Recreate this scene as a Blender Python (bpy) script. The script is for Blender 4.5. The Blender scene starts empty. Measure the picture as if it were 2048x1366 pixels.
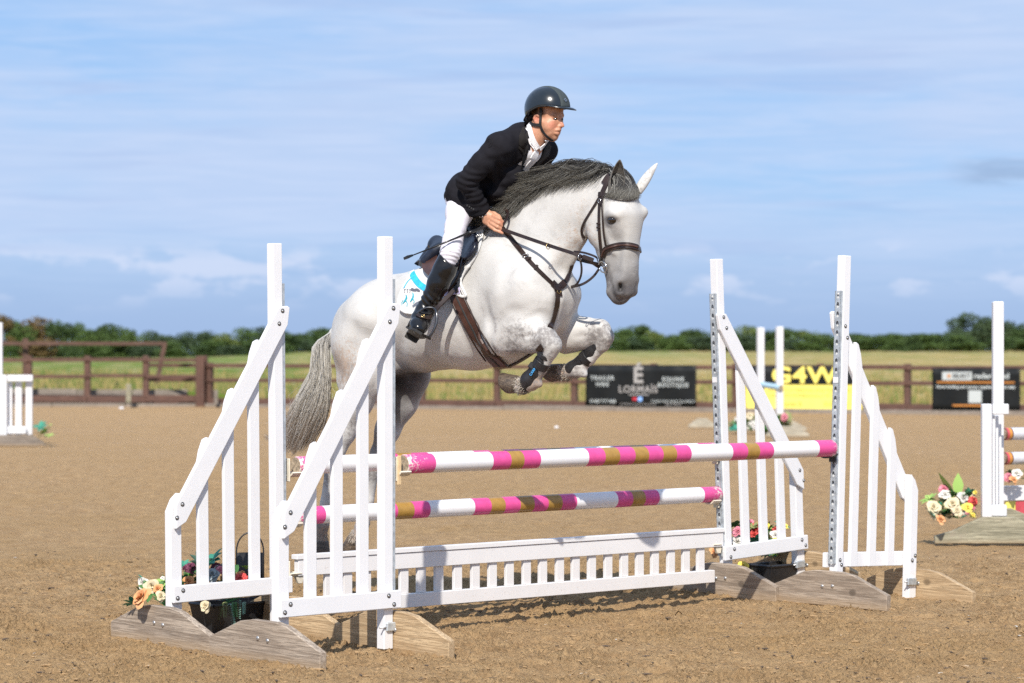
import bpy, bmesh, math, random
import numpy as np
from mathutils import Vector, Matrix, noise
from mathutils.bvhtree import BVHTree

# ------------------------------------------------------------------ camera
sc = bpy.context.scene
COL = sc.collection
R = math.radians
FPX, CX, HY, CAMZ = 5000.0, 1024.0, 708.0, 1.3125      # focal length in photo pixels, principal column, horizon row, eye height
cam = bpy.data.cameras.new('camera'); camo = bpy.data.objects.new('camera', cam); COL.objects.link(camo)
camo.location = (0, 0, CAMZ); camo.rotation_euler = (R(90), 0, 0)
cam.sensor_width = 36; cam.lens = 36 * FPX / 2048
cam.shift_y = (HY - 683) / 2048
cam.clip_start = .5; cam.clip_end = 8000
cam.dof.use_dof = True; cam.dof.focus_distance = 11.8; cam.dof.aperture_fstop = 3.7
sc.camera = camo
sc.cycles.use_denoising = False          # keeps the grain of the sand and coat
sc.view_settings.view_transform = 'Standard'; sc.view_settings.look = 'None'
sc.view_settings.exposure = .30; sc.view_settings.gamma = 1; sc.view_settings.use_curve_mapping = False

# ------------------------------------------------------------------ sun and sky
SUN_EL, SUN_AZ = 42.0, 187.5          # azimuth of the sun, clockwise from +Y (behind the camera, a little to its left)
sd = Vector((math.sin(R(SUN_AZ)) * math.cos(R(SUN_EL)), math.cos(R(SUN_AZ)) * math.cos(R(SUN_EL)), math.sin(R(SUN_EL))))
sun = bpy.data.lights.new('sun', 'SUN'); suno = bpy.data.objects.new('sun', sun); COL.objects.link(suno)
sun.energy = 4.7; sun.angle = R(.53); sun.color = (1, .94, .85)
suno.rotation_euler = sd.to_track_quat('Z', 'Y').to_euler()
w = bpy.data.worlds.new('World'); sc.world = w; w.use_nodes = True
nt = w.node_tree; nt.nodes.clear(); N = nt.nodes.new; LK = nt.links.new
sky = N('ShaderNodeTexSky'); sky.sky_type = 'NISHITA'; sky.sun_disc = False
sky.sun_elevation = R(SUN_EL); sky.sun_rotation = R(SUN_AZ); sky.air_density = 1.0; sky.dust_density = .3; sky.ozone_density = 3.0
SKYS = .105
bg = N('ShaderNodeBackground'); bg.inputs[1].default_value = SKYS
wo = N('ShaderNodeOutputWorld'); LK(bg.outputs[0], wo.inputs[0])
tc = N('ShaderNodeTexCoord')
def wnoise(scale_vec, loc, scale, detail, rough, dist=0):
    m = N('ShaderNodeMapping'); m.inputs['Scale'].default_value = scale_vec; m.inputs['Location'].default_value = loc
    LK(tc.outputs['Generated'], m.inputs[0])
    n = N('ShaderNodeTexNoise'); n.inputs['Scale'].default_value = scale; n.inputs['Detail'].default_value = detail
    n.inputs['Roughness'].default_value = rough; n.inputs['Distortion'].default_value = dist
    LK(m.outputs[0], n.inputs[0]); return n.outputs[0]
def wramp(f, a, b, va=0, vb=1):
    r = N('ShaderNodeMapRange'); r.inputs[1].default_value = a; r.inputs[2].default_value = b
    r.inputs[3].default_value = va; r.inputs[4].default_value = vb; r.interpolation_type = 'SMOOTHSTEP'
    LK(f, r.inputs[0]); return r.outputs[0]
def wmath(op, a, b):
    m = N('ShaderNodeMath'); m.operation = op
    for i, v in enumerate((a, b)):
        if isinstance(v, (int, float)): m.inputs[i].default_value = v
        else: LK(v, m.inputs[i])
    return m.outputs[0]
def wmix(f, a, b):
    m = N('ShaderNodeMix'); m.data_type = 'RGBA'; m.clamp_factor = True
    if isinstance(f, (int, float)): m.inputs[0].default_value = f
    else: LK(f, m.inputs[0])
    for s, v in ((6, a), (7, b)):
        if isinstance(v, tuple): m.inputs[s].default_value = (*[c * .94 / SKYS for c in v], 1)
        else: LK(v, m.inputs[s])
    return m.outputs[2]
sep = N('ShaderNodeSeparateXYZ'); LK(tc.outputs['Generated'], sep.inputs[0])
zz = sep.outputs[2]
tint = wmix(.78, sky.outputs[0], (.235, .44, .79))
low = wmix(wramp(zz, .0, .075, .9, 0), tint, (.315, .435, .67))
veil = wramp(wnoise((1.0, 1.0, 5.5), (1.7, .3, .1), 3.2, 6, .52, .2), .35, .60)
streak = wramp(wnoise((2.4, 2.4, 22), (.35, 4.1, .6), 3.0, 7, .55, .4), .42, .68)
fibre = wramp(wnoise((3.6, 3.6, 50), (.1, 2.2, .4), 4.0, 9, .66, .8), .38, .70)
cover = wramp(zz, .008, .06)
f1 = wmath('MULTIPLY', wmath('MAXIMUM', wmath('MULTIPLY', veil, .95), wmath('MULTIPLY', streak, .75)), cover)
s1 = wmix(f1, low, (.455, .575, .80))
s2 = wmix(wmath('MULTIPLY', wmath('MULTIPLY', fibre, cover), .30), s1, (.60, .68, .86))
# little sunlit cumulus heads low over the field, with shaded grey bars among them
puffm = wmath('MULTIPLY', wramp(zz, .014, .034), wramp(zz, .048, .036))
leftb = wramp(sep.outputs[0], .05, -.10)
puff = wmath('MULTIPLY', wramp(wmath('ADD', wnoise((9, 9, 26), (2.35, 1.4, .3), 3.0, 8, .55, .1), wmath('MULTIPLY', leftb, .055)), .52, .62), puffm)
s3a = wmix(wmath('MULTIPLY', puff, .55), s2, (.66, .71, .86))
# one long slate grey cloud low on the right
def box1(o, a, b, c_, d): return wmath('MULTIPLY', wramp(o, a, b), wramp(o, d, c_))
wob = wnoise((6, 6, 40), (.2, .9, 2.0), 4.0, 7, .6, .3)
zc = wmath('ADD', zz, wmath('MULTIPLY', wob, .018))
gcl = wmath('MULTIPLY', wmath('MULTIPLY', box1(zc, .0755, .0795, .083, .0865), box1(sep.outputs[0], .166, .188, .42, .55)), wramp(wob, .30, .55, .35, 1))
s3 = wmix(wmath('MULTIPLY', gcl, .55), s3a, (.24, .345, .53))
bar = wmath('MULTIPLY', wramp(wnoise((2.6, 2.6, 44), (7.2, .5, 1.4), 3.0, 6, .5, .2), .54, .70), wramp(zz, .02, .05))
s4 = wmix(wmath('MULTIPLY', bar, .25), s3, (.30, .41, .68))
LK(s4, bg.inputs[0])

# ------------------------------------------------------------------ general helpers
def P3(px, py, Y):
    """world point seen at photo pixel (px, py) at distance Y"""
    return Vector(((px - CX) / FPX * Y, Y, CAMZ - (py - HY) / FPX * Y))
def gnd(px, py, z=0):
    Y = (CAMZ - z) * FPX / (py - HY); return P3(px, py, Y)
def tag(o, label=None, cat=None, group=None, kind=None):
    if label: o['label'] = label
    if cat: o['category'] = cat
    if group: o['group'] = group
    if kind: o['kind'] = kind
    return o
def empty(name, loc=(0, 0, 0), rz=0, label=None, cat=None, group=None):
    o = bpy.data.objects.new(name, None); COL.objects.link(o); o.empty_display_size = .1
    o.location = loc; o.rotation_euler = (0, 0, rz); return tag(o, label, cat, group)
def link(name, me, mat=None, parent=None, smooth=False):
    o = bpy.data.objects.new(name, me); COL.objects.link(o)
    if mat is not None and not me.materials:
        for m in (mat if isinstance(mat, (list, tuple)) else [mat]): me.materials.append(m)
    if parent: o.parent = parent
    if smooth: me.shade_smooth()
    return o
def meshobj(name, v, f, mat=None, parent=None, smooth=False):
    me = bpy.data.meshes.new(name); me.from_pydata([tuple(p) for p in v], [], f); me.update()
    return link(name, me, mat, parent, smooth)
def bmobj(name, bm, mat=None, parent=None, smooth=False, recalc=True):
    if recalc: bmesh.ops.recalc_face_normals(bm, faces=bm.faces)
    me = bpy.data.meshes.new(name); bm.to_mesh(me); bm.free()
    return link(name, me, mat, parent, smooth)
def children(o): return [c for c in COL.objects if c.parent == o]
def copy_tree(o, parent=None, kids=None):
    c = o.copy(); COL.objects.link(c); c.parent = parent
    for ch in (list(o.children)): copy_tree(ch, c)
    return c
def bm_box(bm, a, b, bev=0, M=None, seg=1):
    """box between corners a and b, bevelled"""
    a, b = Vector(a), Vector(b)
    r = bmesh.ops.create_cube(bm, size=1, matrix=Matrix.Translation((a + b) / 2) @ Matrix.Diagonal((*(b - a), 1)))
    vs = r['verts']
    if bev:
        es = list({e for v in vs for e in v.link_edges})
        rr = bmesh.ops.bevel(bm, geom=es, offset=bev, segments=seg, affect='EDGES', profile=.5)
        vs = list({v for f in rr['faces'] for v in f.verts} | {v for v in vs if v.is_valid})
    if M is not None: bmesh.ops.transform(bm, matrix=M, verts=vs)
    return vs
def bm_prism(bm, poly, y0, y1, bev=0, plane='xz', M=None):
    """extrude a polygon [(a,b)] drawn in a plane between y0 and y1"""
    def mk(p, y): return {'xz': (p[0], y, p[1]), 'yz': (y, p[0], p[1]), 'xy': (p[0], p[1], y)}[plane]
    va = [bm.verts.new(mk(p, y0)) for p in poly]; vb = [bm.verts.new(mk(p, y1)) for p in poly]
    n = len(poly); fs = [bm.faces.new(va), bm.faces.new(vb[::-1])]
    for i in range(n): fs.append(bm.faces.new((va[i], vb[i], vb[(i + 1) % n], va[(i + 1) % n])))
    vs = va + vb
    bmesh.ops.recalc_face_normals(bm, faces=fs)
    if bev:
        es = list({e for f in fs for e in f.edges})
        rr = bmesh.ops.bevel(bm, geom=es, offset=bev, segments=1, affect='EDGES')
        vs = list({v for f in rr['faces'] for v in f.verts} | {v for v in vs if v.is_valid})
    if M is not None: bmesh.ops.transform(bm, matrix=M, verts=vs)
    return vs
def frames(pts, up=None):
    """tangent / side / normal along a polyline"""
    pts = [Vector(p) for p in pts]; out = []
    prev = Vector(up) if up is not None else None
    for i, p in enumerate(pts):
        t = (pts[min(i + 1, len(pts) - 1)] - pts[max(i - 1, 0)]).normalized()
        if prev is None: prev = Vector((0, 0, 1)) if abs(t.z) < .9 else Vector((1, 0, 0))
        n = (prev - t * prev.dot(t)).normalized(); prev = n
        out.append((p, t, t.cross(n), n))
    return out
def spline(pts, n):
    """Catmull-Rom through points (tuples of any length)"""
    P = np.array([list(p) for p in pts], float); m = len(P)
    P = np.vstack([2 * P[0] - P[1], P, 2 * P[-1] - P[-2]]); out = []
    for k in range(n):
        s = k / (n - 1) * (m - 1); i = min(int(s), m - 2); t = s - i
        a, b, c, d = P[i:i + 4]
        out.append(.5 * ((2 * b) + (c - a) * t + (2 * a - 5 * b + 4 * c - d) * t * t + (3 * b - a - 3 * c + d) * t ** 3))
    return out
def tube(bm, pts, rad, seg=8, up=None, flat=1.0, cap=True):
    fr = frames(pts, up); rings = []
    for i, (p, t, s, n) in enumerate(fr):
        r = rad[i] if isinstance(rad, (list, tuple, np.ndarray)) else rad
        rings.append([bm.verts.new(p + s * (math.cos(a) * r) + n * (math.sin(a) * r * flat)) for a in [2 * math.pi * k / seg for k in range(seg)]])
    for A, B in zip(rings, rings[1:]):
        for k in range(seg): bm.faces.new((A[k], A[(k + 1) % seg], B[(k + 1) % seg], B[k]))
    if cap:
        bm.faces.new(rings[0][::-1]); bm.faces.new(rings[-1])
def ribbon(bm, pts, nrm, width, thick=.003):
    """flat strap: pts with outward normals; a closed box section"""
    rows = []
    m = len(pts)
    for i in range(m):
        p = Vector(pts[i]); t = (Vector(pts[min(i + 1, m - 1)]) - Vector(pts[max(i - 1, 0)])).normalized()
        n = Vector(nrm[i]); n = (n - t * n.dot(t)).normalized(); s = t.cross(n)
        w_ = (width[i] if isinstance(width, (list, tuple, np.ndarray)) else width) / 2
        b = thick * .3
        rows.append([bm.verts.new(q) for q in (p - s * w_, p - s * w_ + n * (thick - b), p - s * (w_ - b) + n * thick, p + s * (w_ - b) + n * thick, p + s * w_ + n * (thick - b), p + s * w_)])
    for A, B in zip(rows, rows[1:]):
        for k in range(6): bm.faces.new((A[k], A[(k + 1) % 6], B[(k + 1) % 6], B[k]))
    bm.faces.new(rows[0][::-1]); bm.faces.new(rows[-1])
def bm_ring(bm, c, n, r, rt, seg=16, sx=1, up=None, sy=1):
    n = Vector(n).normalized(); u = n.orthogonal().normalized() if up is None else (Vector(up) - n * n.dot(Vector(up))).normalized()
    v = n.cross(u); c = Vector(c); A = []
    for i in range(seg):
        a = 2 * math.pi * i / seg; d = u * (math.cos(a) * sx) + v * (math.sin(a) * sy); q = c + d * r; dn = d.normalized()
        A.append([bm.verts.new(q + dn * (math.cos(b) * rt) + n * (math.sin(b) * rt)) for b in [2 * math.pi * k / 6 for k in range(6)]])
    for i in range(seg):
        X, Z = A[i], A[(i + 1) % seg]
        for k in range(6): bm.faces.new((X[k], Z[k], Z[(k + 1) % 6], X[(k + 1) % 6]))
def bm_dome(bm, c, n, r, h, seg=10):
    n = Vector(n).normalized(); u = n.orthogonal().normalized(); v = n.cross(u); c = Vector(c); rings = []
    for (rr, hh) in ((1, 0), (.95, .55), (.6, .9)):
        rings.append([bm.verts.new(c + (u * math.cos(a) + v * math.sin(a)) * r * rr + n * h * hh) for a in [2 * math.pi * k / seg for k in range(seg)]])
    for A, B in zip(rings, rings[1:]):
        for k in range(seg): bm.faces.new((A[k], A[(k + 1) % seg], B[(k + 1) % seg], B[k]))
    bm.faces.new(rings[-1])

# ------------------------------------------------------------------ materials
MATS = {}
class NB:
    def __init__(s, name):
        s.m = bpy.data.materials.new(name); s.m.use_nodes = True; s.t = s.m.node_tree
        s.b = s.t.nodes['Principled BSDF']; s.tc = None
    def n(s, typ, **k):
        x = s.t.nodes.new(typ)
        for a, b in k.items(): setattr(x, a, b)
        return x
    def l(s, a, b): s.t.links.new(a, b)
    def co(s, kind='Object', scale=(1, 1, 1), rot=(0, 0, 0), loc=(0, 0, 0)):
        if s.tc is None: s.tc = s.n('ShaderNodeTexCoord')
        m = s.n('ShaderNodeMapping'); m.inputs['Scale'].default_value = scale; m.inputs['Rotation'].default_value = rot; m.inputs['Location'].default_value = loc
        s.l(s.tc.outputs[kind], m.inputs[0]); return m.outputs[0]
    def noise(s, vec, scale, detail=4, rough=.5, dist=0, out=0):
        n = s.n('ShaderNodeTexNoise'); n.inputs['Scale'].default_value = scale; n.inputs['Detail'].default_value = detail
        n.inputs['Roughness'].default_value = rough; n.inputs['Distortion'].default_value = dist
        s.l(vec, n.inputs[0]); return n.outputs[out]
    def vor(s, vec, scale, out='Distance', feature='F1', rnd=1):
        n = s.n('ShaderNodeTexVoronoi', feature=feature); n.inputs['Scale'].default_value = scale; n.inputs['Randomness'].default_value = rnd
        s.l(vec, n.inputs[0]); return n.outputs[out]
    def rng(s, f, a, b, c=0, d=1, smooth=True):
        r = s.n('ShaderNodeMapRange'); r.interpolation_type = 'SMOOTHSTEP' if smooth else 'LINEAR'
        for i, v in ((1, a), (2, b), (3, c), (4, d)): r.inputs[i].default_value = v
        s.l(f, r.inputs[0]); return r.outputs[0]
    def math(s, op, a, b=0):
        m = s.n('ShaderNodeMath', operation=op)
        for i, v in enumerate((a, b)):
            if isinstance(v, (int, float)): m.inputs[i].default_value = v
            else: s.l(v, m.inputs[i])
        return m.outputs[0]
    def mix(s, f, a, b, mode='MIX'):
        m = s.n('ShaderNodeMix', data_type='RGBA', blend_type=mode, clamp_factor=True)
        if isinstance(f, (int, float)): m.inputs[0].default_value = f
        else: s.l(f, m.inputs[0])
        for k, v in ((6, a), (7, b)):
            if isinstance(v, (tuple, list)): m.inputs[k].default_value = (*v[:3], 1)
            else: s.l(v, m.inputs[k])
        return m.outputs[2]
    def attr(s, name, out='Fac'):
        a = s.n('ShaderNodeAttribute'); a.attribute_name = name; return a.outputs[out]
    def geo(s, out='Position'): return s.n('ShaderNodeNewGeometry').outputs[out]
    def col(s, c):
        if isinstance(c, (tuple, list)): s.b.inputs['Base Color'].default_value = (*c[:3], 1)
        else: s.l(c, s.b.inputs['Base Color'])
    def set(s, **k):
        for a, v in k.items():
            i = s.b.inputs[a.replace('_', ' ')]
            if isinstance(v, (int, float, tuple)): i.default_value = v
            else: s.l(v, i)
    def bump(s, h, strength=.3, dist=.01, prev=None):
        b = s.n('ShaderNodeBump'); b.inputs['Strength'].default_value = strength; b.inputs['Distance'].default_value = dist
        s.l(h, b.inputs['Height'])
        if prev is not None: s.l(prev, b.inputs['Normal'])
        s.l(b.outputs[0], s.b.inputs['Normal']); return b.outputs[0]
    def vcomb(s, c): pass
def simple(name, col, rough=.5, metal=0, var=.12, scale=20, bump=.15, bdist=.002, spec=.5, coat=0):
    k = NB(name); v = k.co(); n = k.noise(v, scale, 5, .6)
    c2 = tuple(x * (1 - var) for x in col); c1 = tuple(min(1, x * (1 + var)) for x in col)
    k.col(k.mix(k.rng(n, .3, .7), c2, c1)); k.set(Roughness=rough, Metallic=metal)
    k.b.inputs['Specular IOR Level'].default_value = spec; k.b.inputs['Coat Weight'].default_value = coat
    if bump: k.bump(k.noise(v, scale * 4, 4, .6), bump, bdist)
    return k.m

def text_mesh(body, name, mat, size, extrude=.001, offset=0, align='CENTER', spacing=1.0):
    """lettering as a real mesh object"""
    c = bpy.data.curves.new(name, 'FONT'); c.body = body; c.size = size; c.align_x = align; c.align_y = 'CENTER'; c.offset = offset; c.extrude = extrude; c.resolution_u = 3; c.space_character = spacing
    t = bpy.data.objects.new(name, c); me = bpy.data.meshes.new_from_object(t); bpy.data.objects.remove(t); bpy.data.curves.remove(c); me.name = name; me.materials.clear(); me.materials.append(mat)
    o = bpy.data.objects.new(name, me); COL.objects.link(o); return o

# ------------------------------------------------------------------ numpy gradient noise
_rs = np.random.RandomState(7); _perm = np.concatenate([_rs.permutation(256)] * 2).astype(np.int64); _g2 = _rs.rand(256) * 2 * np.pi
def n2(x, y):
    xi = np.floor(x).astype(np.int64); yi = np.floor(y).astype(np.int64); xf = x - xi; yf = y - yi; xi &= 255; yi &= 255
    u = xf * xf * xf * (xf * (xf * 6 - 15) + 10); v = yf * yf * yf * (yf * (yf * 6 - 15) + 10)
    def g(a, b, dx, dy):
        h = _g2[_perm[_perm[a] + b]]; return np.cos(h) * dx + np.sin(h) * dy
    a = g(xi, yi, xf, yf); b = g((xi + 1) & 255, yi, xf - 1, yf); c = g(xi, (yi + 1) & 255, xf, yf - 1); d = g((xi + 1) & 255, (yi + 1) & 255, xf - 1, yf - 1)
    return (a + (b - a) * u) * (1 - v) + (c + (d - c) * u) * v
def fbm(x, y, o=4, g=.5):
    s = 0; a = 1
    for i in range(o): s = s + a * n2(x * 2 ** i + 17 * i, y * 2 ** i - 9 * i); a *= g
    return s
def gridmesh(name, X, Y, Z, mat, smooth=True):
    """regular grid arrays (rows, cols) to a mesh"""
    r, c = X.shape; v = np.stack([X, Y, Z], -1).reshape(-1, 3)
    i = np.arange(r * c).reshape(r, c)
    f = np.stack([i[:-1, :-1], i[:-1, 1:], i[1:, 1:], i[1:, :-1]], -1).reshape(-1, 4)
    return npmesh(name, v, f, mat, smooth)
def npmesh(name, v, f, mat=None, smooth=False, parent=None):
    """fast mesh from numpy vertices and quads or triangles"""
    me = bpy.data.meshes.new(name); n = f.shape[1]
    me.vertices.add(len(v)); me.vertices.foreach_set('co', np.ascontiguousarray(v, np.float32).ravel())
    me.loops.add(f.size); me.loops.foreach_set('vertex_index', np.ascontiguousarray(f, np.int32).ravel())
    me.polygons.add(len(f)); me.polygons.foreach_set('loop_start', np.arange(0, f.size, n, dtype=np.int32))
    me.polygons.foreach_set('use_smooth', np.full(len(f), smooth)); me.update(calc_edges=True)
    return link(name, me, mat, parent)

# ------------------------------------------------------------------ materials used all over
def m_sand():
    k = NB('arena sand'); v = k.co()
    big = k.noise(v, .5, 4, .55); mid = k.noise(v, 7, 7, .72); fine = k.noise(v, 75, 5, .75); fib = k.noise(k.co(scale=(60, 160, 60)), 1.6, 6, .7, .6)
    c = k.mix(k.rng(mid, .3, .72), (.36, .225, .112), (.525, .355, .188))
    c = k.mix(k.rng(big, .35, .7, 0, .5), c, (.41, .262, .122))
    c = k.mix(k.rng(fine, .43, .32, 0, .7), c, (.13, .08, .045))
    c = k.mix(k.rng(fib, .60, .70, 0, .55), c, (.60, .47, .31))
    sp = k.vor(v, 55); c = k.mix(k.rng(sp, .11, .05, 0, .75), c, (.085, .066, .055))
    sp2 = k.vor(k.co(loc=(3, 5, 1)), 21); c = k.mix(k.rng(sp2, .06, .03, 0, .3), c, (.62, .56, .47))
    dap = k.noise(k.co(scale=(1, .45, 1)), 3.2, 7, .78, .4); c = k.mix(k.rng(dap, .56, .72, 0, .42), c, (.20, .12, .058))
    k.col(c); k.set(Roughness=.95); k.b.inputs['Specular IOR Level'].default_value = .15
    h = k.math('ADD', k.math('MULTIPLY', fine, .6), k.math('MULTIPLY', mid, 1.2)); k.bump(h, 1.0, .035)
    return k.m
def m_white(name='white paint', dirt=.0, tone=(.745, .745, .76)):
    k = NB(name); v = k.co()
    n = k.noise(v, 7, 5, .6); c = k.mix(k.rng(n, .3, .7), tuple(t * .965 for t in tone), tone)
    grain = k.noise(k.co(scale=(40, 40, 3)), 3, 4, .6)
    c = k.mix(k.rng(grain, .62, .75, 0, .10), c, (.62, .60, .58))
    chips = k.noise(v, 46, 3, .5); c = k.mix(k.rng(chips, .77, .80, 0, .5), c, (.36, .30, .25))
    sc1 = k.noise(k.co(scale=(1, 1, 1), loc=(2, 7, 3)), 19, 7, .8, .6); c = k.mix(k.rng(sc1, .72, .80, 0, .35), c, (.50, .47, .44)); sc2 = k.noise(k.co(scale=(6, 6, 1.2)), 22, 5, .75, 1.5); c = k.mix(k.rng(sc2, .76, .79, 0, .5), c, (.38, .36, .35))
    if dirt:
        z = k.n('ShaderNodeSeparateXYZ'); k.l(k.geo(), z.inputs[0])
        lowf = k.rng(z.outputs[2], .62, .03, 0, 1)
        sp = k.noise(v, 60, 5, .75); c = k.mix(k.math('MULTIPLY', k.rng(sp, .62, .70, 0, .9), k.math('MULTIPLY', lowf, dirt)), c, (.33, .22, .14))
        c = k.mix(k.math('MULTIPLY', lowf, dirt * .22), c, (.62, .5, .38))
    k.col(c); k.set(Roughness=.42); k.bump(grain, .12, .003)
    return k.m
def m_wood(name, c1, c2, axis=1, knots=True, seed=0, rough=.8, wear=.5):
    k = NB(name); s = [58, 58, 58]; s[axis] = 2.0
    v = k.co(scale=tuple(s), loc=(seed, seed * 1.7, seed * .3)); warp = k.noise(k.co(loc=(seed, 0, seed)), 3.5, 2, .5)
    g = k.noise(v, 1.1, 6, .62, 1.4); g2 = k.noise(v, 4.0, 4, .7)
    c = k.mix(k.rng(g, .38, .62), tuple(x * .85 for x in c1), c2); c = k.mix(k.rng(g2, .52, .42, .0, .6), c, tuple(x * .4 for x in c1)); c = k.mix(k.rng(warp, .35, .7, 0, .35), c, tuple(x * .7 for x in c1))
    if knots:
        kk = k.vor(k.co(scale=(5, 5, 7) if axis == 1 else (5, 5, 5), loc=(seed * 2.3, .4, seed)), 1.0)
        c = k.mix(k.rng(kk, .17, .07, 0, .85), c, tuple(x * .35 for x in c1))
    if wear:
        st = k.noise(k.co(loc=(seed, 3, 1)), 9, 5, .6); c = k.mix(k.rng(st, .55, .8, 0, wear), c, (.30, .25, .20))
    z = k.n('ShaderNodeSeparateXYZ'); k.l(k.geo(), z.inputs[0])
    c = k.mix(k.rng(z.outputs[2], .05, .0, 0, .5), c, (.36, .25, .14))
    k.col(c); k.set(Roughness=rough); k.bump(k.math('ADD', g2, k.math('MULTIPLY', g, .7)), .45, .004)
    return k.m
M = {}
M['sand'] = m_sand()
M['white'] = m_white('white paint on timber'); M['white_d'] = m_white('white paint splashed with dirt', 1.0)
M['grey_wood'] = m_wood('weathered grey timber', (.29, .225, .17), (.46, .38, .30), 1, seed=1)
M['fresh_wood'] = m_wood('pale treated timber', (.44, .30, .165), (.60, .445, .27), 1, seed=4, wear=.12)
M['green_wood'] = m_wood('mossy grey timber', (.26, .24, .165), (.42, .39, .28), 0, seed=6)
M['pale_wood'] = simple('bare pine', (.66, .48, .27), .7, var=.15, scale=30)
M['brown_wood'] = m_wood('brown stained fence timber', (.095, .047, .034), (.17, .088, .063), 0, knots=False, seed=2, wear=.2)
M['brown_post'] = m_wood('brown stained fence post', (.095, .047, .034), (.17, .088, .063), 2, knots=False, seed=3, wear=.2)
M['sleeper'] = m_wood('grey timber sleeper', (.20, .165, .135), (.34, .295, .25), 0, knots=False, seed=5)
M['zinc'] = simple('galvanised steel', (.50, .54, .57), .45, .45, .22, 35, .12, .001)
M['bolt'] = simple('bolt metal', (.50, .50, .50), .38, .8, .1, 80, 0)
M['dark'] = simple('dark gap', (.03, .03, .03), .7, 0, 0, 20, 0)
M['pink'] = simple('pink pole paint', (.66, .075, .27), .33, 0, .08, 30, .12, .002)
M['gold'] = simple('gold brown pole paint', (.36, .205, .045), .36, 0, .1, 30, .12, .002)
M['cup'] = simple('off white plastic', (.66, .60, .49), .45, 0, .08, 30, .05)
M['black_plastic'] = simple('black plastic', (.018, .018, .02), .42, 0, .2, 40, .1)
def m_polewhite():
    k = NB('white pole paint'); v = k.co()
    n = k.noise(v, 50, 5, .7); c = k.mix(k.rng(n, .72, .76, 0, .7), (.78, .78, .80), (.25, .2, .18))
    s = k.noise(k.co(scale=(3, 60, 60)), 1.4, 4, .6); c = k.mix(k.rng(s, .62, .75, 0, .3), c, (.55, .52, .52))
    k.col(c); k.set(Roughness=.32); return k.m
M['pole_white'] = m_polewhite()
def m_pinkworn():
    k = NB('worn pink pole paint'); v = k.co(); at = k.attr('endness')
    n = k.noise(v, 70, 6, .75); f = k.rng(k.math('ADD', n, k.math('MULTIPLY', at, .24)), .68, .73)
    k.col(k.mix(f, (.66, .075, .27), (.72, .66, .60))); k.set(Roughness=.38); return k.m
M['pink_worn'] = m_pinkworn()
M['end_grain'] = simple('end grain', (.34, .27, .19), .9, 0, .4, 60, .6, .004)

# ------------------------------------------------------------------ ground
def arena_h(X, Y, fine=True):
    h = .012 * fbm(X * .9, Y * .9, 3) + .014 * fbm(X * 3.1 + 5, Y * 3.1, 3)
    if fine:
        c = fbm(X * 13, Y * 13, 3, .6); h = h + .014 * np.abs(c) + .0085 * fbm(X * 34, Y * 34, 2, .62)
        d = fbm(X * 6 + 31, Y * 6 + 7, 2); h = h - .018 * np.clip(d - .22, 0, .3) / .3
    return h - .006
HOOF = [(random.Random(31 + i).uniform(-3, 3.4), 9.8 + random.Random(77 + i).random() ** 1.4 * 12, random.Random(5 + i).random() * 6.28) for i in range(190)]
def fade(X, Y, x0, x1, y0, y1, e=.35):
    d = np.minimum(np.minimum(X - x0, x1 - X), np.minimum(Y - y0, y1 - Y)); f = np.clip(d / e, 0, 1); return f * f * (3 - 2 * f)
def hoofs(X, Y):
    d = np.zeros_like(X)
    for (hx, hy, a) in HOOF:
        m = (np.abs(X - hx) < .22) & (np.abs(Y - hy) < .22)
        if not m.any(): continue
        u_ = (X[m] - hx) * math.cos(a) + (Y[m] - hy) * math.sin(a); v_ = -(X[m] - hx) * math.sin(a) + (Y[m] - hy) * math.cos(a); r = np.sqrt((u_ / .068) ** 2 + (v_ / .06) ** 2)
        d[m] += -.020 * np.clip(1.15 - r, 0, .45) / .45 + .013 * np.exp(-((r - 1.45) / .3) ** 2) * (1 + .8 * np.sign(u_) * np.clip(np.abs(u_) / .1, 0, 1))
    return d * .55
def crumbs(X, Y):
    patch_ = np.clip(.55 + 1.3 * fbm(X * 2.2 + 3, Y * 2.2, 2), .15, 1.2)
    return patch_ * (.030 * np.clip(fbm(X * 34, Y * 34, 2, .6) - .08, 0, 1) + .034 * np.clip(fbm(X * 66 + 9, Y * 66, 2, .6) - .03, 0, 1)) - .006
xs = np.arange(-2.95, 3.1, .0078); ys = np.arange(9.4, 12.61, .0078); X, Y = np.meshgrid(xs, ys)
f_ = fade(X, Y, -2.95, 3.09, 9.4, 99); tag(gridmesh('sand_ground', X, Y, f_ * (arena_h(X, Y) + hoofs(X, Y) + crumbs(X, Y)) - (1 - f_) * .036, M['sand']), 'churned pale brown sand surface of the riding arena under the jump', kind='structure')
xs = np.arange(-3.6, 4.0, .0145); ys = np.arange(12.6, 16.02, .0145); X, Y = np.meshgrid(xs, ys)
f_ = fade(X, Y, -3.6, 3.98, -99, 99) * np.where(np.abs(X) > 2.6, np.clip((Y - 12.6) / .35 + np.clip((2.95 - np.abs(X)) / .35, 0, 1), 0, 1), 1); gridmesh('sand_ground', X, Y, f_ * (arena_h(X, Y) + hoofs(X, Y) + crumbs(X, Y)) - (1 - f_) * .037, M['sand'])['kind'] = 'structure'
xs = np.arange(-9, 9.2, .05); ys = np.arange(15.9, 34, .05); X, Y = np.meshgrid(xs, ys)
f_ = fade(X, Y, -9, 9.15, -99, 99, .6) * np.where(np.abs(X) > 3.2, np.clip((Y - 15.9) / .5 + np.clip((3.6 - np.abs(X)) / .4, 0, 1), 0, 1), 1); z_ = np.clip((34 - Y) / 6, 0, 1); gridmesh('sand_ground', X, Y, f_ * ((arena_h(X, Y) + hoofs(X, Y)) * z_ - .002) - (1 - f_) * .038 * z_ - (1 - z_) * .004, M['sand'])['kind'] = 'structure'
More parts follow.
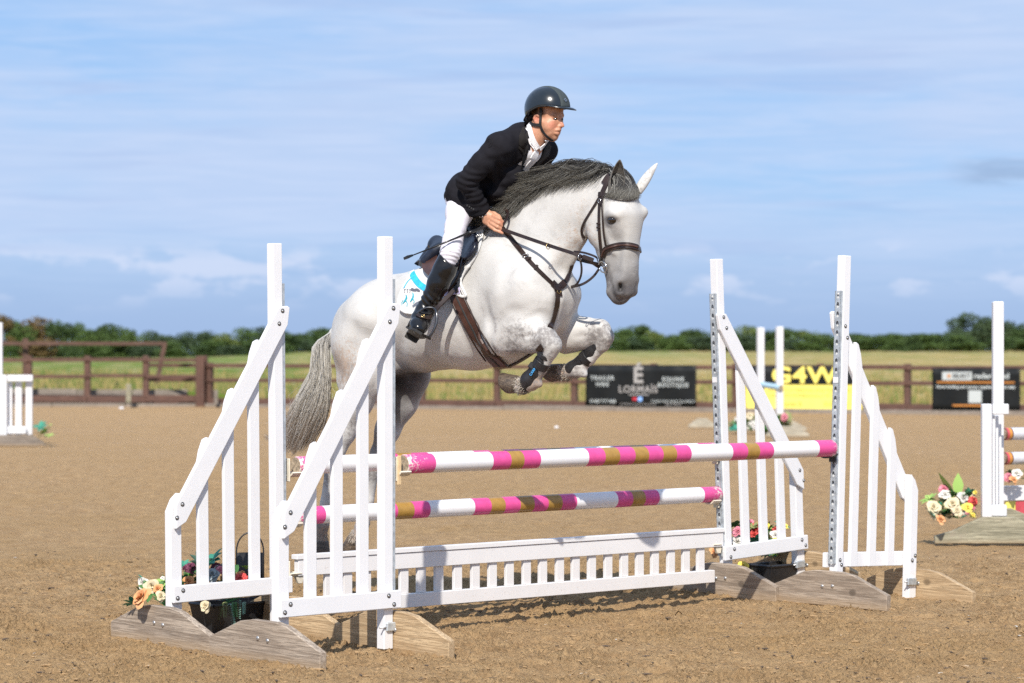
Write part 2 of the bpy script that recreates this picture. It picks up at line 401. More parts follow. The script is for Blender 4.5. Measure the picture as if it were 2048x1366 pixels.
meshobj('sand_ground', [(-60, -30, -.03), (60, -30, -.03), (60, 9.22, -.012), (-60, 9.22, -.012)], [(0, 1, 2, 3)], M['sand'])['kind'] = 'structure'
meshobj('sand_ground', [(-60, 9.1, -.034), (60, 9.1, -.034), (60, 33, -.034), (-60, 33, -.034), (-60, 33.5, -.006), (60, 33.5, -.006), (60, 66, -.006), (-60, 66, -.006)], [(0, 1, 2, 3), (3, 2, 5, 4), (4, 5, 6, 7)], M['sand'])['kind'] = 'structure'
# loose clods, stones and fibres lying on the sand
def scatter_clods():
    rs = np.random.RandomState(3); V = []; F = []; n = 15000; k = 0; base = []
    ico = bmesh.new(); bmesh.ops.create_icosphere(ico, subdivisions=1, radius=1); iv = np.array([v.co[:] for v in ico.verts]); jf = np.array([[v.index for v in f.verts] for f in ico.faces]); ico.free()
    y = 9.6 + (rs.rand(n) ** 1.5) * 7; x = (rs.rand(n) * 2 - 1) * (.235 * y); z = arena_h(x, y) + hoofs(x, y) + crumbs(x, y)
    s = .0025 + .0075 * rs.rand(n) ** 2.6
    for i in range(n):
        a = rs.rand() * 6.28; sc_ = np.array([1 + 2.6 * rs.rand() ** 1.5, .7, .45]) * s[i]; p = iv * (1 + .25 * (rs.rand(len(iv), 1) - .5)) * sc_
        p = np.stack([p[:, 0] * math.cos(a) - p[:, 1] * math.sin(a), p[:, 0] * math.sin(a) + p[:, 1] * math.cos(a), p[:, 2]], 1) + (x[i], y[i], z[i] + s[i] * .2)
        V.append(p); F.append(jf + k); k += len(iv)
    return np.vstack(V), np.vstack(F)
v, f = scatter_clods()
kk = NB('loose clods'); rr = kk.geo('Random Per Island'); c = kk.mix(kk.rng(rr, .10, .40), (.075, .055, .042), (.37, .24, .12)); c = kk.mix(kk.rng(rr, .985, .99), c, (.5, .46, .4)); kk.col(c); kk.set(Roughness=.9)
tag(npmesh('sand_clods', v, f, kk.m), 'small loose clods and stones scattered on the sand', 'clods', kind='stuff')

FENCE_A0, FENCE_C, FENCE_B1 = Vector((-15.0, 62.0, 0)), Vector((-7.73, 61.9, 0)), Vector((12.6, 52.1, 0))
def field_z(X, Y):
    t = np.clip((X / np.maximum(Y, 1) * FPX + CX) / 1000, -1, 2)          # how far round to the right
    s = np.clip((t - .35) / .35, 0, 1); s = s * s * (3 - 2 * s)
    zb = .36 * (1 - s) + .03 * s; zf = .80 * (1 - s) + 1.98 * s
    return zb + (zf - zb) * np.clip((Y - 60) / 380, 0, 1.0) + .10 * fbm(X * .05, Y * .03, 3) * np.clip((Y - 70) / 100, 0, 1)
def m_field():
    k = NB('dry meadow grass'); v = k.co(scale=(1, .35, 1)); P_ = k.geo(); s = k.n('ShaderNodeSeparateXYZ'); k.l(P_, s.inputs[0])
    a = k.noise(v, .35, 6, .65); b = k.noise(k.co(scale=(1, .5, 1)), 2.6, 6, .7)
    dry = k.mix(k.rng(b, .3, .7), (.29, .215, .07), (.44, .34, .14)); green = k.mix(k.rng(b, .3, .7), (.08, .135, .018), (.16, .22, .035))
    az = k.math('DIVIDE', s.outputs[0], s.outputs[1])
    g = k.rng(k.math('ADD', a, k.rng(az, -.12, -.03, .18, 0)), .53, .64)
    c = k.mix(g, dry, green)
    far_ = k.math('MULTIPLY', k.rng(s.outputs[1], 150, 330), k.rng(k.noise(k.co(scale=(1, .12, 1)), .08, 5, .65), .42, .58)); c = k.mix(k.math('MULTIPLY', far_, .75), c, (.15, .20, .05))
    c = k.mix(k.rng(k.noise(k.co(scale=(1, .3, 1)), .8, 4, .6), .60, .68, 0, .7), c, (.10, .13, .04))
    c = k.mix(k.rng(k.noise(k.co(scale=(1, .25, 1), loc=(4, 2, 0)), .4, 5, .7), .5, .62, 0, .55), c, (.50, .40, .23))
    k.col(c); k.set(Roughness=.95); k.b.inputs['Specular IOR Level'].default_value = .1; k.bump(b, .8, .2); return k.m
M['field'] = m_field()
ys = np.concatenate([np.linspace(0, 1, 140) ** 2.0 * 440 + 63.0, [520, 700, 1200, 3000, 7000]]); u = np.linspace(-1, 1, 120)
Yg = np.repeat(ys[:, None], len(u), 1); Xg = Yg * 0 + u[None, :] * np.maximum(Yg * 1.1, 60)
line = np.where(Xg < FENCE_C.x, 62.6, FENCE_C.y + (Xg - FENCE_C.x) * (FENCE_B1.y - FENCE_C.y) / (FENCE_B1.x - FENCE_C.x) + .55)
Yg = np.where(Yg < 110, line + (Yg - 63.0) * (110 - line) / (110 - 63.0), Yg)
Zg = field_z(Xg, Yg); Zg[-3:] -= np.array([2, 5, 12])[:, None]; Xg = np.vstack([Xg[:1], Xg]); Yg = np.vstack([Yg[:1] - .02, Yg]); Zg = np.vstack([Zg[:1] * 0 - .3, Zg])
tag(gridmesh('meadow', Xg, Yg, Zg, M['field']), 'rough dry meadow with green patches beyond the arena fence', kind='structure')
rs = np.random.RandomState(5); V = []; F = []
yy = 62 + rs.rand(5200) ** 2 * 60; xx = (rs.rand(5200) * 2 - 1) * .24 * yy
ok = yy > np.where(xx < FENCE_C.x, 63.2, FENCE_C.y + (xx - FENCE_C.x) * (FENCE_B1.y - FENCE_C.y) / (FENCE_B1.x - FENCE_C.x) + 1.0); xx, yy = xx[ok], yy[ok]
zz_ = field_z(xx, yy); k = 0
for x, y, z in zip(xx, yy, zz_):
    for b in range(5):
        a = rs.rand() * 6.28; h = .10 + .22 * rs.rand(); lx, ly = (rs.rand(2) - .5) * .12; w_ = .02
        V += [(x + lx - w_ * math.cos(a), y + ly - w_ * math.sin(a), z - .02), (x + lx + w_ * math.cos(a), y + ly + w_ * math.sin(a), z - .02), (x + lx * 2.2 + (rs.rand() - .5) * .12, y + ly * 2, z + h)]
        F.append((k, k + 1, k + 2)); k += 3
kk = NB('grass blades'); rr = kk.geo('Random Per Island'); kk.col(kk.mix(kk.rng(rr, .55, .75), (.34, .26, .10), (.11, .17, .03))); kk.set(Roughness=.9)
tag(npmesh('meadow_grass', np.array(V), np.array(F), kk.m), 'tufts of long dry and green grass behind the brown fence', 'grass', kind='stuff')

# ------------------------------------------------------------------ trees
def m_leaf(name, a, b):
    k = NB(name); r = k.geo('Random Per Island'); n = k.noise(k.co(), .55, 3, .5)
    c = k.mix(r, a, b); c = k.mix(k.rng(n, .40, .68, 0, .5), c, tuple(x * .55 for x in a)); k.col(c); k.set(Roughness=.65)
    k.b.inputs['Specular IOR Level'].default_value = .25
    return k.m
LEAF = [m_leaf('deep green foliage', (.036, .066, .019), (.070, .110, .029)), m_leaf('mid green foliage', (.052, .092, .020), (.092, .140, .033)),
        m_leaf('blue green foliage', (.040, .070, .030), (.070, .102, .046)), m_leaf('yellow green foliage', (.10, .135, .03), (.15, .19, .05)), m_leaf('bronze foliage', (.115, .078, .03), (.17, .115, .04))]
M['bark'] = simple('tree bark', (.075, .06, .045), .9, 0, .3, 8, .5, .03)
def crown_mesh(seed, blobs, leaves):
    rs = np.random.RandomState(seed); V = []; k = 0
    for b in range(blobs):
        a = rs.rand() * 6.28; q = rs.rand() ** .6; hz = rs.rand()
        rad = .5 * (1 - .55 * max(0, hz - .45) ** 1.0 * 1.6); c = np.array([math.cos(a) * q * rad * .8, math.sin(a) * q * rad * .8, .12 + hz * .74]); br = .14 + .13 * rs.rand()
        d = rs.normal(size=(leaves, 3)); d /= np.linalg.norm(d, axis=1)[:, None]; p = c + d * br * (.72 + .36 * rs.rand(leaves, 1)) * np.array([1, 1, .8])
        e1 = rs.normal(size=(leaves, 3)); e1 /= np.linalg.norm(e1, axis=1)[:, None]; e2 = np.cross(e1, d + .6 * rs.normal(size=(leaves, 3))); e2 /= np.linalg.norm(e2, axis=1)[:, None] + 1e-6
        s = .020 + .022 * rs.rand(leaves, 1)
        V.append(np.stack([p - e1 * s, p - e2 * s * .8, p + e1 * s, p + e2 * s * .8], 1).reshape(-1, 3))
    V = np.vstack(V); V[:, 2] = np.maximum(V[:, 2], 0); me = bpy.data.meshes.new('crown'); F = np.arange(len(V)).reshape(-1, 4)
    me.vertices.add(len(V)); me.vertices.foreach_set('co', V.astype(np.float32).ravel()); me.loops.add(F.size); me.loops.foreach_set('vertex_index', F.astype(np.int32).ravel())
    me.polygons.add(len(F)); me.polygons.foreach_set('loop_start', np.arange(0, F.size, 4, dtype=np.int32)); me.update(calc_edges=True); me.materials.append(LEAF[0]); return me
CROWNS = [crown_mesh(s, 22, 130) for s in range(6)]
bm = bmesh.new(); tube(bm, [(0, 0, -.1), (.01, 0, .2), (-.01, .01, .45), (.01, 0, .7)], [.035, .026, .018, .008], 7)
for (dx, dy, h) in ((.2, .05, .62), (-.17, .1, .6), (.05, -.2, .55), (-.08, -.12, .7)): tube(bm, [(0, 0, .28), (dx * .5, dy * .5, .42), (dx, dy, h)], [.014, .01, .004], 5)
TRUNK = bpy.data.meshes.new('trunk'); bmesh.ops.recalc_face_normals(bm, faces=bm.faces); bm.to_mesh(TRUNK); bm.free(); TRUNK.materials.append(M['bark'])
rt = random.Random(11); TL = {}
ORD = ['first', 'second', 'third', 'fourth', 'fifth', 'sixth', 'seventh', 'eighth', 'ninth', 'tenth', 'eleventh', 'twelfth', 'thirteenth', 'fourteenth', 'fifteenth', 'sixteenth', 'seventeenth', 'eighteenth', 'nineteenth', 'twentieth']
def tree(px, top, Y, wpx, kind, label):
    a_, b_ = label; i_ = TL.get(label, 0); TL[label] = i_ + 1; label = f'{ORD[i_]} {a_} from the left {b_}'
    X = (px - CX) / FPX * Y; z0 = float(field_z(np.array(X), np.array(Y))) - .15; zt = CAMZ - (top - HY) / FPX * Y; W = wpx / FPX * Y
    e = empty('tree' if zt - z0 > 4.6 else 'bush', (X, Y, z0), rt.random() * 6.28, label, 'tree' if zt - z0 > 4.6 else 'bush', 'trees along the far edge of the meadow')
    H = (zt - z0) / .93
    for nm, me in (('trunk', TRUNK), ('crown', CROWNS[rt.randrange(6)])):
        o = bpy.data.objects.new(nm, me); COL.objects.link(o); o.parent = e
        o.scale = (W, W, H)
        if nm == 'crown': o.material_slots[0].link = 'OBJECT'; o.material_slots[0].material = LEAF[kind]
KN = ['dark green', 'mid green', 'blue green', 'yellow green', 'bronze tinged']
# skyline read off the photograph: (column, row of the top)
SKYL = [(-20, 640), (30, 632), (75, 636), (110, 655), (150, 649), (195, 650), (240, 657), (290, 661), (330, 666), (370, 668), (410, 664), (450, 666), (500, 660), (520, 657), (560, 664), (600, 662), (640, 658), (680, 660), (740, 664), (800, 668), (900, 668), (1000, 668), (1100, 668), (1180, 668), (1240, 660), (1285, 652), (1320, 662), (1380, 660), (1420, 662), (1470, 652), (1520, 662), (1575, 660), (1620, 664), (1700, 668), (1740, 678), (1770, 672), (1810, 664), (1850, 656), (1890, 660), (1925, 636), (1955, 634), (1985, 642), (2020, 644), (2060, 648)]
def sky_row(px):
    for (a, b), (c, d) in zip(SKYL, SKYL[1:]):
        if a <= px <= c: return b + (d - b) * (px - a) / (c - a)
    return 655
px = -230.0; i = 0
SIDE = lambda x: 'beyond the left edge' if x < 0 else 'beyond the right edge' if x > 2048 else 'left of the tall posts' if x < 540 else 'behind the grey horse' if x < 900 else 'below the horse head' if x < 1300 else 'between the right posts' if x < 1700 else 'near the right edge'
while px < 2290:
    wp = rt.uniform(50, 98); kind = rt.choice([0, 0, 1, 1, 2, 0, 3] if px > 120 else [4, 4, 0, 1])
    if 1880 < px < 1990: kind = 0 if rt.random() < .5 else 2
    top = sky_row(px) + rt.choice([-4, -1, 0, 2, 4]) + rt.uniform(-1, 1.5)
    tree(px, top, rt.uniform(395, 430), wp, kind, (f'{KN[kind]} tree', f'on the treeline {SIDE(px)}'))
    if i % 1 == 0:
        kind = rt.choice([0, 1, 2, 1]) if px > 120 else rt.choice([4, 1, 0])
        base = 714 if px < 550 else 702
        tree(px + rt.uniform(10, 30), base - rt.uniform(20, 34), rt.uniform(375, 392), rt.uniform(46, 96), kind, (f'low {KN[kind]} bush', f'before the treeline {SIDE(px)}'))
    px += wp * rt.uniform(.42, .58); i += 1

# ------------------------------------------------------------------ arena fence
def fence(A, B, first, step, n, rails, post_h, label, mats=('brown_post', 'brown_wood'), pw=.13, extra=None):
    d = (B - A); L = d.length; rz = math.atan2(d.y, d.x)
    e = empty('post_and_rail_fence', A, rz, label, 'fence')
    bmp = bmesh.new(); bm_box(bmp, (-pw / 2, -pw / 2, -.05), (pw / 2, pw / 2, post_h), .012); me = bpy.data.meshes.new('post'); bmesh.ops.recalc_face_normals(bmp, faces=bmp.faces); bmp.to_mesh(me); bmp.free(); me.materials.append(M[mats[0]])
    xs_ = [first + i * step for i in range(n)]
    for x in xs_ + (extra or []):
        o = bpy.data.objects.new('post', me); COL.objects.link(o); o.parent = e; o.location = (x, 0, 0)
    for (z, h) in rails:
        for a, b in zip([xs_[0] - step] + xs_, xs_):
            if a < -.5: a = xs_[0] - step * .9
            bmr = bmesh.new(); t = rt.uniform(-.012, .012); vs = bm_box(bmr, (a + .004, -pw / 2 - .045, z - h / 2), (b - .004, -pw / 2 - .003, z + h / 2), .006)
            for q in vs: q.co.z += t
            bmobj('rail', bmr, M[mats[1]], e)
    return e
mpp = 62 / FPX
LA = FENCE_C - FENCE_A0
fence(FENCE_A0, FENCE_C, (.12), LA.length / 5, 6, [(1.165, .09), (.765, .085), (.2, .17)], 1.27, 'brown post and rail fence behind the arena left of the jump', pw=.15)
fence(FENCE_C, FENCE_B1, .30, 1.975, 12, [(1.02, .095), (.68, .09), (.16, .16)], 1.10, 'brown post and rail fence carrying the advertising banners', pw=.14)
# grey kickboard along the foot of the fence, board by board
def boards(A, B, z0, z1, off, n, label, mat):
    d = B - A; L = d.length; e = empty('kickboard', A, math.atan2(d.y, d.x), label, 'kickboard')
    for i in range(n):
        b = bmesh.new(); vs = bm_box(b, (i * L / n + .006, off, z0), ((i + 1) * L / n - .006, off + .06, z1 + rt.uniform(-.02, .02)), .008); bmobj('board', b, M[mat], e)
boards(FENCE_C, FENCE_B1, -.02, .11, -.22, 8, 'grey timber kickboard at the foot of the fence with banners', 'sleeper')
boards(FENCE_A0, FENCE_C, -.02, .09, -.22, 4, 'grey timber kickboard at the foot of the left fence', 'sleeper')
boards(Vector((-15, 62.42, 0)), Vector((-8.1, 62.42, 0)), .13, .43, 0, 5, 'grey timber sleepers stacked behind the left fence', 'sleeper')
def post_thing(px, ytop, ybase, Y, wpx, lean, label, mat, depth=None, name='post', cat='post'):
    s = Y / FPX; X = (px - CX) * s; zb = CAMZ - (ybase - HY) * s; zt = CAMZ - (ytop - HY) * s; w_ = wpx * s
    e = bmesh.new(); vs = bm_box(e, (-w_ / 2, -w_ / 2, -.1), (w_ / 2, w_ / 2, zt - zb), w_ * .08)
    o = bmobj(name, e, M[mat]); o.location = (X, Y, zb); o.rotation_euler = (0, lean, .2); return tag(o, label, cat)
post_thing(313, 682, 771, 66.5, 9, R(11), 'loose brown post leaning to the right behind the left fence', 'brown_post')
post_thing(51, 677, 746, 67, 12, 0, 'upright brown post of the higher rail behind the left fence', 'brown_post')
post_thing(257, 768, 797, 61.2, 10, 0, 'short pale stump post in front of the left fence', 'green_wood')
post_thing(432, 780, 800, 61.2, 8, 0, 'short pale stump post right of the double fence post', 'sleeper')
b = bmesh.new(); s = 66.7 / FPX; bm_box(b, ((-30 - CX) * s, -.03, 0), ((325 - CX) * s, .03, .10), .008)
o = bmobj('rail', b, M['brown_wood']); o.location = (0, 66.7, CAMZ - (691 - HY) * s); o.name = 'high_rail'; tag(o, 'long high brown rail above the left fence', 'rail')
post_thing(400, 712, 815, 61.6, 17, 0, 'thick brown corner post where the two fences meet', 'brown_post')

# ------------------------------------------------------------------ banners on the fence
M['banner_black'] = simple('black banner print', (.005, .0065, .007), .55, 0, .2, 3, .25, .02, .3)
M['ink_white'] = simple('white print', (.46, .50, .50), .5, 0, 0, 5, 0); M['ink_grey'] = simple('grey print', (.33, .32, .31), .5, 0, 0, 5, 0)
M['ink_yellow'] = simple('yellow print', (.86, .74, .16), .5, 0, .03, 5, 0); M['ink_olive'] = simple('olive print', (.60, .50, .10), .5, 0, 0, 5, 0)
M['ink_orange'] = simple('orange print', (.50, .20, .04), .5, 0, 0, 5, 0); M['ink_red'] = simple('red print', (.55, .03, .05), .5, 0, 0, 5, 0)
M['ink_blue'] = simple('pale blue print', (.25, .45, .85), .5, 0, 0, 5, 0); M['ink_dark'] = simple('black print', (.02, .02, .02), .5, 0, 0, 5, 0)
fd = (FENCE_B1 - FENCE_C).normalized()
def on_fence(px):
    k = (px - CX) / FPX; t = (k * FENCE_C.y - FENCE_C.x) / (fd.x - k * fd.y); return FENCE_C + fd * t
def banner(px0, px1, y0, y1, label, base='banner_black'):
    a, b = on_fence(px0), on_fence(px1); off = Vector((fd.y, -fd.x, 0)) * .145; L = (b - a).length
    s = (a.y + b.y) / 2 / FPX; zb = CAMZ - (y1 - HY) * s; H = (y1 - y0) * s
    e = empty('banner', a + off + Vector((0, 0, zb)), math.atan2(fd.y, fd.x), label, 'banner')
    # slightly rippled vinyl panel with thickness
    n = 40; V = []; F = []
    for i in range(n + 1):
        x = L * i / n
        for z in np.linspace(0, H, 7):
            V.append((x, .010 * math.sin(x * 7 + z * 3) + .006 * math.sin(x * 17 - z * 9), z))
    for i in range(n):
        for j in range(6): q = i * 7 + j; F.append((q, q + 7, q + 8, q + 1))
    o = meshobj('panel', V, F, M[base], e, True); md = o.modifiers.new('thick', 'SOLIDIFY'); md.thickness = .004; md.offset = 1
    return e, L, H
def rect(e, name, x0, x1, z0, z1, mat, y=-.026, r=0):
    b = bmesh.new(); bm_box(b, (x0, y - .002, z0), (x1, y, z1), 0); o = bmobj(name, b, M[mat], e); return o
def text(e, s, x, z, size, mat, align='CENTER', name='lettering', bold=0, y=-.030, sx=1, spacing=1.0):
    o = text_mesh(s, name, M[mat], size, .001, bold, align, spacing); o.parent = e; o.location = (x, y, z); o.rotation_euler = (R(90), 0, 0); o.scale = (sx, 1, 1); return o
e, L, H = banner(1176, 1397, 730, 813, 'black banner with grey letter emblem between trailer hire and equine boutique lettering')
text(e, 'TRAILER', L * .16, H * .68, .13, 'ink_white', bold=.003, spacing=1.25); text(e, 'HIRE', L * .16, H * .53, .13, 'ink_white', bold=.003, spacing=1.25)
text(e, '01427 717 068', L * .165, H * .12, .105, 'ink_white', bold=.002)
text(e, '\u00c9', L * .485, H * .74, .50, 'ink_grey', bold=.016, name='emblem'); text(e, 'LORMA\u00cfS', L * .485, H * .41, .22, 'ink_grey', bold=.004, spacing=1.1)
rect(e, 'underline', L * .40, L * .58, H * .275, H * .30, 'ink_grey')
rect(e, 'emblem', L * .435, L * .475, H * .15, H * .22, 'ink_red'); rect(e, 'emblem', L * .482, L * .522, H * .13, H * .235, 'ink_blue')
text(e, 'EQUINE BOUTIQUE & TRAILER HIRE', L * .485, H * .06, .055, 'ink_grey')
text(e, 'EQUINE', L * .80, H * .66, .13, 'ink_white', bold=.003, spacing=1.2); text(e, 'BOUTIQUE', L * .80, H * .52, .13, 'ink_white', bold=.003, spacing=1.2)
text(e, 'HORSE AND RIDER EQUIPMENT', L * .80, H * .13, .075, 'ink_white'); text(e, 'BOUTIQUE', L * .80, H * .06, .075, 'ink_grey')
e, L, H = banner(1497, 1729, 732, 823, 'yellow and black banner with large yellow G4W letters')
rect(e, 'panel', .0, L, 0, H * .59, 'ink_yellow', y=-.018)
text(e, 'G4W', L * .505, H * .785, .49, 'ink_yellow', bold=.016, sx=1.30, spacing=1.08)
text(e, '4X4 PARTS IN PERSONAL AND TRADE SALES', L * .55, H * .47, .095, 'ink_olive'); text(e, 'USED PARTS PROFESSIONALLY FITTED', L * .5, H * .35, .095, 'ink_olive')
text(e, 'Karen B', L * .40, H * .17, .14, 'ink_olive', bold=.003); text(e, '01427 880', L * .78, H * .17, .13, 'ink_olive', bold=.003)
e, L, H = banner(1868, 2044, 736, 823, 'black banner with white logo box and orange lines behind the far right post')
rect(e, 'logo_box', L * .12, L * .46, H * .72, H * .91, 'ink_white'); rect(e, 'emblem', L * .18, L * .215, H * .78, H * .85, 'ink_orange', y=-.030); text(e, 'SELECT', L * .34, H * .815, .12, 'ink_dark', bold=.003, y=-.034)
text(e, 'rederosted', L * .68, H * .815, .17, 'ink_white', bold=.004); rect(e, 'line', L * .06, L * .94, H * .655, H * .69, 'ink_orange')
text(e, 'Horse bedding and country supplies delivered daily', L * .5, H * .565, .083, 'ink_white', bold=.003)
rect(e, 'white_square', L * .42, L * .57, H * .2, H * .49, 'ink_white'); rect(e, 'line', L * .24, L * .62, H * .12, H * .16, 'ink_orange')

# ------------------------------------------------------------------ the jump
FL, FR = Vector((-.5635, 11.086, 0)), Vector((1.700, 13.15, 0))
RL, RR = Vector((-1.105, 11.78, 0)), Vector((1.178, 13.70, 0))
PD = Vector((.7455, .6665, 0)).normalized(); TD = Vector((PD.y, -PD.x, 0))
def strip_bm(z0, z1, inner):
    """perforated galvanised channel on the inner face of the tall post (u grows outward)"""
    bm = bmesh.new(); u = -.0265 if inner else 0; d = .016; hw = .0205; n = int((z1 - z0) / .0485); h = (z1 - z0) / n
    for i in range(n):
        a, b = z0 + i * h, z0 + (i + 1) * h; zc = (a + b) / 2
        o = [(hw, zc), (hw, b), (0, b), (-hw, b), (-hw, zc), (-hw, a), (0, a), (hw, a)]
        q = [(math.cos(t) * .0105, zc + math.sin(t) * .0165) for t in [k * math.pi / 4 for k in range(8)]]
        O = [bm.verts.new((u - d, y, z)) for y, z in o]; Q = [bm.verts.new((u - d, y, z)) for y, z in q]; Q2 = [bm.verts.new((u - d + .003, y, z)) for y, z in q]
        for k in range(8): bm.faces.new((O[k], O[(k + 1) % 8], Q[(k + 1) % 8], Q[k])); bm.faces.new((Q[k], Q[(k + 1) % 8], Q2[(k + 1) % 8], Q2[k]))
    for s in (-1, 1): bm_box(bm, (u - d, s * hw - (.003 if s > 0 else 0), z0), (u, s * hw + (.003 if s < 0 else 0), z1))
    bmesh.ops.remove_doubles(bm, verts=bm.verts, dist=.0002)
    return bm
def wing(origin, outer, side, front, label, lean=0.0, strip=(.21, 1.645)):
    """one wing stand. u: from the tall post outward, v: towards the landing side, z up."""
    d = outer - origin; w_ = d.length; rz = math.atan2(d.y, d.x)
    e = empty('jump_wing', origin, rz, label, 'jump wing', 'white wing stands of the jump'); e.rotation_euler = (0, lean, rz)
    vs = 1 if (TD.dot(Vector((-math.sin(rz), math.cos(rz), 0))) > 0) else -1     # local +y may point to the take-off side
    f = vs * (1 if front else -1); H = 1.833; pw = .026
    W_ = M['white']
    def box(nm, a, b, mat=W_, bev=.003):
        bm = bmesh.new(); lo = [min(x, y) for x, y in zip(a, b)]; hi = [max(x, y) for x, y in zip(a, b)]; bm_box(bm, lo, hi, bev); return bmobj(nm, bm, mat, e)
    box('tall_post', (-pw, -pw, .005), (pw, pw, H))
    # short outer post with a bevelled head
    zo = .655; ow = .03
    bm = bmesh.new(); bm_prism(bm, [(w_ - ow, .005), (w_ + ow, .005), (w_ + ow, zo - .055), (w_ + ow * .1, zo), (w_ - ow, zo + .03)], -.024, .024, .003); bmobj('short_post', bm, W_, e)
    # diagonal rail
    A, B = Vector((-.012, 1.49)), Vector((w_ - .012, .595)); dd = (B - A).normalized(); nn = Vector((-dd.y, dd.x)); hw = .045
    if nn.y < 0: nn = -nn
    P_ = [A - dd * .035 + nn * hw * .15, A - dd * .005 + nn * hw, B + dd * .05 + nn * hw, B + dd * .085 + nn * hw * .75, B + dd * .06 + nn * hw * -.2, B + dd * .03 - nn * hw * .75, B - dd * .01 - nn * hw, A + dd * .04 - nn * hw, A - dd * .02 - nn * hw * .55]
    P_ = [A - dd * .055 + nn * hw * .1, A - dd * .02 + nn * hw, B - dd * .02 + nn * hw, B + dd * .075 - nn * hw * .35, B + dd * .02 - nn * hw, A + dd * .02 - nn * hw, A - dd * .055 - nn * hw * .25]
    y0 = f * (pw + .0012); y1 = f * (pw + .024)
    bm = bmesh.new(); bm_prism(bm, [(p.x, p.y) for p in P_], min(y0, y1), max(y0, y1), .003); bmobj('diagonal_rail', bm, W_, e)
    # bottom rail
    box('bottom_rail', (-.055, y0, .188), (w_ + .034, y1, .266))
    # pickets
    for i in (1, 2, 3):
        u = w_ * i / 4 - .004; zt = A.y + (B.y - A.y) * (u - A.x) / (B.x - A.x); pwid = .029
        bm = bmesh.new(); ya, yb = sorted((y0 - f * .001, y0 - f * .023))
        s_ = .020
        bm_prism(bm, [(u - pwid, .19), (u + pwid, .19), (u + pwid, zt + .005), (u + pwid * .55, zt + .065), (u - pwid * .2, zt + .118), (u - pwid, zt + .128)], ya, yb, .003)
        bmobj('picket', bm, W_, e)
    # bolts
    def bolt(u, z, y=None):
        bm = bmesh.new(); yy = (y1 + f * .0004) if y is None else y; g = f if y is None else (1 if y > 0 else -1)
        bm_dome(bm, (u, yy, z), (0, g, 0), .0065, .004, 10); o = bmobj('bolt', bm, M['bolt'], e, True)
        bm = bmesh.new(); bm_ring(bm, (u, yy, z), (0, g, 0), .0085, .0020, 14); bmobj('recess', bm, M['dark'], o)
    for (u, z) in ((.012, 1.455), (-.008, 1.515), (w_ - .018, .635), (w_ + .012, .575), (-.012, .205), (.018, .245), (w_ - .018, .243), (w_ + .012, .21)):
        bolt(u, z)
    if not front:
        for (u, z) in ((.012, 1.40), (-.006, 1.46), (.0, .23), (.012, .205), (w_ - .01, .22), (w_ + .014, .245)): bolt(u, z, -f * (pw + .0006))
    # channel
    bmobj('perforated_channel', strip_bm(strip[0], strip[1], True), M['zinc'], e)
    bm = bmesh.new(); bm_box(bm, (-.0445, -.017, .99 + .17), (-.0427, .017, 1.19), 0); bmobj('marker_tape', bm, M['white'], e)
    # feet: inner board on the pole side, outer board on the outside, both along v
    def foot(u, mat, sh=0):
        bm = bmesh.new(); th = .036; L = .40
        prof = [(-L, -.01), (L, -.01), (L, .072), (L * .42, .160), (L * .22, .172), (-L * .22, .172), (-L * .42, .160), (-L, .072)]
        vsb = bm_prism(bm, prof, u, u + th * (1 if u > 0 else 1), .003, 'yz')
        for q in vsb: q.co.y += sh * vs
        o = bmobj('foot_board', bm, M[mat], e)
        for (y, z) in ((-.035, .095), (.035, .09)):
            for uu, sg in ((u - .0006, -1), (u + th + .0006, 1)):
                bm = bmesh.new(); bm_dome(bm, (uu, y + sh * vs, z), (sg, 0, 0), .010, .005, 10); bmobj('bolt_head', bm, M['bolt'], o, True)
    return e, foot, w_, f, vs
def clamp(e, u, w_, f, sign):
    """threaded rod with wing plate that ties the board to the post"""
    bm = bmesh.new(); tube(bm, [(u - .075, f * .031, .105), (u + .055, f * .031, .105)], .004, 8); bmobj('threaded_rod', bm, M['bolt'], e, True)
    bm = bmesh.new(); bm_box(bm, (u - .055, f * .030 - .004 if f > 0 else f * .040, .085), (u + .018, f * .030 + .008, .125), .004); bmobj('clamp_plate', bm, M['zinc'], e)
def out(o, sgn, w_): return o + PD * (sgn * w_)
e, foot, w_, f, vs = wing(FL, out(FL, -1, .575), -1, True, 'front left white wing stand, nearest the camera, with a tall post and sloping rail', 0.0)
foot(-.066, 'fresh_wood'); foot(w_ + .034, 'grey_wood', -.03); clamp(e, .0, w_, f, 1)
WFL = e
e, foot, w_, f, vs = wing(RL, out(RL, -1, .583), -1, True, 'rear left white wing stand above the left flower trough', .010)
foot(-.066, 'fresh_wood'); foot(w_ + .034, 'grey_wood', -.02)
e, foot, w_, f, vs = wing(FR, out(FR, 1, .605), 1, False, 'front right white wing stand with pickets facing the camera and a perforated channel', .040)
foot(-.066, 'grey_wood'); foot(w_ + .034, 'fresh_wood'); clamp(e, w_, w_, -f, 1)
e, foot, w_, f, vs = wing(RR, Vector((1.617, 14.09, 0)), 1, True, 'rear right white wing stand with the long rail sloping down to the right', -.046)
foot(-.066, 'grey_wood', .02); foot(w_ + .034, 'fresh_wood'); clamp(e, w_, w_, f, 1)

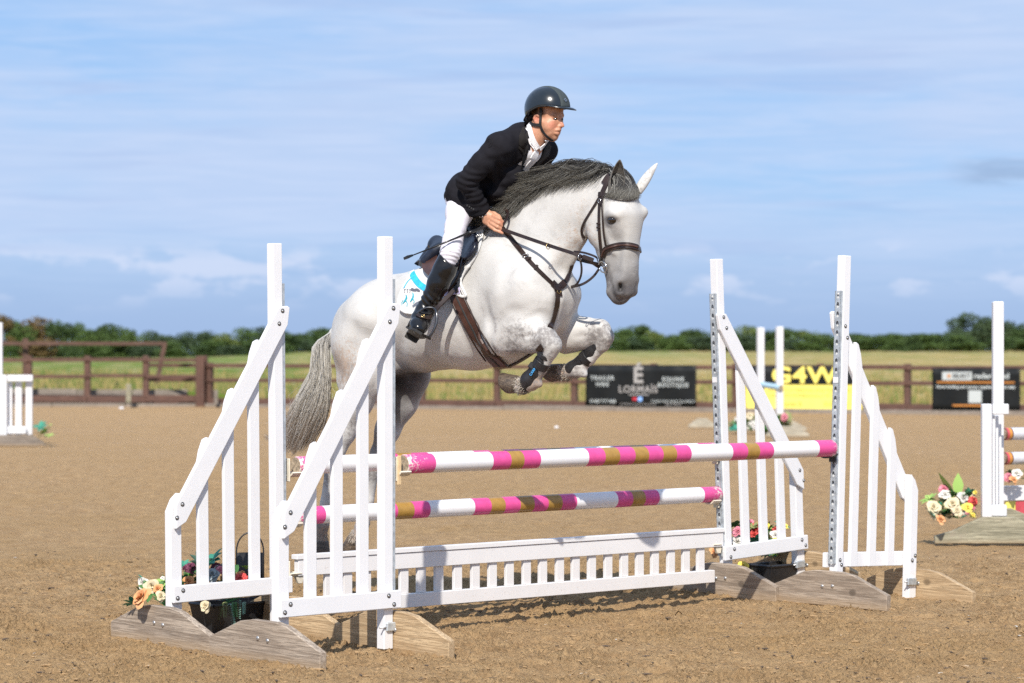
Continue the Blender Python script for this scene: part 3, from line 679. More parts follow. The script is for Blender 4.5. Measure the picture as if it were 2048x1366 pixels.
def on_line(O, px, d=None):
    """distance along the pole line from O at which it is seen in column px"""
    d = d or PD; k = (px - CX) / FPX; return (k * O.y - O.x) / (d.x - k * d.y)
def jump_pole(A, B, r, bands, label, worn=True, end_grain=True):
    """pole from A to B; bands = [(t_end in metres, material key)]"""
    d = B - A; L = d.length; x = d.normalized(); q = x.to_track_quat('X', 'Z')
    bm = bmesh.new(); lay = bm.verts.layers.float.new('endness'); seg = 28; keys = []; rings = []
    ts = [0, .006]; mk = []
    mats = []; prev = 0
    for (t, m) in bands:
        n = max(1, int((t - prev) / .09)); 
        for i in range(n): mk.append((prev + (t - prev) * i / n, prev + (t - prev) * (i + 1) / n, m))
        prev = t
        if m not in mats: mats.append(m)
    mats.append('end_grain')
    def ring(t, rr):
        vs = []
        for k in range(seg):
            a = 2 * math.pi * k / seg; v = bm.verts.new((t, math.cos(a) * rr, math.sin(a) * rr)); v[lay] = max(0, 1 - min(t, L - t) / .05); vs.append(v)
        return vs
    rr0 = ring(0, r * .93); R_ = ring(.006, r); f0 = bm.faces.new(rr0[::-1]); f0.material_index = len(mats) - 1
    def join(a, b, m):
        for k in range(seg):
            fc = bm.faces.new((a[k], a[(k + 1) % seg], b[(k + 1) % seg], b[k])); fc.material_index = mats.index(m); fc.smooth = True
    join(rr0, R_, mk[0][2]); prevr = R_
    for (a, b, m) in mk:
        b2 = min(b, L - .006)
        if b2 <= .006: continue
        nr = ring(b2, r * (1 + .006 * math.sin(b * 7))); join(prevr, nr, m); prevr = nr
    e = ring(L, r * .93); join(prevr, e, mk[-1][2]); fe = bm.faces.new(e); fe.material_index = len(mats) - 1
    bmesh.ops.recalc_face_normals(bm, faces=bm.faces)
    me = bpy.data.meshes.new('jump_pole'); bm.to_mesh(me); bm.free()
    for m in mats: me.materials.append(M[m])
    o = bpy.data.objects.new('jump_pole', me); COL.objects.link(o); o.location = A; o.rotation_mode = 'QUATERNION'; o.rotation_quaternion = q
    return tag(o, label, 'jump pole', 'pink, white and gold striped jump poles')
W_, P_, G_, PW = 'pole_white', 'pink', 'gold', 'pink_worn'
def bands_px(O, xs_, t0):
    return [(on_line(O, x) - t0, m) for x, m in xs_]
Of = FL + TD * .075; Or = RL + TD * .075                                     # poles hang in cups just in front of the channels
t0, t1 = on_line(Of, 803), on_line(Of, 1668); dz = .022
seq = [(860, PW), (975, W_), (1011, P_), (1037, G_), (1070, P_), (1166, W_), (1199, P_), (1228, G_), (1259, P_), (1286, G_), (1315, P_), (1342, G_), (1371, P_), (1454, W_), (1484, P_), (1508, G_), (1536, P_), (1627, W_), (1675, PW)]
Of = FL; t0, t1 = on_line(Of, 806), on_line(Of, 1664)
fz = lambda y, px, O: CAMZ - (y - HY) * ((O + PD * on_line(O, px)).y) / FPX
FA = FL + PD * t0 + Vector((0, 0, fz(927.5, 830, FL))); FB = FL + PD * t1 + Vector((0, 0, fz(896.5, 1655, FL)))
jump_pole(FA, FB, .0435, bands_px(FL, seq, t0), 'front striped pole, highest and nearest, spanning between the two front wings')
PDr = (RR - RL).normalized()
def tr(px): return on_line(RL, px, PDr)
t0r, t1r = tr(591), tr(1436)
seq = [(642, PW), (757, W_), (786, P_), (819, G_), (851, P_), (940, W_), (973, P_), (1001, G_), (1031, P_), (1059, G_), (1087, P_), (1115, G_), (1144, P_), (1226, W_), (1256, P_), (1281, G_), (1309, P_), (1399, W_), (1438, PW)]
zr = lambda y, px: CAMZ - (y - HY) * ((RL + PDr * tr(px)).y) / FPX
RA = RL + PDr * t0r + Vector((0, 0, zr(1030.5, 620))); RB = RL + PDr * t1r + Vector((0, 0, zr(989, 1418)))
jump_pole(RA, RB, .0425, [(tr(x) - t0r, m) for x, m in seq], 'lower rear striped pole hanging above the white gate')
seq = [(642, PW), (757, W_), (790, P_), (819, G_), (852, P_), (943, W_), (975, P_), (1003, G_), (1035, P_), (1062, G_), (1090, P_), (1117, G_), (1146, P_), (1222, W_), (1256, P_), (1284, G_), (1312, P_), (1392, W_), (1430, PW)]
t0u, t1u = tr(591), tr(1428)
RA = RL + PDr * t0u + Vector((0, 0, zr(930, 620))); RB = RL + PDr * t1u + Vector((0, 0, zr(901, 1418)))
jump_pole(RA, RB, .0425, [(tr(x) - t0u, m) for x, m in seq], 'upper rear striped pole mostly hidden behind the front pole')
# cups
def cup(O, px, z, sgn, mat, label, d, r=.0435, tt=None):
    t = tt if tt is not None else 0; rz = math.atan2(d.y, d.x) + (math.pi if sgn < 0 else 0)
    ln = .040 * z if O is FR else -.046 * z if O is RR else 0
    e = empty('pole_cup', O + d * (t + ln) + Vector((0, 0, z)), rz, label, 'jump cup', 'cups holding the poles')
    bm = bmesh.new(); bm_box(bm, (.0515, -.022, -.075), (.060, .022, .035), .003); bmobj('back_plate', bm, M[mat if mat != 'cup' else 'cup'], e)
    bm = bmesh.new(); n = 8; prev = None                                       # shallow curved cradle
    rows = []
    for i in range(n + 1):
        a = R(-52 + 104 * i / n); y = math.sin(a) * (r + .004); zz0 = -math.cos(a) * (r + .002)
        y2 = math.sin(a) * (r + .013); z2 = -math.cos(a) * (r + .011)
        rows.append([bm.verts.new(p) for p in ((.058, y, zz0), (.118, y, zz0), (.118, y2, z2), (.058, y2, z2))])
    for A_, B_ in zip(rows, rows[1:]):
        for k in range(4): bm.faces.new((A_[k], A_[(k + 1) % 4], B_[(k + 1) % 4], B_[k]))
    bm.faces.new(rows[0][::-1]); bm.faces.new(rows[-1]); bmobj('cradle', bm, M[mat], e, False)
    bm = bmesh.new(); tube(bm, [(.035, 0, -.045), (.062, 0, -.045)], .005, 8); bmobj('pin', bm, M['bolt'], e, True)
    return e
def zat(A, B, O): # pole height above O projected
    t = (O - A).to_2d().dot((B - A).to_2d()) / (B - A).to_2d().length_squared; return (A + (B - A) * t).z
cup(FL, 0, zat(FA, FB, FL), 1, 'cup', 'off white cup under the left end of the front pole', PD)
cup(FR, 0, zat(FA, FB, FR), -1, 'black_plastic', 'black cup under the right end of the front pole', PD)
cup(RL, 0, zat(RA, RB, RL), 1, 'cup', 'off white cup under the left end of the upper rear pole', PDr); cup(RR, 0, zat(RA, RB, RR), -1, 'cup', 'off white cup under the right end of the upper rear pole', PDr)
zl = zr(1030.5, 620); zrr = zr(989, 1418)
cup(RL, 0, zl, 1, 'cup', 'off white cup under the left end of the lower rear pole', PDr); cup(RR, 0, zrr, -1, 'cup', 'off white cup under the right end of the lower rear pole', PDr)
# the little bare wood packer behind the front left cup
b = bmesh.new(); bm_box(b, (.050, -.030, -.09), (.0705, -.023, .04), .002); o = bmobj('wood_packer', b, M['pale_wood']); o.location = FL + Vector((0, 0, zat(FA, FB, FL))); o.rotation_euler = (0, 0, math.atan2(PD.y, PD.x)); tag(o, 'thin bare pine slip beside the front left pole cup', 'wood slip')

# white hanging gate
gA = tr(586); gB = tr(1441); L = gB - gA; zgt = .362
gz = lambda z: z
e = empty('hanging_gate', RL + PDr * gA, math.atan2(PDr.y, PDr.x), 'low white picket gate hanging under the rear poles', 'jump gate')
def gbox(nm, a, b, bev=.002, mat='white_d'):
    bm = bmesh.new(); bm_box(bm, a, b, bev); return bmobj(nm, bm, M[mat], e)
gx0 = .012
gbox('top_cap', (.0, -.034, .340), (L, .014, .363)); gbox('top_rail', (gx0, -.028, .262), (L - .004, .008, .3385)); gbox('bottom_rail', (.055, -.028, .070), (L - .07, .008, .137))
n = 24
for i in range(n):
    x = .085 + (L - .085 - .16) * i / (n - 1) + rt.uniform(-.004, .004)
    gbox('slat', (x - .024, -.016, .1375), (x + .026, .004, .2615), .0015)
for x in (.03, L - .03):
    bm = bmesh.new(); bm_prism(bm, [(x - .028, .26), (x + .028, .26), (x + .01, .225), (x - .01, .225)], -.02, .0, .002); bmobj('hook_plate', bm, M['cup'], e)
for O, s_, nm in ((RL, 1, 'left'), (RR, -1, 'right')):
    cup(O, 0, .30, s_, 'cup', f'off white cup under the {nm} end of the white gate', PDr, r=.03)

# ------------------------------------------------------------------ implicit sculpting (smooth unions of tapered, flattened capsules)
import openvdb
class Field:
    def __init__(s, lo, hi, h):
        s.lo = np.array(lo, float); s.h = h; s.n = np.ceil((np.array(hi) - s.lo) / h).astype(int) + 1
        s.f = np.full(s.n, .25, np.float32)
    def win(s, lo, hi):
        a = np.maximum(np.floor((lo - s.lo) / s.h).astype(int), 0); b = np.minimum(np.ceil((hi - s.lo) / s.h).astype(int) + 1, s.n)
        if (b <= a).any(): return None
        ax = [(s.lo[i] + np.arange(a[i], b[i]) * s.h).astype(np.float32) for i in range(3)]
        return tuple(slice(a[i], b[i]) for i in range(3)), ax
    def comb(s, sl, d, k, op):
        o = s.f[sl]
        if op == 'add':
            if k > 0: h = np.clip(.5 + .5 * (o - d) / k, 0, 1); s.f[sl] = o + (d - o) * h - k * h * (1 - h)
            else: s.f[sl] = np.minimum(o, d)
        else:
            if k > 0: h = np.clip(.5 - .5 * (o + d) / k, 0, 1); s.f[sl] = o + (-d - o) * h + k * h * (1 - h)
            else: s.f[sl] = np.maximum(o, -d)
    def cap(s, a, b, ra, rb, k=.03, flat=1.0, lat=None, op='add'):
        """tapered capsule a-b; flattened by `flat` along unit axis `lat`"""
        a = np.array(a, float); b = np.array(b, float); r = max(ra, rb) * max(1, flat) + k + .015
        g = s.win(np.minimum(a, b) - r, np.maximum(a, b) + r)
        if g is None: return
        sl, ax = g; ab = b - a; L2 = float(ab @ ab) + 1e-12
        x = ax[0][:, None, None] - a[0]; y = ax[1][None, :, None] - a[1]; z = ax[2][None, None, :] - a[2]
        t = np.clip((x * ab[0] + y * ab[1] + z * ab[2]) / L2, 0, 1).astype(np.float32)
        dx = x - t * ab[0]; dy = y - t * ab[1]; dz = z - t * ab[2]
        q = dx * dx + dy * dy + dz * dz; rr = ra + (rb - ra) * t
        if lat is not None and flat != 1:
            l = dx * lat[0] + dy * lat[1] + dz * lat[2]; q2 = q + l * l * (1 / flat ** 2 - 1); e = np.sqrt(np.maximum(q2, 1e-12))
            e_ = np.sqrt(np.maximum(q + l * l * (1 / flat ** 4 - 1), 1e-12)); d = e * (e - rr) / np.maximum(e_, 1e-6)
            d = np.where(e < rr, (e - rr) * min(1, flat), d)
        else: d = np.sqrt(q) - rr
        s.comb(sl, d.astype(np.float32), k, op)
    def ell(s, c, axes, rad, k=.02, op='add'):
        """ellipsoid with unit axes (3x3 rows) and radii"""
        c = np.array(c, float); A = np.array([list(v) for v in axes], float); rad = np.array(rad, float); r = rad.max() + k + .015
        g = s.win(c - r, c + r)
        if g is None: return
        sl, ax = g; x = ax[0][:, None, None] - c[0]; y = ax[1][None, :, None] - c[1]; z = ax[2][None, None, :] - c[2]
        p = [(x * A[i][0] + y * A[i][1] + z * A[i][2]) for i in range(3)]
        k0 = np.sqrt(sum((p[i] / rad[i]) ** 2 for i in range(3))); k1 = np.sqrt(sum((p[i] / rad[i] ** 2) ** 2 for i in range(3)))
        s.comb(sl, (k0 * (k0 - 1) / np.maximum(k1, 1e-6)).astype(np.float32), k, op)
    def chain(s, pts, k=.03, flat=1.0, lat=None):
        """pts: (point, radius)"""
        for (a, ra), (b, rb) in zip(pts, pts[1:]): s.cap(a, b, ra, rb, k, flat, lat)
    def mesh(s, name, mat=None, parent=None, smooth_it=2, iso=0.0):
        g = openvdb.FloatGrid(.25); g.copyFromArray(s.f); p, q = g.convertToQuads(iso)
        p = p.astype(np.float64); q = q.astype(np.int64)
        for _ in range(smooth_it):                                            # light relaxation of the voxel steps
            e = np.concatenate([q[:, [0, 1]], q[:, [1, 2]], q[:, [2, 3]], q[:, [3, 0]]]); a = np.zeros_like(p); c = np.bincount(np.concatenate([e[:, 0], e[:, 1]]), minlength=len(p)).astype(float)
            for i in range(3): a[:, i] = np.bincount(e[:, 0], p[e[:, 1], i], len(p)) + np.bincount(e[:, 1], p[e[:, 0], i], len(p))
            p = p * .45 + .55 * a / np.maximum(c, 1)[:, None]
        return npmesh(name, p * s.h + s.lo, q, mat, True, parent)

class Plane:
    """vertical median plane through a point with a heading; pixels plus a lateral offset (metres, towards the camera) give world points"""
    def __init__(s, px, py, Y, yaw):
        s.C = P3(px, py, Y); s.H = Vector((math.cos(R(yaw)), -math.sin(R(yaw)), 0)); s.L = Vector((-math.sin(R(yaw)), -math.cos(R(yaw)), 0)); s.yaw = yaw
    def __call__(s, px, py, l=0.0):
        k = (px - CX) / FPX; Y = (l + s.C.dot(s.L)) / (s.L.x * k + s.L.y); return P3(px, py, Y)
    def r(s, px, py, rp, l=0.0): return rp * s(px, py, l).y / FPX
HS = Plane(1112, 600, 12.12, 37)

# ------------------------------------------------------------------ the grey horse
def build_horse():
    F = Field((-1.26, 11.2, .16), (.88, 13.8, 2.24), .0072)
    def c(pts, k=.03, flat=1.0, pl=HS, lat=None, l0=0):
        q = [(pl(x, y, l + l0), r * pl(x, y, l + l0).y / FPX) for (x, y, l, r) in pts]
        F.chain(q, k, flat, pl.L if lat is None else lat)
    # trunk
    c([(738, 664, 0, 79), (800, 637, 0, 83), (870, 636, 0, 99), (945, 630, 0, 107)], .06, .88)
    c([(945, 628, 0, 106), (1010, 612, 0, 104), (1072, 590, 0, 88)], .06, .84)
    c([(905, 560, 0, 45), (960, 500, 0, 44), (1000, 492, 0, 52)], .10, .55)                        # withers
    c([(1000, 560, .06, 70), (1052, 560, .06, 66)], .08, .8); c([(1000, 560, -.06, 70), (1052, 560, -.06, 66)], .08, .8)
    # haunches
    for s in (1, -1):
        c([(740, 640, .12 * s, 62), (722, 690, .12 * s, 55), (742, 745, .13 * s, 50)] if s > 0 else [(762, 640, .12 * s, 62), (772, 700, .12 * s, 58), (812, 752, .13 * s, 46)], .06, .8)
        c([(718, 640, .08 * s, 40), (702, 690, .09 * s, 33), (703, 760, .11 * s, 33)] if s > 0 else [(722, 640, .08 * s, 42), (752, 700, .09 * s, 36), (780, 770, .11 * s, 34)], .05, .8)
    c([(760, 615, .06, 50), (820, 600, .06, 44)], .06, .8); c([(760, 615, -.06, 50), (820, 600, -.06, 44)], .06, .8)
    # shoulders and breast
    c([(990, 520, .13, 42), (1030, 585, .17, 58), (1050, 630, .165, 48)], .07, .62)
    c([(990, 520, -.13, 42), (1050, 585, -.17, 58), (1090, 625, -.165, 48)], .07, .62)
    c([(1078, 598, .10, 54), (1074, 640, .10, 44)], .035, .9); c([(1112, 590, -.12, 52), (1106, 632, -.12, 42)], .035, .95)
    c([(1060, 650, 0, 46), (1010, 690, 0, 40)], .05, 1.1)
    # neck
    c([(1029, 551, 0, 95), (1076, 486, 0, 78), (1120, 436, 0, 61), (1166, 408, 0, 51), (1212, 393, 0, 42)], .045, .50)
    c([(1098, 558, 0, 33), (1125, 508, 0, 28), (1151, 472, 0, 26)], .035, .8)                         # windpipe side
    c([(1010, 478, 0, 26), (1060, 428, 0, 22), (1120, 394, 0, 20), (1180, 370, 0, 18), (1222, 364, 0, 16)], .05, .7)     # crest
    # ---- near (right) fore leg
    c([(1022, 640, .15, 50), (1000, 672, .15, 36)], .05, .8)
    c([(1005, 668, .16, 42), (1050, 664, .165, 33), (1085, 672, .17, 25)], .03, .85)
    c([(1005, 690, .15, 24), (1055, 690, .16, 16), (1088, 692, .17, 15)], .02, .85)
    c([(1094, 676, .17, 22), (1104, 690, .17, 19), (1100, 704, .17, 15)], .02)                        # knee
    c([(1100, 706, .17, 13.5), (1083, 738, .165, 11.5), (1068, 760, .16, 12.5)], .012)                   # cannon
    c([(1076, 742, .165, 8), (1060, 756, .16, 9)], .01)
    c([(1066, 762, .16, 15), (1064, 766, .16, 15)], .012)                                             # fetlock
    c([(1062, 767, .16, 15), (1040, 772, .155, 17)], .012)                                            # pastern
    c([(1072, 762, .16, 10), (1078, 768, .16, 8)], .012)
    # ---- far fore leg
    c([(1100, 640, -.15, 46), (1140, 668, -.15, 34)], .05, .8)
    c([(1135, 668, -.16, 34), (1170, 664, -.17, 28), (1198, 660, -.175, 22)], .03, .85)
    c([(1130, 690, -.16, 18), (1170, 686, -.17, 12), (1195, 676, -.175, 12)], .02)
    c([(1202, 660, -.18, 20), (1210, 674, -.18, 17), (1206, 690, -.18, 14)], .02)
    c([(1205, 690, -.18, 12.5), (1180, 718, -.175, 11), (1160, 735, -.17, 12)], .012)
    c([(1158, 738, -.17, 14.5), (1155, 742, -.17, 14.5)], .012)
    c([(1150, 743, -.17, 14), (1126, 744, -.165, 16)], .012)
    c([(1166, 744, -.17, 8.5), (1168, 748, -.17, 8)], .012)
    # ---- near hind leg
    c([(735, 735, .14, 50), (712, 800, .14, 36), (690, 860, .13, 24), (674, 905, .13, 17)], .04, .75)
    c([(672, 905, .13, 17), (666, 930, .13, 17), (662, 948, .13, 14)], .015, .8)
    c([(682, 900, .13, 9), (690, 860, .13, 10)], .02)
    c([(661, 950, .13, 12.5), (652, 1005, .13, 11.5), (645, 1045, .13, 12.5)], .012)
    c([(644, 1050, .13, 15), (642, 1058, .13, 15)], .015); c([(641, 1062, .13, 12), (640, 1080, .13, 13.5)], .012)
    # ---- far hind leg
    c([(815, 745, -.14, 50), (800, 800, -.14, 38), (775, 860, -.13, 25), (757, 905, -.13, 17)], .04, .75)
    c([(755, 905, -.13, 16), (749, 930, -.13, 16), (745, 946, -.13, 13.5)], .015, .8)
    c([(745, 948, -.13, 12), (737, 1000, -.13, 11), (727, 1040, -.13, 12)], .012)
    c([(726, 1046, -.13, 14.5), (723, 1054, -.13, 14.5)], .015); c([(720, 1060, -.13, 11.5), (710, 1078, -.13, 13)], .012)
    # sheath and udder fold
    c([(800, 722, 0, 26), (850, 724, 0, 20)], .05)
    # tail dock
    c([(690, 655, 0, 16), (672, 668, 0, 13), (655, 690, 0, 9)], .02)
    # ---- head
    HD = build_horse.HD; D = HD
    def h(pts, k=.02, flat=1.0, lat=None): c(pts, k, flat, HD, lat)
    h([(1228, 384, 0, 40), (1232, 412, 0, 46), (1230, 445, 0, 52)], .03, .72)
    h([(1246, 405, 0, 26), (1246, 432, 0, 33), (1246, 462, 0, 29)], .035, 1.18)
    h([(1230, 445, 0, 52), (1232, 492, 0, 47), (1240, 535, 0, 37), (1243, 572, 0, 31)], .02, .56)
    for s in (1, -1):
        h([(1196, 440, .046 * s, 38), (1204, 462, .046 * s, 36), (1220, 492, .035 * s, 24)], .02, .40)    # cheeks
        h([(1186, 418, .045 * s, 24), (1198, 440, .05 * s, 26)], .02, .5)
        ex = (0 if s > 0 else 46)
        h([(1240 + ex, 424, .070 * s, 11), (1229 + ex, 428, .078 * s, 11), (1220 + ex, 434, .080 * s, 9)], .03, .9)      # brow
        h([(1224 + ex, 448, .080 * s, 6), (1214 + ex, 444, .080 * s, 6)], .015)
        h([(1212 + ex, 452, .078 * s, 6), (1228 + ex * .8, 505, .060 * s, 4)], .016)                       # facial crest
        ex = (0 if s > 0 else 28)
        h([(1236 + ex, 562, .040 * s, 13), (1237 + ex, 582, .040 * s, 12)], .014, .8)                       # nostril wings
    h([(1262, 430, 0, 14), (1262, 500, 0, 10), (1258, 556, 0, 12)], .03, 2.0)                             # nasal bone
    h([(1243, 580, 0, 27), (1240, 588, 0, 22)], .015, .85)
    h([(1228, 560, 0, 12), (1231, 584, 0, 14), (1237, 596, 0, 12)], .012, 1.6)                            # lips, chin
    def groove(a, b, r, k=.03, pl=HS): F.cap(pl(*a), pl(*b), r, r, k, op='sub')
    groove((862, 700, .40), (800, 640, .40), .02, .05)
    return F
def detail_horse(F):
    """second pass: creases and swellings laid on the skin found by casting rays at a first mesh"""
    ob = F.mesh('tmp'); me = ob.data; t = BVHTree.FromPolygons([v.co for v in me.vertices], [p.vertices for p in me.polygons]); bpy.data.objects.remove(ob); bpy.data.meshes.remove(me)
    cv = Vector((0, 0, CAMZ))
    def skin(x, y):
        r = t.ray_cast(cv, (P3(x, y, 10) - cv).normalized()); return r[0], r[1]
    def run(pts, r, depth, k, op):
        q = []; off = r + k / 4 - depth; sg = 1 if op == 'sub' else -1
        for p in spline(pts, max(3, len(pts) * 3)):
            c_, n_ = skin(p[0], p[1])
            if c_ is not None and (not q or (c_ - q[-1][0]).length < .12): q.append((c_, n_))
        m = len(q) - 1
        if m < 1: return
        C_ = []
        for i, (p, nn) in enumerate(q):
            f = math.sin(math.pi * (i + .12) / (m + .24)) ** .6; C_.append(np.array(p + nn * (sg * (off + (depth + k * .22) * 1.15 * (1 - f)))))
        lo = np.min(C_, axis=0) - r - k - .01; hi = np.max(C_, axis=0) + r + k + .01; g = F.win(lo, hi)
        if g is None: return
        sl, ax = g; 
        x, y, z = ax[0][:, None, None], ax[1][None, :, None], ax[2][None, None, :]; best = np.full((len(ax[0]), len(ax[1]), len(ax[2])), 9., np.float32)
        for a, b in zip(C_, C_[1:]):
            ab = b - a; L2 = float(ab @ ab) + 1e-12; X_, Y_, Z_ = x - a[0], y - a[1], z - a[2]; t_ = np.clip((X_ * ab[0] + Y_ * ab[1] + Z_ * ab[2]) / L2, 0, 1)
            best = np.minimum(best, (X_ - t_ * ab[0]) ** 2 + (Y_ - t_ * ab[1]) ** 2 + (Z_ - t_ * ab[2]) ** 2)
        F.comb(sl, (np.sqrt(best) - r).astype(np.float32), k, op)
    G = lambda pts, r, d, k=.02: run(pts, r, d, k, 'sub')
    A = lambda pts, r, d, k=.02: run(pts, r, d, k, 'add')
    G([(1176, 392), (1170, 415), (1165, 440), (1168, 470)], .012, .0075, .020)                        # behind the jowl
    A([(1186, 425), (1178, 445), (1182, 468), (1196, 490)], .022, .004, .03)
    A([(1212, 447), (1222, 452), (1236, 449)], .005, .004, .010); A([(1209, 436), (1222, 428), (1240, 434)], .007, .005, .012)      # lids
    G([(1213, 440), (1224, 440), (1234, 443)], .0115, .010, .005)
    A([(1216, 458), (1224, 485), (1232, 508)], .009, .003, .02); G([(1240, 455), (1240, 480), (1242, 500)], .014, .003, .04)
    for (x, y, r) in ((1240, 570, .011), (1241, 576, .012), (1240, 582, .009)):
        c_, n_ = skin(x, y); F.cap(c_ + n_ * .004, c_ - n_ * .02, r, r * .7, .006, op='sub')
    A([(1231, 568), (1238, 561), (1248, 564), (1251, 578)], .007, .0045, .010); A([(1230, 574), (1232, 586), (1240, 592)], .006, .003, .012)
    G([(1218, 552), (1223, 572), (1231, 588)], .005, .005, .006)
    G([(1228, 598), (1244, 600), (1262, 592)], .004, .004, .006)
    # neck, shoulder and breast
    G([(1150, 492), (1130, 525), (1104, 560)], .020, 0.0116, .05); A([(1090, 500), (1074, 535), (1066, 575)], .045, 0.0087, .08)
    G([(1045, 465), (1012, 540), (1010, 600)], .020, 0.0072, .06)
    G([(1122, 556), (1117, 600), (1109, 645)], .016, 0.0145, .03)                                         # between the breast muscles
    G([(1056, 634), (1082, 628), (1100, 640)], .014, 0.0116, .03); G([(1000, 640), (1020, 622), (1052, 622)], .014, 0.0043, .035)
    G([(1018, 678), (1050, 673), (1080, 668), (1092, 668)], .006, 0.0087, .008)
    A([(1000, 702), (1030, 699), (1070, 692)], .016, 0.0058, .025); A([(1015, 655), (1040, 650), (1075, 655)], .022, 0.0058, .03)
    G([(985, 655), (980, 690), (1000, 715)], .012, 0.0130, .025); G([(968, 590), (980, 645), (980, 680)], .016, 0.0072, .04)
    A([(1114, 666), (1119, 684)], .014, 0.0043, .02); G([(1096, 666), (1099, 690), (1093, 704)], .007, 0.0072, .014)
    G([(1146, 676), (1180, 667)], .006, 0.0072, .014); A([(1210, 660), (1217, 676)], .014, 0.0043, .02); G([(1194, 660), (1197, 684)], .007, 0.0072, .014)
    # ribs, flank, stifle, quarters
    for i in range(6): x = 828 + 25 * i; G([(x + 8, 625), (x - 1, 660), (x - 4, 700)], .014, 0.0020, .04)
    G([(815, 650), (800, 690), (800, 718)], .03, 0.0130, .05); G([(772, 690), (765, 740), (745, 790)], .02, 0.0116, .04)
    G([(712, 650), (698, 720), (690, 800)], .02, 0.0072, .04); A([(722, 625), (737, 648)], .03, 0.0058, .06)
    G([(692, 845), (678, 890)], .008, 0.0072, .015); G([(783, 840), (762, 890)], .008, 0.0072, .015)
    G([(962, 735), (935, 690), (912, 640), (900, 600)], .012, 0.0029, .03)
    return F
build_horse.HD = Plane(1238, 440, (lambda: HS(1225, 440).y)() + .0, 43)
HD = build_horse.HD

def grow_attr(obj, name, feats, noise_amp=0.0):
    """per-vertex weight 0..1 from marking and shade spots (point, radius)"""
    me = obj.data; n = len(me.vertices); co = np.empty(n * 3, np.float32); me.vertices.foreach_get('co', co); co = co.reshape(-1, 3); wv = np.zeros(n, np.float32)
    for (p, r, a) in feats:
        d = np.linalg.norm(co - np.array(p, np.float32), axis=1) / r; wv = np.maximum(wv, a * np.clip(1.15 - d, 0, 1))
    at = me.attributes.new(name, 'FLOAT', 'POINT'); at.data.foreach_set('value', np.clip(wv, 0, 1)); return obj
def m_coat():
    k = NB('grey horse coat'); v = k.co(); dark = k.attr('dapple'); skin = k.attr('skin'); warm = k.attr('warm'); dk2 = k.attr('charcoal_and_shade')  # both dark weights also carry shade painted inside the far hind thigh
    base = k.mix(k.rng(k.noise(v, 4, 4, .6), .3, .7), (.475, .463, .442), (.555, .546, .530))
    flea = k.noise(v, 110, 4, .65); c = k.mix(k.rng(flea, .64, .72, 0, .3), base, (.27, .23, .20)); c = k.mix(k.rng(k.noise(v, 13, 5, .7, .5), .50, .72, 0, .34), c, (.30, .285, .275))
    dn = k.noise(v, 42, 7, .74, .3); f = k.rng(k.math('ADD', k.math('MULTIPLY', dark, .62), dn), .80, 1.06)
    c = k.mix(k.math('MULTIPLY', f, .9), c, (.20, .185, .18))
    wn = k.noise(v, 60, 5, .7); c = k.mix(k.math('MULTIPLY', k.rng(k.math('ADD', k.math('MULTIPLY', warm, .4), wn), .62, .9), .8), c, (.42, .31, .235))
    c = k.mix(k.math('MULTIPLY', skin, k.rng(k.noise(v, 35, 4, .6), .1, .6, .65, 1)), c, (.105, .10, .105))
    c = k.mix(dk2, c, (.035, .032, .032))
    k.col(c); k.set(Roughness=.55); k.b.inputs['Sheen Weight'].default_value = .08; k.b.inputs['Specular IOR Level'].default_value = .3
    hair = k.noise(k.co(scale=(1, 1, 1)), 300, 3, .7); big = k.noise(v, 9, 3, .45, .3); vein = k.noise(v, 7, 2, .5, .9)
    vv = k.rng(k.math('ABSOLUTE', k.math('SUBTRACT', vein, .5)), 0, .012, 1, 0)
    coatn = k.noise(k.co(scale=(1, 1, 2.2), rot=(0, .6, 0)), 120, 4, .75, .4); mus = k.noise(k.co(loc=(3, 1, 2)), 16, 4, .55, .8); h = k.math('ADD', k.math('ADD', k.math('MULTIPLY', hair, .05), k.math('MULTIPLY', coatn, .10)), k.math('ADD', k.math('ADD', k.math('MULTIPLY', big, .34), k.math('MULTIPLY', mus, .16)), k.math('MULTIPLY', vv, .045))); k.bump(h, .42, .02); return k.m
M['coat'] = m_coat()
FH = detail_horse(build_horse())
horse = empty('horse', HS(930, 640), 0, 'grey horse with dark mane jumping over the striped poles, forelegs tucked up', 'horse')
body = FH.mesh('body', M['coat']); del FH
def adopt(o, par):
    """parent without moving: child geometry is in world coordinates"""
    o.parent = par; o.matrix_parent_inverse = Matrix.Translation(par.location).inverted() if par.type == 'EMPTY' and par.parent is None else Matrix(); return o
adopt(body, horse)
def hp(x, y, l, r, a=1.0, pl=HS): return (pl(x, y, l), r * .0025, a)
grow_attr(body, 'dapple', [hp(1095, 680, .17, 60), hp(1075, 760, .16, 60), hp(1030, 690, .2, 70, .75), hp(1205, 675, -.18, 60), hp(1140, 745, -.17, 60), hp(1010, 650, .2, 70, .6), hp(660, 930, .13, 90, .9), hp(645, 1060, .13, 60, 1), hp(720, 1055, -.13, 60, 1), hp(745, 930, -.13, 80, .8),
    hp(700, 760, .2, 120, .7), hp(675, 700, .1, 70, .75), hp(800, 800, -.1, 100, .5), hp(740, 600, .1, 60, .4), hp(700, 850, .15, 90, .6), hp(1040, 665, .22, 60, .75)])
grow_attr(body, 'warm', [hp(1150, 490, .1, 60, .9), hp(1130, 520, .12, 60, .6), hp(690, 730, .2, 80, .9), hp(1060, 770, .16, 60, .9), hp(1120, 750, -.17, 50, .9), hp(650, 1080, .13, 60, 1), hp(715, 1080, -.13, 60, 1), hp(1160, 430, .1, 50, .5)])
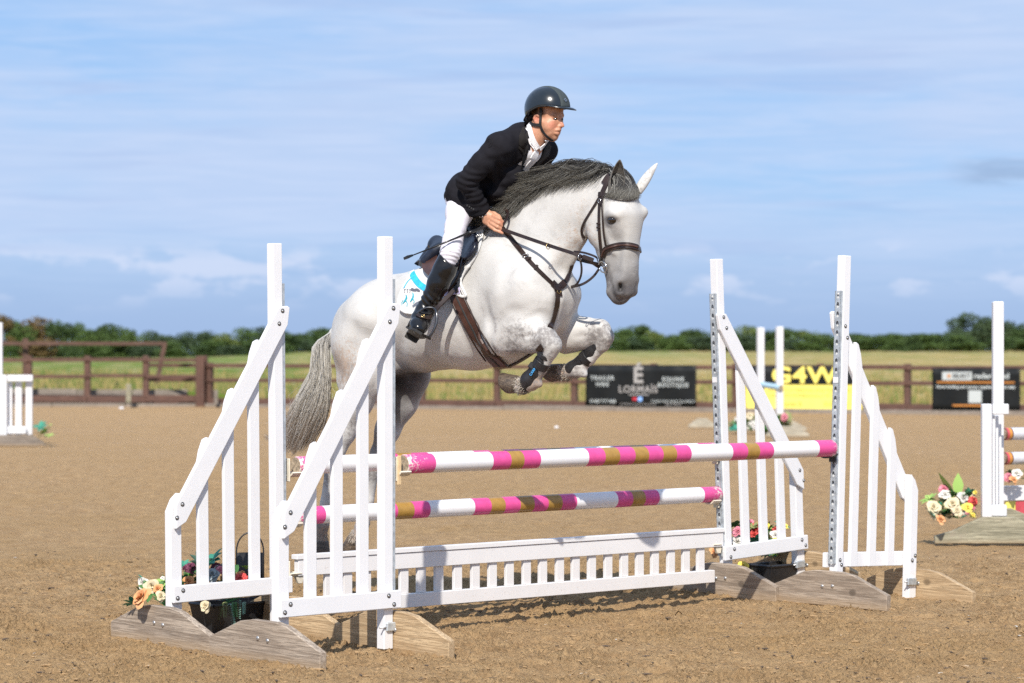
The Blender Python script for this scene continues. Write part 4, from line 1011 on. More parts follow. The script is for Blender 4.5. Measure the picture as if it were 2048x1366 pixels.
grow_attr(body, 'skin', [hp(1250, 600, .02, 66, 1.4, HD), hp(1232, 604, 0, 46, 1.4, HD), hp(1252, 576, .03, 92, .85, HD), hp(1213, 562, .05, 40, 1.1, HD), hp(1212, 535, .06, 20, .9, HD), hp(815, 765, -.04, 62, 1.25), hp(850, 745, -.06, 40, 1.1), hp(780, 815, -.06, 50, 1.05), hp(752, 880, -.10, 46, .8), hp(745, 950, -.13, 40, .6), hp(770, 740, .06, 30, 1.1), hp(1222, 440, .09, 19, 1.45, HD), hp(1226, 462, .09, 18, .55, HD), hp(1275, 445, -.1, 20, .8, HD), hp(1228, 560, .05, 26, .75, HD), hp(1240, 575, .06, 22, .85, HD), hp(1234, 470, .085, 18, .45, HD), hp(1220, 540, .05, 20, .5, HD)])  # muzzle, eye and groin skin; far thigh spots also paint its shade
grow_attr(body, 'charcoal_and_shade', [hp(1241, 577, .05, 11, 1.1, HD), hp(1268, 580, -.055, 8, 1, HD), hp(835, 742, -.03, 62, .95), hp(795, 765, -.04, 60, .95), hp(772, 820, -.07, 44, .6), hp(1217, 560, .07, 8, .8, HD), hp(1222, 574, .07, 8, .8, HD), hp(1228, 586, .06, 8, .8, HD)])  # nostrils and mouth line; thigh spots paint the shade inside the far leg
bt = BVHTree.FromPolygons([v.co for v in body.data.vertices], [p.vertices for p in body.data.polygons])
CAMV = Vector((0, 0, CAMZ))
def hit(px, py, side=1, l=0, off=0.0, pl=HS):
    """skin point under the photo pixel; side=-1 looks through to the far side"""
    if side > 0:
        d = (P3(px, py, 10) - CAMV).normalized(); r = bt.ray_cast(CAMV, d)
    else:
        q = pl(px, py, -1.2); r = bt.ray_cast(q, pl.L.normalized())
    if r[0] is None: q = pl(px, py, l); r = bt.find_nearest(q); 
    n = r[1].normalized(); return r[0] + n * off, n

# eyes, ears, hooves
M['eye'] = simple('horse eye', (.012, .008, .006), .05, 0, 0, 10, 0, coat=1)
M['horn'] = m_wood('hoof horn', (.075, .055, .042), (.17, .125, .085), 0, knots=False, seed=9, rough=.5, wear=.3)
for ex, r_ in ((0, .0265), (1, .0245)):
    if not ex: c_, n_ = hit(1223.5, 440.5); p = c_ - n_ * .0115
    else: c_, n_, _, _ = bt.find_nearest(HD(1269, 442, -.12)); p = c_ - n_ * .014
    bm = bmesh.new(); bmesh.ops.create_uvsphere(bm, u_segments=20, v_segments=12, radius=r_); bmesh.ops.scale(bm, vec=(1, 1, .8), verts=bm.verts); bmesh.ops.translate(bm, vec=p, verts=bm.verts)
    adopt(bmobj('eye', bm, M['eye'], None, True), horse)
def ear(base, tip, open_dir, wid, mat_out, name='ear'):
    """hollow leaf-shaped ear: a curved shell with a thickness"""
    base, tip = Vector(base), Vector(tip); ax = (tip - base); Ln = ax.length; ax.normalize(); o = (Vector(open_dir) - ax * Vector(open_dir).dot(ax)).normalized(); s = ax.cross(o)
    V = []; F = []; n, m = 14, 13
    for i in range(n):
        t = i / (n - 1); w_ = wid * (math.sin(math.pi * min(1, .22 + .78 * t) ** .9) ** .8 * (1 - .1 * t) + .02) * (1 if t < .98 else .3)
        curl = R(150 - 60 * t)
        for j in range(m):
            a = (j / (m - 1) - .5) * 2 * curl; V.append(base + ax * (Ln * t) + s * (math.sin(a) * w_) - o * (math.cos(a) * w_ * .8) + o * (.03 * t * t) + s * (0))
    for i in range(n - 1):
        for j in range(m - 1): q = i * m + j; F.append((q, q + 1, q + m + 1, q + m))
    ob = meshobj(name, V, F, mat_out, None, True); md = ob.modifiers.new('t', 'SOLIDIFY'); md.thickness = .005; md.offset = 0; ob.modifiers.new('s', 'SUBSURF').levels = 1; ob.modifiers['s'].render_levels = 1
    return adopt(ob, horse)
k_ = NB('dark grey ear fur'); k_.col(k_.mix(k_.rng(k_.noise(k_.co(), 60, 5, .7), .3, .7), (.055, .05, .045), (.16, .15, .135))); k_.set(Roughness=.8); M['ear_dark'] = k_.m
k_ = NB('white ear fur'); k_.col(k_.mix(k_.rng(k_.noise(k_.co(), 50, 5, .7), .45, .75), (.56, .55, .53), (.32, .30, .28))); k_.set(Roughness=.8); M['ear_white'] = k_.m
ear(HD(1231, 392, .055), HD(1239, 318, .060), HD.L * .8 + HD.H * .8, .040, M['ear_dark'])
ear(HD(1275, 385, -.055), HD(1311, 322, -.115), -HD.L * .9 - HD.H * .2, .0235, M['ear_white'])
def hoof(top, tip, heel_dir, r0, r1):
    """tapered hoof wall with a flat sole"""
    a, b = Vector(top), Vector(tip); ax = (b - a).normalized(); h = (Vector(heel_dir) - ax * Vector(heel_dir).dot(ax)).normalized(); s = ax.cross(h); Ln = (b - a).length
    bm = bmesh.new(); rings = []; seg = 20
    for t, r in ((0, r0 * .96), (.08, r0 * 1.04), (.5, (r0 + r1) / 2), (.95, r1), (1, r1 * .94)):
        ring = []
        for k in range(seg):
            an = 2 * math.pi * k / seg; cx = math.cos(an); cy = math.sin(an); sh = h * (cx * r * (.86 if cx > 0 else 1.1)) + s * (cy * r * .92)
            ring.append(bm.verts.new(a + ax * (Ln * t) + sh - h * (Ln * t * .25) + (ax * (-.18 * Ln * t * max(0, cx)))))
        rings.append(ring)
    for A, B in zip(rings, rings[1:]):
        for k in range(seg): bm.faces.new((A[k], A[(k + 1) % seg], B[(k + 1) % seg], B[k]))
    bm.faces.new(rings[0][::-1]); inner = [bm.verts.new(v.co.lerp(sum((q.co for q in rings[-1]), Vector()) / seg, .22) - ax * .006) for v in rings[-1]]
    for k in range(seg): bm.faces.new((rings[-1][k], rings[-1][(k + 1) % seg], inner[(k + 1) % seg], inner[k]))
    bm.faces.new(inner)
    return adopt(bmobj('hoof', bm, M['horn'], None, True), horse)
hoof(HS(1040, 771, .155), HS(1010, 779, .155), (0, 0, -1), .044, .055)
hoof(HS(1126, 745, -.165), HS(1096, 760, -.17), (0, 0, -1), .042, .052)
hoof(HS(640, 1080, .13), HS(636, 1107, .13), -HS.H, .043, .053)
hoof(HS(708, 1078, -.13), HS(690, 1100, -.13), -HS.H + Vector((0, 0, .2)), .041, .051)

# ------------------------------------------------------------------ mane, forelock and tail: thousands of fine tapered strands
def strands(name, paths, r0, mat, parent, seg=12, sides=3, taper=.25):
    """paths: list of control point arrays (k,3); one mesh, attribute 't' runs root to tip and 'rnd' per strand"""
    n = len(paths); ts = np.linspace(0, 1, seg); V = np.zeros((n, seg, sides, 3)); 
    for i, P_ in enumerate(paths):
        c_ = np.array(spline(P_, seg)); d = np.gradient(c_, axis=0); d /= np.linalg.norm(d, axis=1)[:, None] + 1e-9
        u_ = np.cross(d, [0.3, -.8, .5]); u_ /= np.linalg.norm(u_, axis=1)[:, None] + 1e-9; v_ = np.cross(d, u_)
        r = r0 * (1 - (1 - taper) * ts ** 2)
        for k in range(sides):
            a = 2 * math.pi * k / sides; V[i, :, k] = c_ + (u_ * math.cos(a) + v_ * math.sin(a)) * r[:, None]
    idx = np.arange(n * seg * sides).reshape(n, seg, sides); F = []
    for k in range(sides): F.append(np.stack([idx[:, :-1, k], idx[:, :-1, (k + 1) % sides], idx[:, 1:, (k + 1) % sides], idx[:, 1:, k]], -1).reshape(-1, 4))
    o = npmesh(name, V.reshape(-1, 3), np.vstack(F), mat, True); at = o.data.attributes.new('t', 'FLOAT', 'POINT'); at.data.foreach_set('value', np.broadcast_to(ts[None, :, None], (n, seg, sides)).astype(np.float32).ravel())
    return adopt(o, parent)
def m_hair(name, root, mid, tip, light, lf=.75):
    k = NB(name); t = k.attr('t'); r = k.geo('Random Per Island')
    c = k.mix(k.rng(t, .0, .55), root, mid); c = k.mix(k.rng(t, .5, 1.0), c, tip); c = k.mix(k.rng(r, lf, 1.0, 0, .85), c, light)
    c = k.mix(k.rng(r, 0, .3, .5, 0), c, tuple(x * .4 for x in root))
    k.col(c); k.set(Roughness=.42); k.b.inputs['Specular IOR Level'].default_value = .45; return k.m
M['mane'] = m_hair('dark grey mane hair', (.018, .017, .017), (.036, .034, .033), (.19, .18, .155), (.34, .335, .31), .78)
M['tail'] = m_hair('grey and brown tail hair', (.58, .57, .54), (.38, .345, .285), (.16, .095, .048), (.76, .74, .70), .50)
rh = np.random.RandomState(21)
def crest(t):
    P_ = [(1004, 448), (1040, 424), (1075, 398), (1115, 372), (1150, 357), (1190, 350), (1228, 348)]
    s = t * (len(P_) - 1); i = min(int(s), len(P_) - 2); f = s - i; return np.array(P_[i]) * (1 - f) + np.array(P_[i + 1]) * f
paths = []
nclump = 210
for c_ in range(nclump):
    t0_ = min(1, max(0, c_ / (nclump - 1) + rh.normal() * .012)); base = crest(t0_); arch = 1 - abs(t0_ - .72) * .5
    lift = (13 + 13 * rh.rand()) * arch * (.35 + .65 * min(1, t0_ * 2.0)); run_ = (62 + 95 * rh.rand() ** 1.3) * (.50 + .50 * min(1, t0_ * 1.6)); drop = 4 + 46 * rh.rand() * (1.0 - .35 * t0_); lat = .008 + .07 * rh.rand()
    w1, w2, w3 = rh.normal(0, 4), rh.normal(0, 6), rh.normal(0, 5)
    for j in range(30):
        jx, jy = rh.normal(0, 3.6), rh.normal(0, 2.0); sp = .78 + rh.rand() * .32; ly = lift * (.75 + .35 * rh.rand()); fr = rh.normal(0, 1.7) * (1 if rh.rand() < .9 else 4); l1 = lat + rh.normal() * .006
        x, y = base[0] + jx, base[1] + jy
        pts = [(x, y + 3, rh.uniform(-.008, .018)), (x - 7, y - ly * .62, l1 * .25), (x - run_ * sp * .36, y - ly + w1 + fr * .8, l1 * .6), (x - run_ * sp * .70 + w3, y - ly * .55 + drop * .42 + fr + w1 + w2 * .5, l1), (x - run_ * sp * .98 + w3, y + drop * .75 + fr * .8 + w2 * 1.6 - 4, l1 * 1.1)]
        paths.append([tuple(HS(*p)) for p in pts])
for j in range(420):                                                          # short hair lying on the near side of the crest
    t0_ = rh.rand() ** .8; b_ = crest(t0_); L_ = 26 + 34 * rh.rand(); x, y = b_ + rh.normal(0, 2, 2)
    p3 = hit(x - L_ * .9, y + L_ * .62 + 4)[0] if False else None
    pts = [(x, y, .01), (x - L_ * .30, y - 4, .03), (x - L_ * .75, y + L_ * .22, .055), (x - L_ * 1.15, y + L_ * .62, .075)]
    paths.append([tuple(HS(*p)) for p in pts])
strands('mane', paths, .00105, M['mane'], horse)
paths = []
def hs(x, y):
    for i in range(40):
        c2, n2_ = (lambda r: (r[0], r[1]))(bt.ray_cast(CAMV, (P3(x, y, 10) - CAMV).normalized()))
        if c2 is not None and (c2 - HD.C).length < .5: return c2, n2_
        x += (1243 - x) * .12; y += (372 - y) * .05
    return HD(1240, 380, .05), HD.L
for j in range(1300):                                                         # forelock
    q = rh.rand(); x0_, y0_ = 1222 + 30 * q + rh.normal(0, 2), 347 + rh.normal(0, 2.5); e_ = rh.rand() ** .75
    ex_, ey_ = 1212 + 62 * e_ + rh.normal(0, 2.5), 396 - 5 * abs(e_ - .6) + rh.normal(0, 3.5); bow = 8 + 16 * q + rh.normal(0, 2.5); lf = .008 + .016 * rh.rand()
    W3 = []
    for i in range(7):
        f = i / 6; x = x0_ + (ex_ - x0_) * f ** 1.3 + bow * math.sin(math.pi * f); y = y0_ + (ey_ - y0_) * f; c2, n2_ = hs(x, y); W3.append(tuple(c2 + n2_ * (lf * (1 - .4 * f) + .004)))
    paths.append(W3)
strands('forelock', paths, .00125, M['mane'], horse)
paths = []
for c_ in range(150):
    u0, ln, cu, cv_ = rh.rand(), .62 + .44 * rh.rand(), rh.normal(), rh.normal(0, 1, 3)
    for j in range(32):
        u_ = np.clip(u0 + rh.normal() * .035, 0, 1); sx = (u_ - .5); g = rh.normal(0, .8, 4); L_ = ln * (.88 + .2 * rh.rand()); lt = rh.normal(0, .016)
        pts = [(678 - 12 * u_, 652 + 18 * u_, lt * .4), (656 - 28 * u_ + g[0], 676 + 14 * u_, lt), (640 - sx * 34 + g[1] + cv_[0] * 3, 730 + 30 * L_, lt * 1.4), (620 - sx * 62 + g[2] + cv_[1] * 5, 772 + 62 * L_, lt * 2), (604 - sx * 50 + g[3] * 2 - 12 * L_ + cu * 7 + cv_[2] * 4, 800 + 104 * L_ - 25 * abs(sx), lt * 2.4)]
        paths.append([tuple(HS(*p)) for p in pts])
for j in range(90):
    g = rh.normal(0, 1, 5); paths.append([tuple(HS(*p)) for p in [(668, 668, 0), (640 + g[0] * 8, 740, .01), (625 + g[1] * 22, 800, .02), (610 + g[2] * 34, 835 + g[3] * 14, .02), (600 + g[4] * 40, 862 + g[1] * 26, .03)]])
for j in range(26):
    g = rh.normal(0, 1, 4); paths.append([tuple(HS(*p)) for p in [(655, 690, .02), (606, 770 + g[0] * 3, .04), (592, 806 + g[1] * 3, .05), (622, 821 + g[2] * 4, .06), (655 + g[3] * 6, 812 + g[2] * 5, .07)]])
for j in range(60):
    g = rh.normal(0, 3, 3); paths.append([tuple(HS(*p)) for p in [(660, 690, 0), (640 + g[0], 780, .01), (600 + g[1], 850, .0), (560 + g[2], 885, -.02), (530 + g[2], 872 + g[1], -.03)]])
strands('tail', paths, .00095, M['tail'], horse, seg=12)

def feather(c0, d_, rad, n, ln):
    """short fetlock hair growing from the pastern skin"""
    me = body.data; out = []; c0 = Vector(c0); d_ = Vector(d_).normalized(); vs = [v for v in me.vertices if (v.co - c0).length < rad]
    for i in range(n):
        v = vs[rh.randint(len(vs))]; p = v.co + Vector(rh.normal(0, .003, 3)); nn = v.normal; L_ = ln * (.6 + .6 * rh.rand()); j = Vector(rh.normal(0, .15, 3))
        out.append([tuple(p - nn * .002), tuple(p + nn * (L_ * .35) + d_ * (L_ * .45) + j * (L_ * .4)), tuple(p + nn * (L_ * .30) + d_ * L_ + j * L_)])
    return out
pf = feather(HS(1046, 770, .157), (HS(1010, 779, .155) - HS(1046, 770, .157)), .046, 520, .011) + feather(HS(1130, 745, -.166), (HS(1096, 760, -.17) - HS(1130, 745, -.166)), .044, 440, .011) + feather(HS(640, 1076, .13), (0, 0, -1), .046, 300, .018) + feather(HS(712, 1074, -.13), (-.3, 0, -1), .044, 300, .018)
M['feather'] = m_hair('pale brown fetlock hair', (.40, .36, .31), (.48, .43, .36), (.30, .22, .15), (.18, .14, .10), .7)
strands('fetlock_hair', pf, .0014, M['feather'], horse, seg=5)

# ------------------------------------------------------------------ tack
def m_leather(name, c, rough=.38, scale=60):
    k = NB(name); v = k.co(); n = k.noise(v, 18, 4, .6); k.col(k.mix(k.rng(n, .3, .75), tuple(x * .7 for x in c), tuple(min(1, x * 1.35) for x in c)))
    k.set(Roughness=k.rng(n, .2, .8, rough - .08, rough + .12)); k.bump(k.noise(v, 260, 3, .6), .15, .001); return k.m
M['leather'] = m_leather('dark brown leather', (.022, .0115, .009)); M['leather_mid'] = m_leather('brown leather', (.060, .026, .018), .42)
M['navy'] = m_leather('navy leather', (.009, .013, .026), .36); M['black_leather'] = m_leather('black leather', (.012, .012, .013), .25)
M['steel'] = simple('polished steel', (.62, .62, .62), .2, 1, 0, 20, 0); M['brass'] = simple('brass', (.62, .45, .2), .3, 1, 0, 20, 0)
k_ = NB('white quilted cotton'); v_ = k_.co(scale=(1, 1, 1)); k_.col(k_.mix(k_.rng(k_.noise(v_, 30, 4, .6), .3, .7), (.60, .60, .59), (.68, .68, .67))); k_.set(Roughness=.85); q_ = k_.vor(v_, 42); k_.bump(k_.rng(q_, 0, .5), .35, .004); M['pad'] = k_.m
M['aqua'] = simple('turquoise binding', (.03, .42, .66), .5, 0, .2, 60, .1); M['lilac'] = simple('lilac strap', (.58, .52, .74), .5, 0, .05, 60, .1); M['teal_print'] = simple('teal print', (.02, .33, .42), .6, 0, .1, 60, 0); M['grey_print'] = simple('dark grey print', (.10, .10, .13), .6, 0, 0, 60, 0)
M['grey_strap'] = simple('grey webbing', (.10, .10, .10), .7, 0, .1, 60, 0)
def tackthing(name, ref, label, cat, group=None): return empty(name, ref, 0, label, cat, group)
def surf_path(px, n=24, off=.003, l=0, smooth=2):
    P_ = []; Nn = []
    for p in spline(px, n):
        c_, n_ = hit(p[0], p[1], 1, l, off); P_.append(c_); Nn.append(n_)
    for _ in range(smooth):
        P_ = [P_[0]] + [P_[i] * .5 + (P_[i - 1] + P_[i + 1]) * .25 for i in range(1, len(P_) - 1)] + [P_[-1]]; Nn = [Nn[0]] + [(Nn[i] * 2 + Nn[i - 1] + Nn[i + 1]).normalized() for i in range(1, len(Nn) - 1)] + [Nn[-1]]
    return P_, Nn
def strap(name, px, width, mat, par, off=.003, thick=.004, n=24, l=0, extra=None):
    P_, Nn = surf_path(px, n, off, l)
    if extra:                                                                  # continue round the far side through given world points
        for q in extra:
            r = bt.find_nearest(q); P_.append(r[0] + r[1] * off); Nn.append(r[1])
    bm = bmesh.new(); ribbon(bm, P_, Nn, width, thick); return adopt(bmobj(name, bm, M[mat], None, False), par)
def far(px, py, pl=HS):
    """a point on the far side of the animal"""
    c_, n_ = hit(px, py, -1, 0, 0, pl); return c_
def buckle(par, px, ang, s=.012, mat='steel', off=.008):
    c_, n_ = hit(px[0], px[1], 1, 0, off); bm = bmesh.new(); bm_ring(bm, c_, n_, s, .0016, 12, 1, Vector((math.cos(ang), 0, math.sin(ang))), .75); adopt(bmobj('buckle', bm, M[mat], None, True), par)

# bridle
br = tackthing('bridle', HD(1205, 440, .1), 'dark brown leather bridle with padded noseband, steel bit and reins on the grey horse', 'bridle')
poll_far = [HD(1262, 352, -.05), HD(1275, 380, -.09)]
strap('cheekpiece', [(1217, 352), (1210, 372), (1202, 392), (1199, 430), (1200, 470), (1203, 500), (1204, 516)], .017, 'leather', br, n=30)
strap('headpiece', [(1222, 349), (1214, 372), (1206, 394), (1207, 430), (1209, 465), (1214, 494)], .012, 'leather', br, off=.0045)
strap('crownpiece', [(1208, 368), (1216, 354), (1228, 346)], .030, 'leather', br, extra=[HD(1245, 344, -.02), HD(1262, 358, -.06)], n=10)
strap('throatlatch', [(1203, 390), (1190, 412), (1174, 438), (1164, 456), (1163, 466), (1168, 476)], .011, 'leather', br, off=.006)
strap('browband', [(1200, 388), (1215, 391), (1235, 397), (1258, 399), (1276, 393)], .020, 'leather', br, off=.006, extra=[HD(1288, 388, -.10)])
for (x, y) in ((1202, 389),):
    c_, n_ = hit(x, y, 1, 0, .004); bm = bmesh.new(); bm_box(bm, (-.013, -.012, -.003), (.013, .012, .007), .003, Matrix.Translation(c_) @ n_.to_track_quat('Z', 'Y').to_matrix().to_4x4()); adopt(bmobj('loop', bm, M['leather'], None), br)
for (x, y) in ((1202, 408), (1199, 447), (1199, 455)): c_, n_ = hit(x, y, 1, 0, .005); bm = bmesh.new(); bm_box(bm, (-.012, -.004, 0), (.012, .004, .006), .001, Matrix.Translation(c_) @ n_.to_track_quat('Z', 'Y').to_matrix().to_4x4()); adopt(bmobj('keeper', bm, M['leather'], None), br)
buckle(br, (1201, 402), 1.5, .011)
nbp = [(1207, 513), (1211, 501), (1222, 494.5), (1240, 491), (1258, 491.5), (1272, 495)]
strap('noseband', nbp, .030, 'leather', br, off=.004, thick=.009, extra=[HD(1282, 500, -.07), HD(1280, 512, -.09)])
P_, Nn = surf_path(nbp, 24, .013); bm = bmesh.new(); tube(bm, P_, .0055, 8); adopt(bmobj('piping', bm, M['leather_mid'], None, True), br)
strap('chin_strap', [(1208, 508), (1202, 520), (1196, 527)], .012, 'leather', br)
bc, bn = hit(1209, 533, 1, 0, .010)
bm = bmesh.new(); bm_ring(bm, bc, bn, .037, .0036, 24, .72, Vector((.25, 0, 1)), 1); adopt(bmobj('bit_ring', bm, M['steel'], None, True), br)
bm = bmesh.new(); tube(bm, [bc - bn * .0 + Vector((.002, 0, 0)), bc - bn * .05], .006, 8); adopt(bmobj('bit_mouthpiece', bm, M['steel'], None, True), br)
HANDP = HS(1003, 458, .125)
def free_strap(name, pts, width, mat, par, nrm=None, thick=.003, n=26):
    S = [Vector(p) for p in spline([tuple(p) for p in pts], n)]; bm = bmesh.new(); ribbon(bm, S, [nrm or (HS.L + Vector((0, 0, .25))).normalized()] * n, width, thick); return adopt(bmobj(name, bm, M[mat], None), par)
reinbit = bc - Vector((.012, 0, 0)) + bn * .004
free_strap('rein', [HANDP, HS(1060, 478, .175), HS(1110, 495, .185), HS(1160, 512, .17), reinbit], .017, 'leather', br)
free_strap('rein', [HS(1012, 448, -.03), HS(1030, 452, -.10), HS(1110, 500, -.18), HS(1160, 520, -.18), HD(1232, 535, -.075)], .016, 'leather', br)
free_strap('rein', [HANDP + Vector((0, 0, .004)), HS(1012, 440, .12), HS(1016, 425, .10), HS(1008, 418, .07), HS(1000, 424, .05)], .014, 'leather', br)     # spare loop by the hand
for x, l_ in ((1096, .186), (1160, .172)):
    bm = bmesh.new(); bm_ring(bm, HS(x, 490.5 + (x - 1096) * .34 + 2, l_ + .004), HS.H, .014, .0020, 14); adopt(bmobj('rein_ring', bm, M['brass' if x < 1100 else 'steel'], None, True), br)
bm = bmesh.new(); bm_box(bm, (-.028, -.004, -.011), (.028, .004, .011), .003, Matrix.Translation(HS(1176, 517, .155)) @ Matrix.Rotation(R(20), 4, 'Y')); adopt(bmobj('rein_stop', bm, M['leather'], None), br)
free_strap('rein', [HS(1148, 503, .04), HS(1170, 506, .04), HS(1192, 514, .03), HD(1196, 522, .0)], .010, 'leather', br)

# breastplate with martingale
bp = tackthing('breastplate', hit(1113, 575)[0], 'brown leather breastplate and running martingale across the grey chest', 'breastplate')
strap('shoulder_strap', [(1002, 452), (1020, 474), (1040, 500), (1062, 527), (1085, 550), (1108, 572)], .024, 'leather', bp, n=32)
strap('shoulder_strap', [(1120, 573), (1132, 560), (1140, 540), (1143, 530)], .022, 'leather', bp)
strap('chest_strap', [(1112, 576), (1114, 600), (1108, 630), (1102, 648), (1100, 656)], .030, 'leather', bp, off=.004)
strap('chest_strap', [(1086, 692), (1072, 706), (1050, 722), (1026, 733), (1010, 738)], .030, 'leather', bp, off=.004)
strap('chest_patch', [(1103, 566), (1114, 578), (1116, 592)], .045, 'leather', bp, off=.005, n=8)
strap('chest_patch', [(1128, 566), (1116, 576), (1106, 574)], .034, 'leather', bp, off=.007, n=8)
buckle(bp, (1051, 513), .9, .017, off=.006); buckle(bp, (1115, 583), .2, .015, 'brass', off=.010)
for (x, y) in ((1057, 520), (1071, 536)): c_, n_ = hit(x, y, 1, 0, .005); bm = bmesh.new(); bm_box(bm, (-.016, -.006, 0), (.016, .006, .006), .001, Matrix.Translation(c_) @ n_.to_track_quat('Z', 'Y').to_matrix().to_4x4() @ Matrix.Rotation(.8, 4, 'Z')); adopt(bmobj('keeper', bm, M['leather'], None), bp)
c0 = hit(1118, 577, 1, 0, .012)[0]
mp = [c0, HS(1135, 575, .0), HS(1152, 570, .02), HS(1162, 552, .05), HS(1163, 530, .08), HS(1157, 512, .12), HS(1148, 506, .14)]
free_strap('martingale_fork', mp, .013, 'leather', bp)
free_strap('martingale_fork', [HS(1140, 575, .0), HS(1166, 568, -.02), HS(1186, 554, -.04), HS(1199, 537, -.06)], .013, 'leather', bp)

# saddle pad: a quilted sheet lying on the back
def sheet(name, poly, mat, par, off, thick, step=4.0, lift=None, side=1):
    """polygon in photo pixels cut out of a cloth that lies on the horse"""
    from mathutils.geometry import delaunay_2d_cdt
    pts = [Vector(p) for p in poly]; n = len(pts); E = [(i, (i + 1) % n) for i in range(n)]
    x0, x1 = min(p.x for p in pts), max(p.x for p in pts); y0, y1 = min(p.y for p in pts), max(p.y for p in pts)
    def inside(q):
        c = False; j = n - 1
        for i in range(n):
            a, b = pts[i], pts[j]
            if (a.y > q.y) != (b.y > q.y) and q.x < (b.x - a.x) * (q.y - a.y) / (b.y - a.y) + a.x: c = not c
            j = i
        return c
    allp = list(pts); y = y0 + step / 2; r = 0
    while y < y1:
        x = x0 + (step / 2 if r % 2 else 0)
        while x < x1:
            q = Vector((x, y))
            if inside(q) and min((q - p).length for p in pts) > step * .6: allp.append(q)
            x += step
        y += step * .87; r += 1
    vv, ee, ff, *_ = delaunay_2d_cdt(allp, E, [], 1, 1e-4)
    V3 = []
    for q in vv:
        c_, n_ = hit(q.x, q.y, side); V3.append([c_ + n_ * (off + (lift(q.x, q.y) if lift else 0)), n_])
    o = meshobj(name, [v[0] for v in V3], [tuple(f) for f in ff], M[mat], None, True)
    bm = bmesh.new(); bm.from_mesh(o.data); bmesh.ops.recalc_face_normals(bm, faces=bm.faces)
    f0 = bm.faces[len(bm.faces) // 2] if len(bm.faces) else None
    bm.faces.ensure_lookup_table(); s_ = sum(f.normal.dot(CAMV - f.calc_center_median()) for f in bm.faces)
    if s_ < 0: bmesh.ops.reverse_faces(bm, faces=bm.faces)
    for _ in range(3): bmesh.ops.smooth_vert(bm, verts=[v for v in bm.verts if not v.is_boundary], factor=.5, use_axis_x=True, use_axis_y=True, use_axis_z=True)
    bm.to_mesh(o.data); bm.free(); o.data.shade_smooth()
    md = o.modifiers.new('thick', 'SOLIDIFY'); md.thickness = thick; md.offset = 1; md2 = o.modifiers.new('b', 'BEVEL'); md2.width = thick * .4; md2.segments = 2; md2.limit_method = 'ANGLE'
    return adopt(o, par), V3
pad = tackthing('saddle_pad', hit(850, 590)[0], 'white saddle pad with turquoise stripes and print under the saddle', 'saddle pad')
pp = [(968, 452), (969, 470), (964, 490), (956, 512), (944, 532), (930, 552), (925, 566), (930, 580), (936, 592), (926, 594), (905, 586), (885, 604), (868, 618), (845, 624), (822, 627), (808, 622), (801, 610), (802, 598), (810, 578), (820, 562), (826, 549), (850, 540), (890, 520), (930, 485)]
pp = [tuple(p) for p in spline(pp, 70)]
sheet('pad_sheet', pp, 'pad', pad, .004, .012, 5)
bl = [p for p in pp if p[0] < 905 or True]
P_, Nn = surf_path(pp[12:62], 60, .015, smooth=1); bm = bmesh.new(); tube(bm, P_, .007, 8); adopt(bmobj('piping', bm, M['pad'], None, True), pad)
strap('stripe', [(826, 549), (832, 560), (840, 570), (850, 577), (862, 583)], .032, 'aqua', pad, off=.0175, thick=.0015, n=14)
strap('stripe', [(868, 606), (876, 600), (882, 592)], .022, 'aqua', pad, off=.0175, thick=.0015, n=8)
strap('stripe', [(812, 580), (820, 566), (832, 557)], .007, 'aqua', pad, off=.0175, thick=.0012, n=8)
def print_blob(px, mat, w_): strap('print', px, w_, mat, pad, off=.0172, thick=.0012, n=8)
print_blob([(810, 609), (815, 603), (818, 597), (816, 592)], 'teal_print', [.003, .008, .012, .010, .012, .009, .006, .004]); print_blob([(816, 603), (819, 608), (818, 614)], 'teal_print', .004); print_blob([(811, 602), (808, 607), (809, 612)], 'teal_print', .003)
print_blob([(824, 606), (829, 600), (831, 593), (829, 588)], 'teal_print', [.003, .008, .012, .010, .010, .008, .006, .003]); print_blob([(830, 600), (833, 605), (831, 608)], 'teal_print', .004)
for i, x in enumerate((813, 818, 823)): print_blob([(x, 582), (x + 1.4, 586), (x + .4, 589)], 'grey_print', .003); print_blob([(x, 582), (x + 3, 582.5)], 'grey_print', .003)
print_blob([(826, 581), (832, 584), (838, 582), (844, 586)], 'grey_print', [.012, .016, .014, .016, .018, .014, .012, .008])

# saddle
sd_ = tackthing('saddle', HS(910, 480, 0), 'dark brown and navy leather jumping saddle under the rider', 'saddle')
SF = Field(tuple(HS(900, 500, 0) - Vector((.42, .42, .30))), tuple(HS(900, 500, 0) + Vector((.42, .42, .30))), .006)
def sc_(pts, k=.02, flat=1.0, F=SF): F.chain([(HS(x, y, l), r * .0026) for (x, y, l, r) in pts], k, flat, HS.L)
sc_([(878, 488, -.09, 9), (874, 484, 0, 11), (880, 494, .09, 9)], .02); sc_([(874, 490, 0, 13), (895, 504, 0, 18), (925, 496, 0, 18), (950, 462, 0, 17), (956, 452, 0, 13)], .03, 1.9)
sc_([(868, 504, .10, 12), (850, 522, .12, 10)], .03, 1.0); sc_([(868, 500, -.10, 16), (850, 520, -.12, 12)], .03, 1.0); sc_([(950, 455, -.05, 14), (955, 450, 0, 14), (949, 464, .06, 12), (944, 480, .10, 11)], .02)
o = SF.mesh('seat', M['navy']); adopt(o, sd_); del SF
flap = [tuple(p) for p in spline([(938, 462), (948, 476), (947, 496), (940, 522), (932, 548), (922, 568), (908, 584), (893, 582), (882, 560), (866, 545), (854, 536), (862, 520), (880, 505), (910, 486), (938, 462)], 44)[:-1]]
sheet('flap', flap, 'leather', sd_, .030, .010, 5)
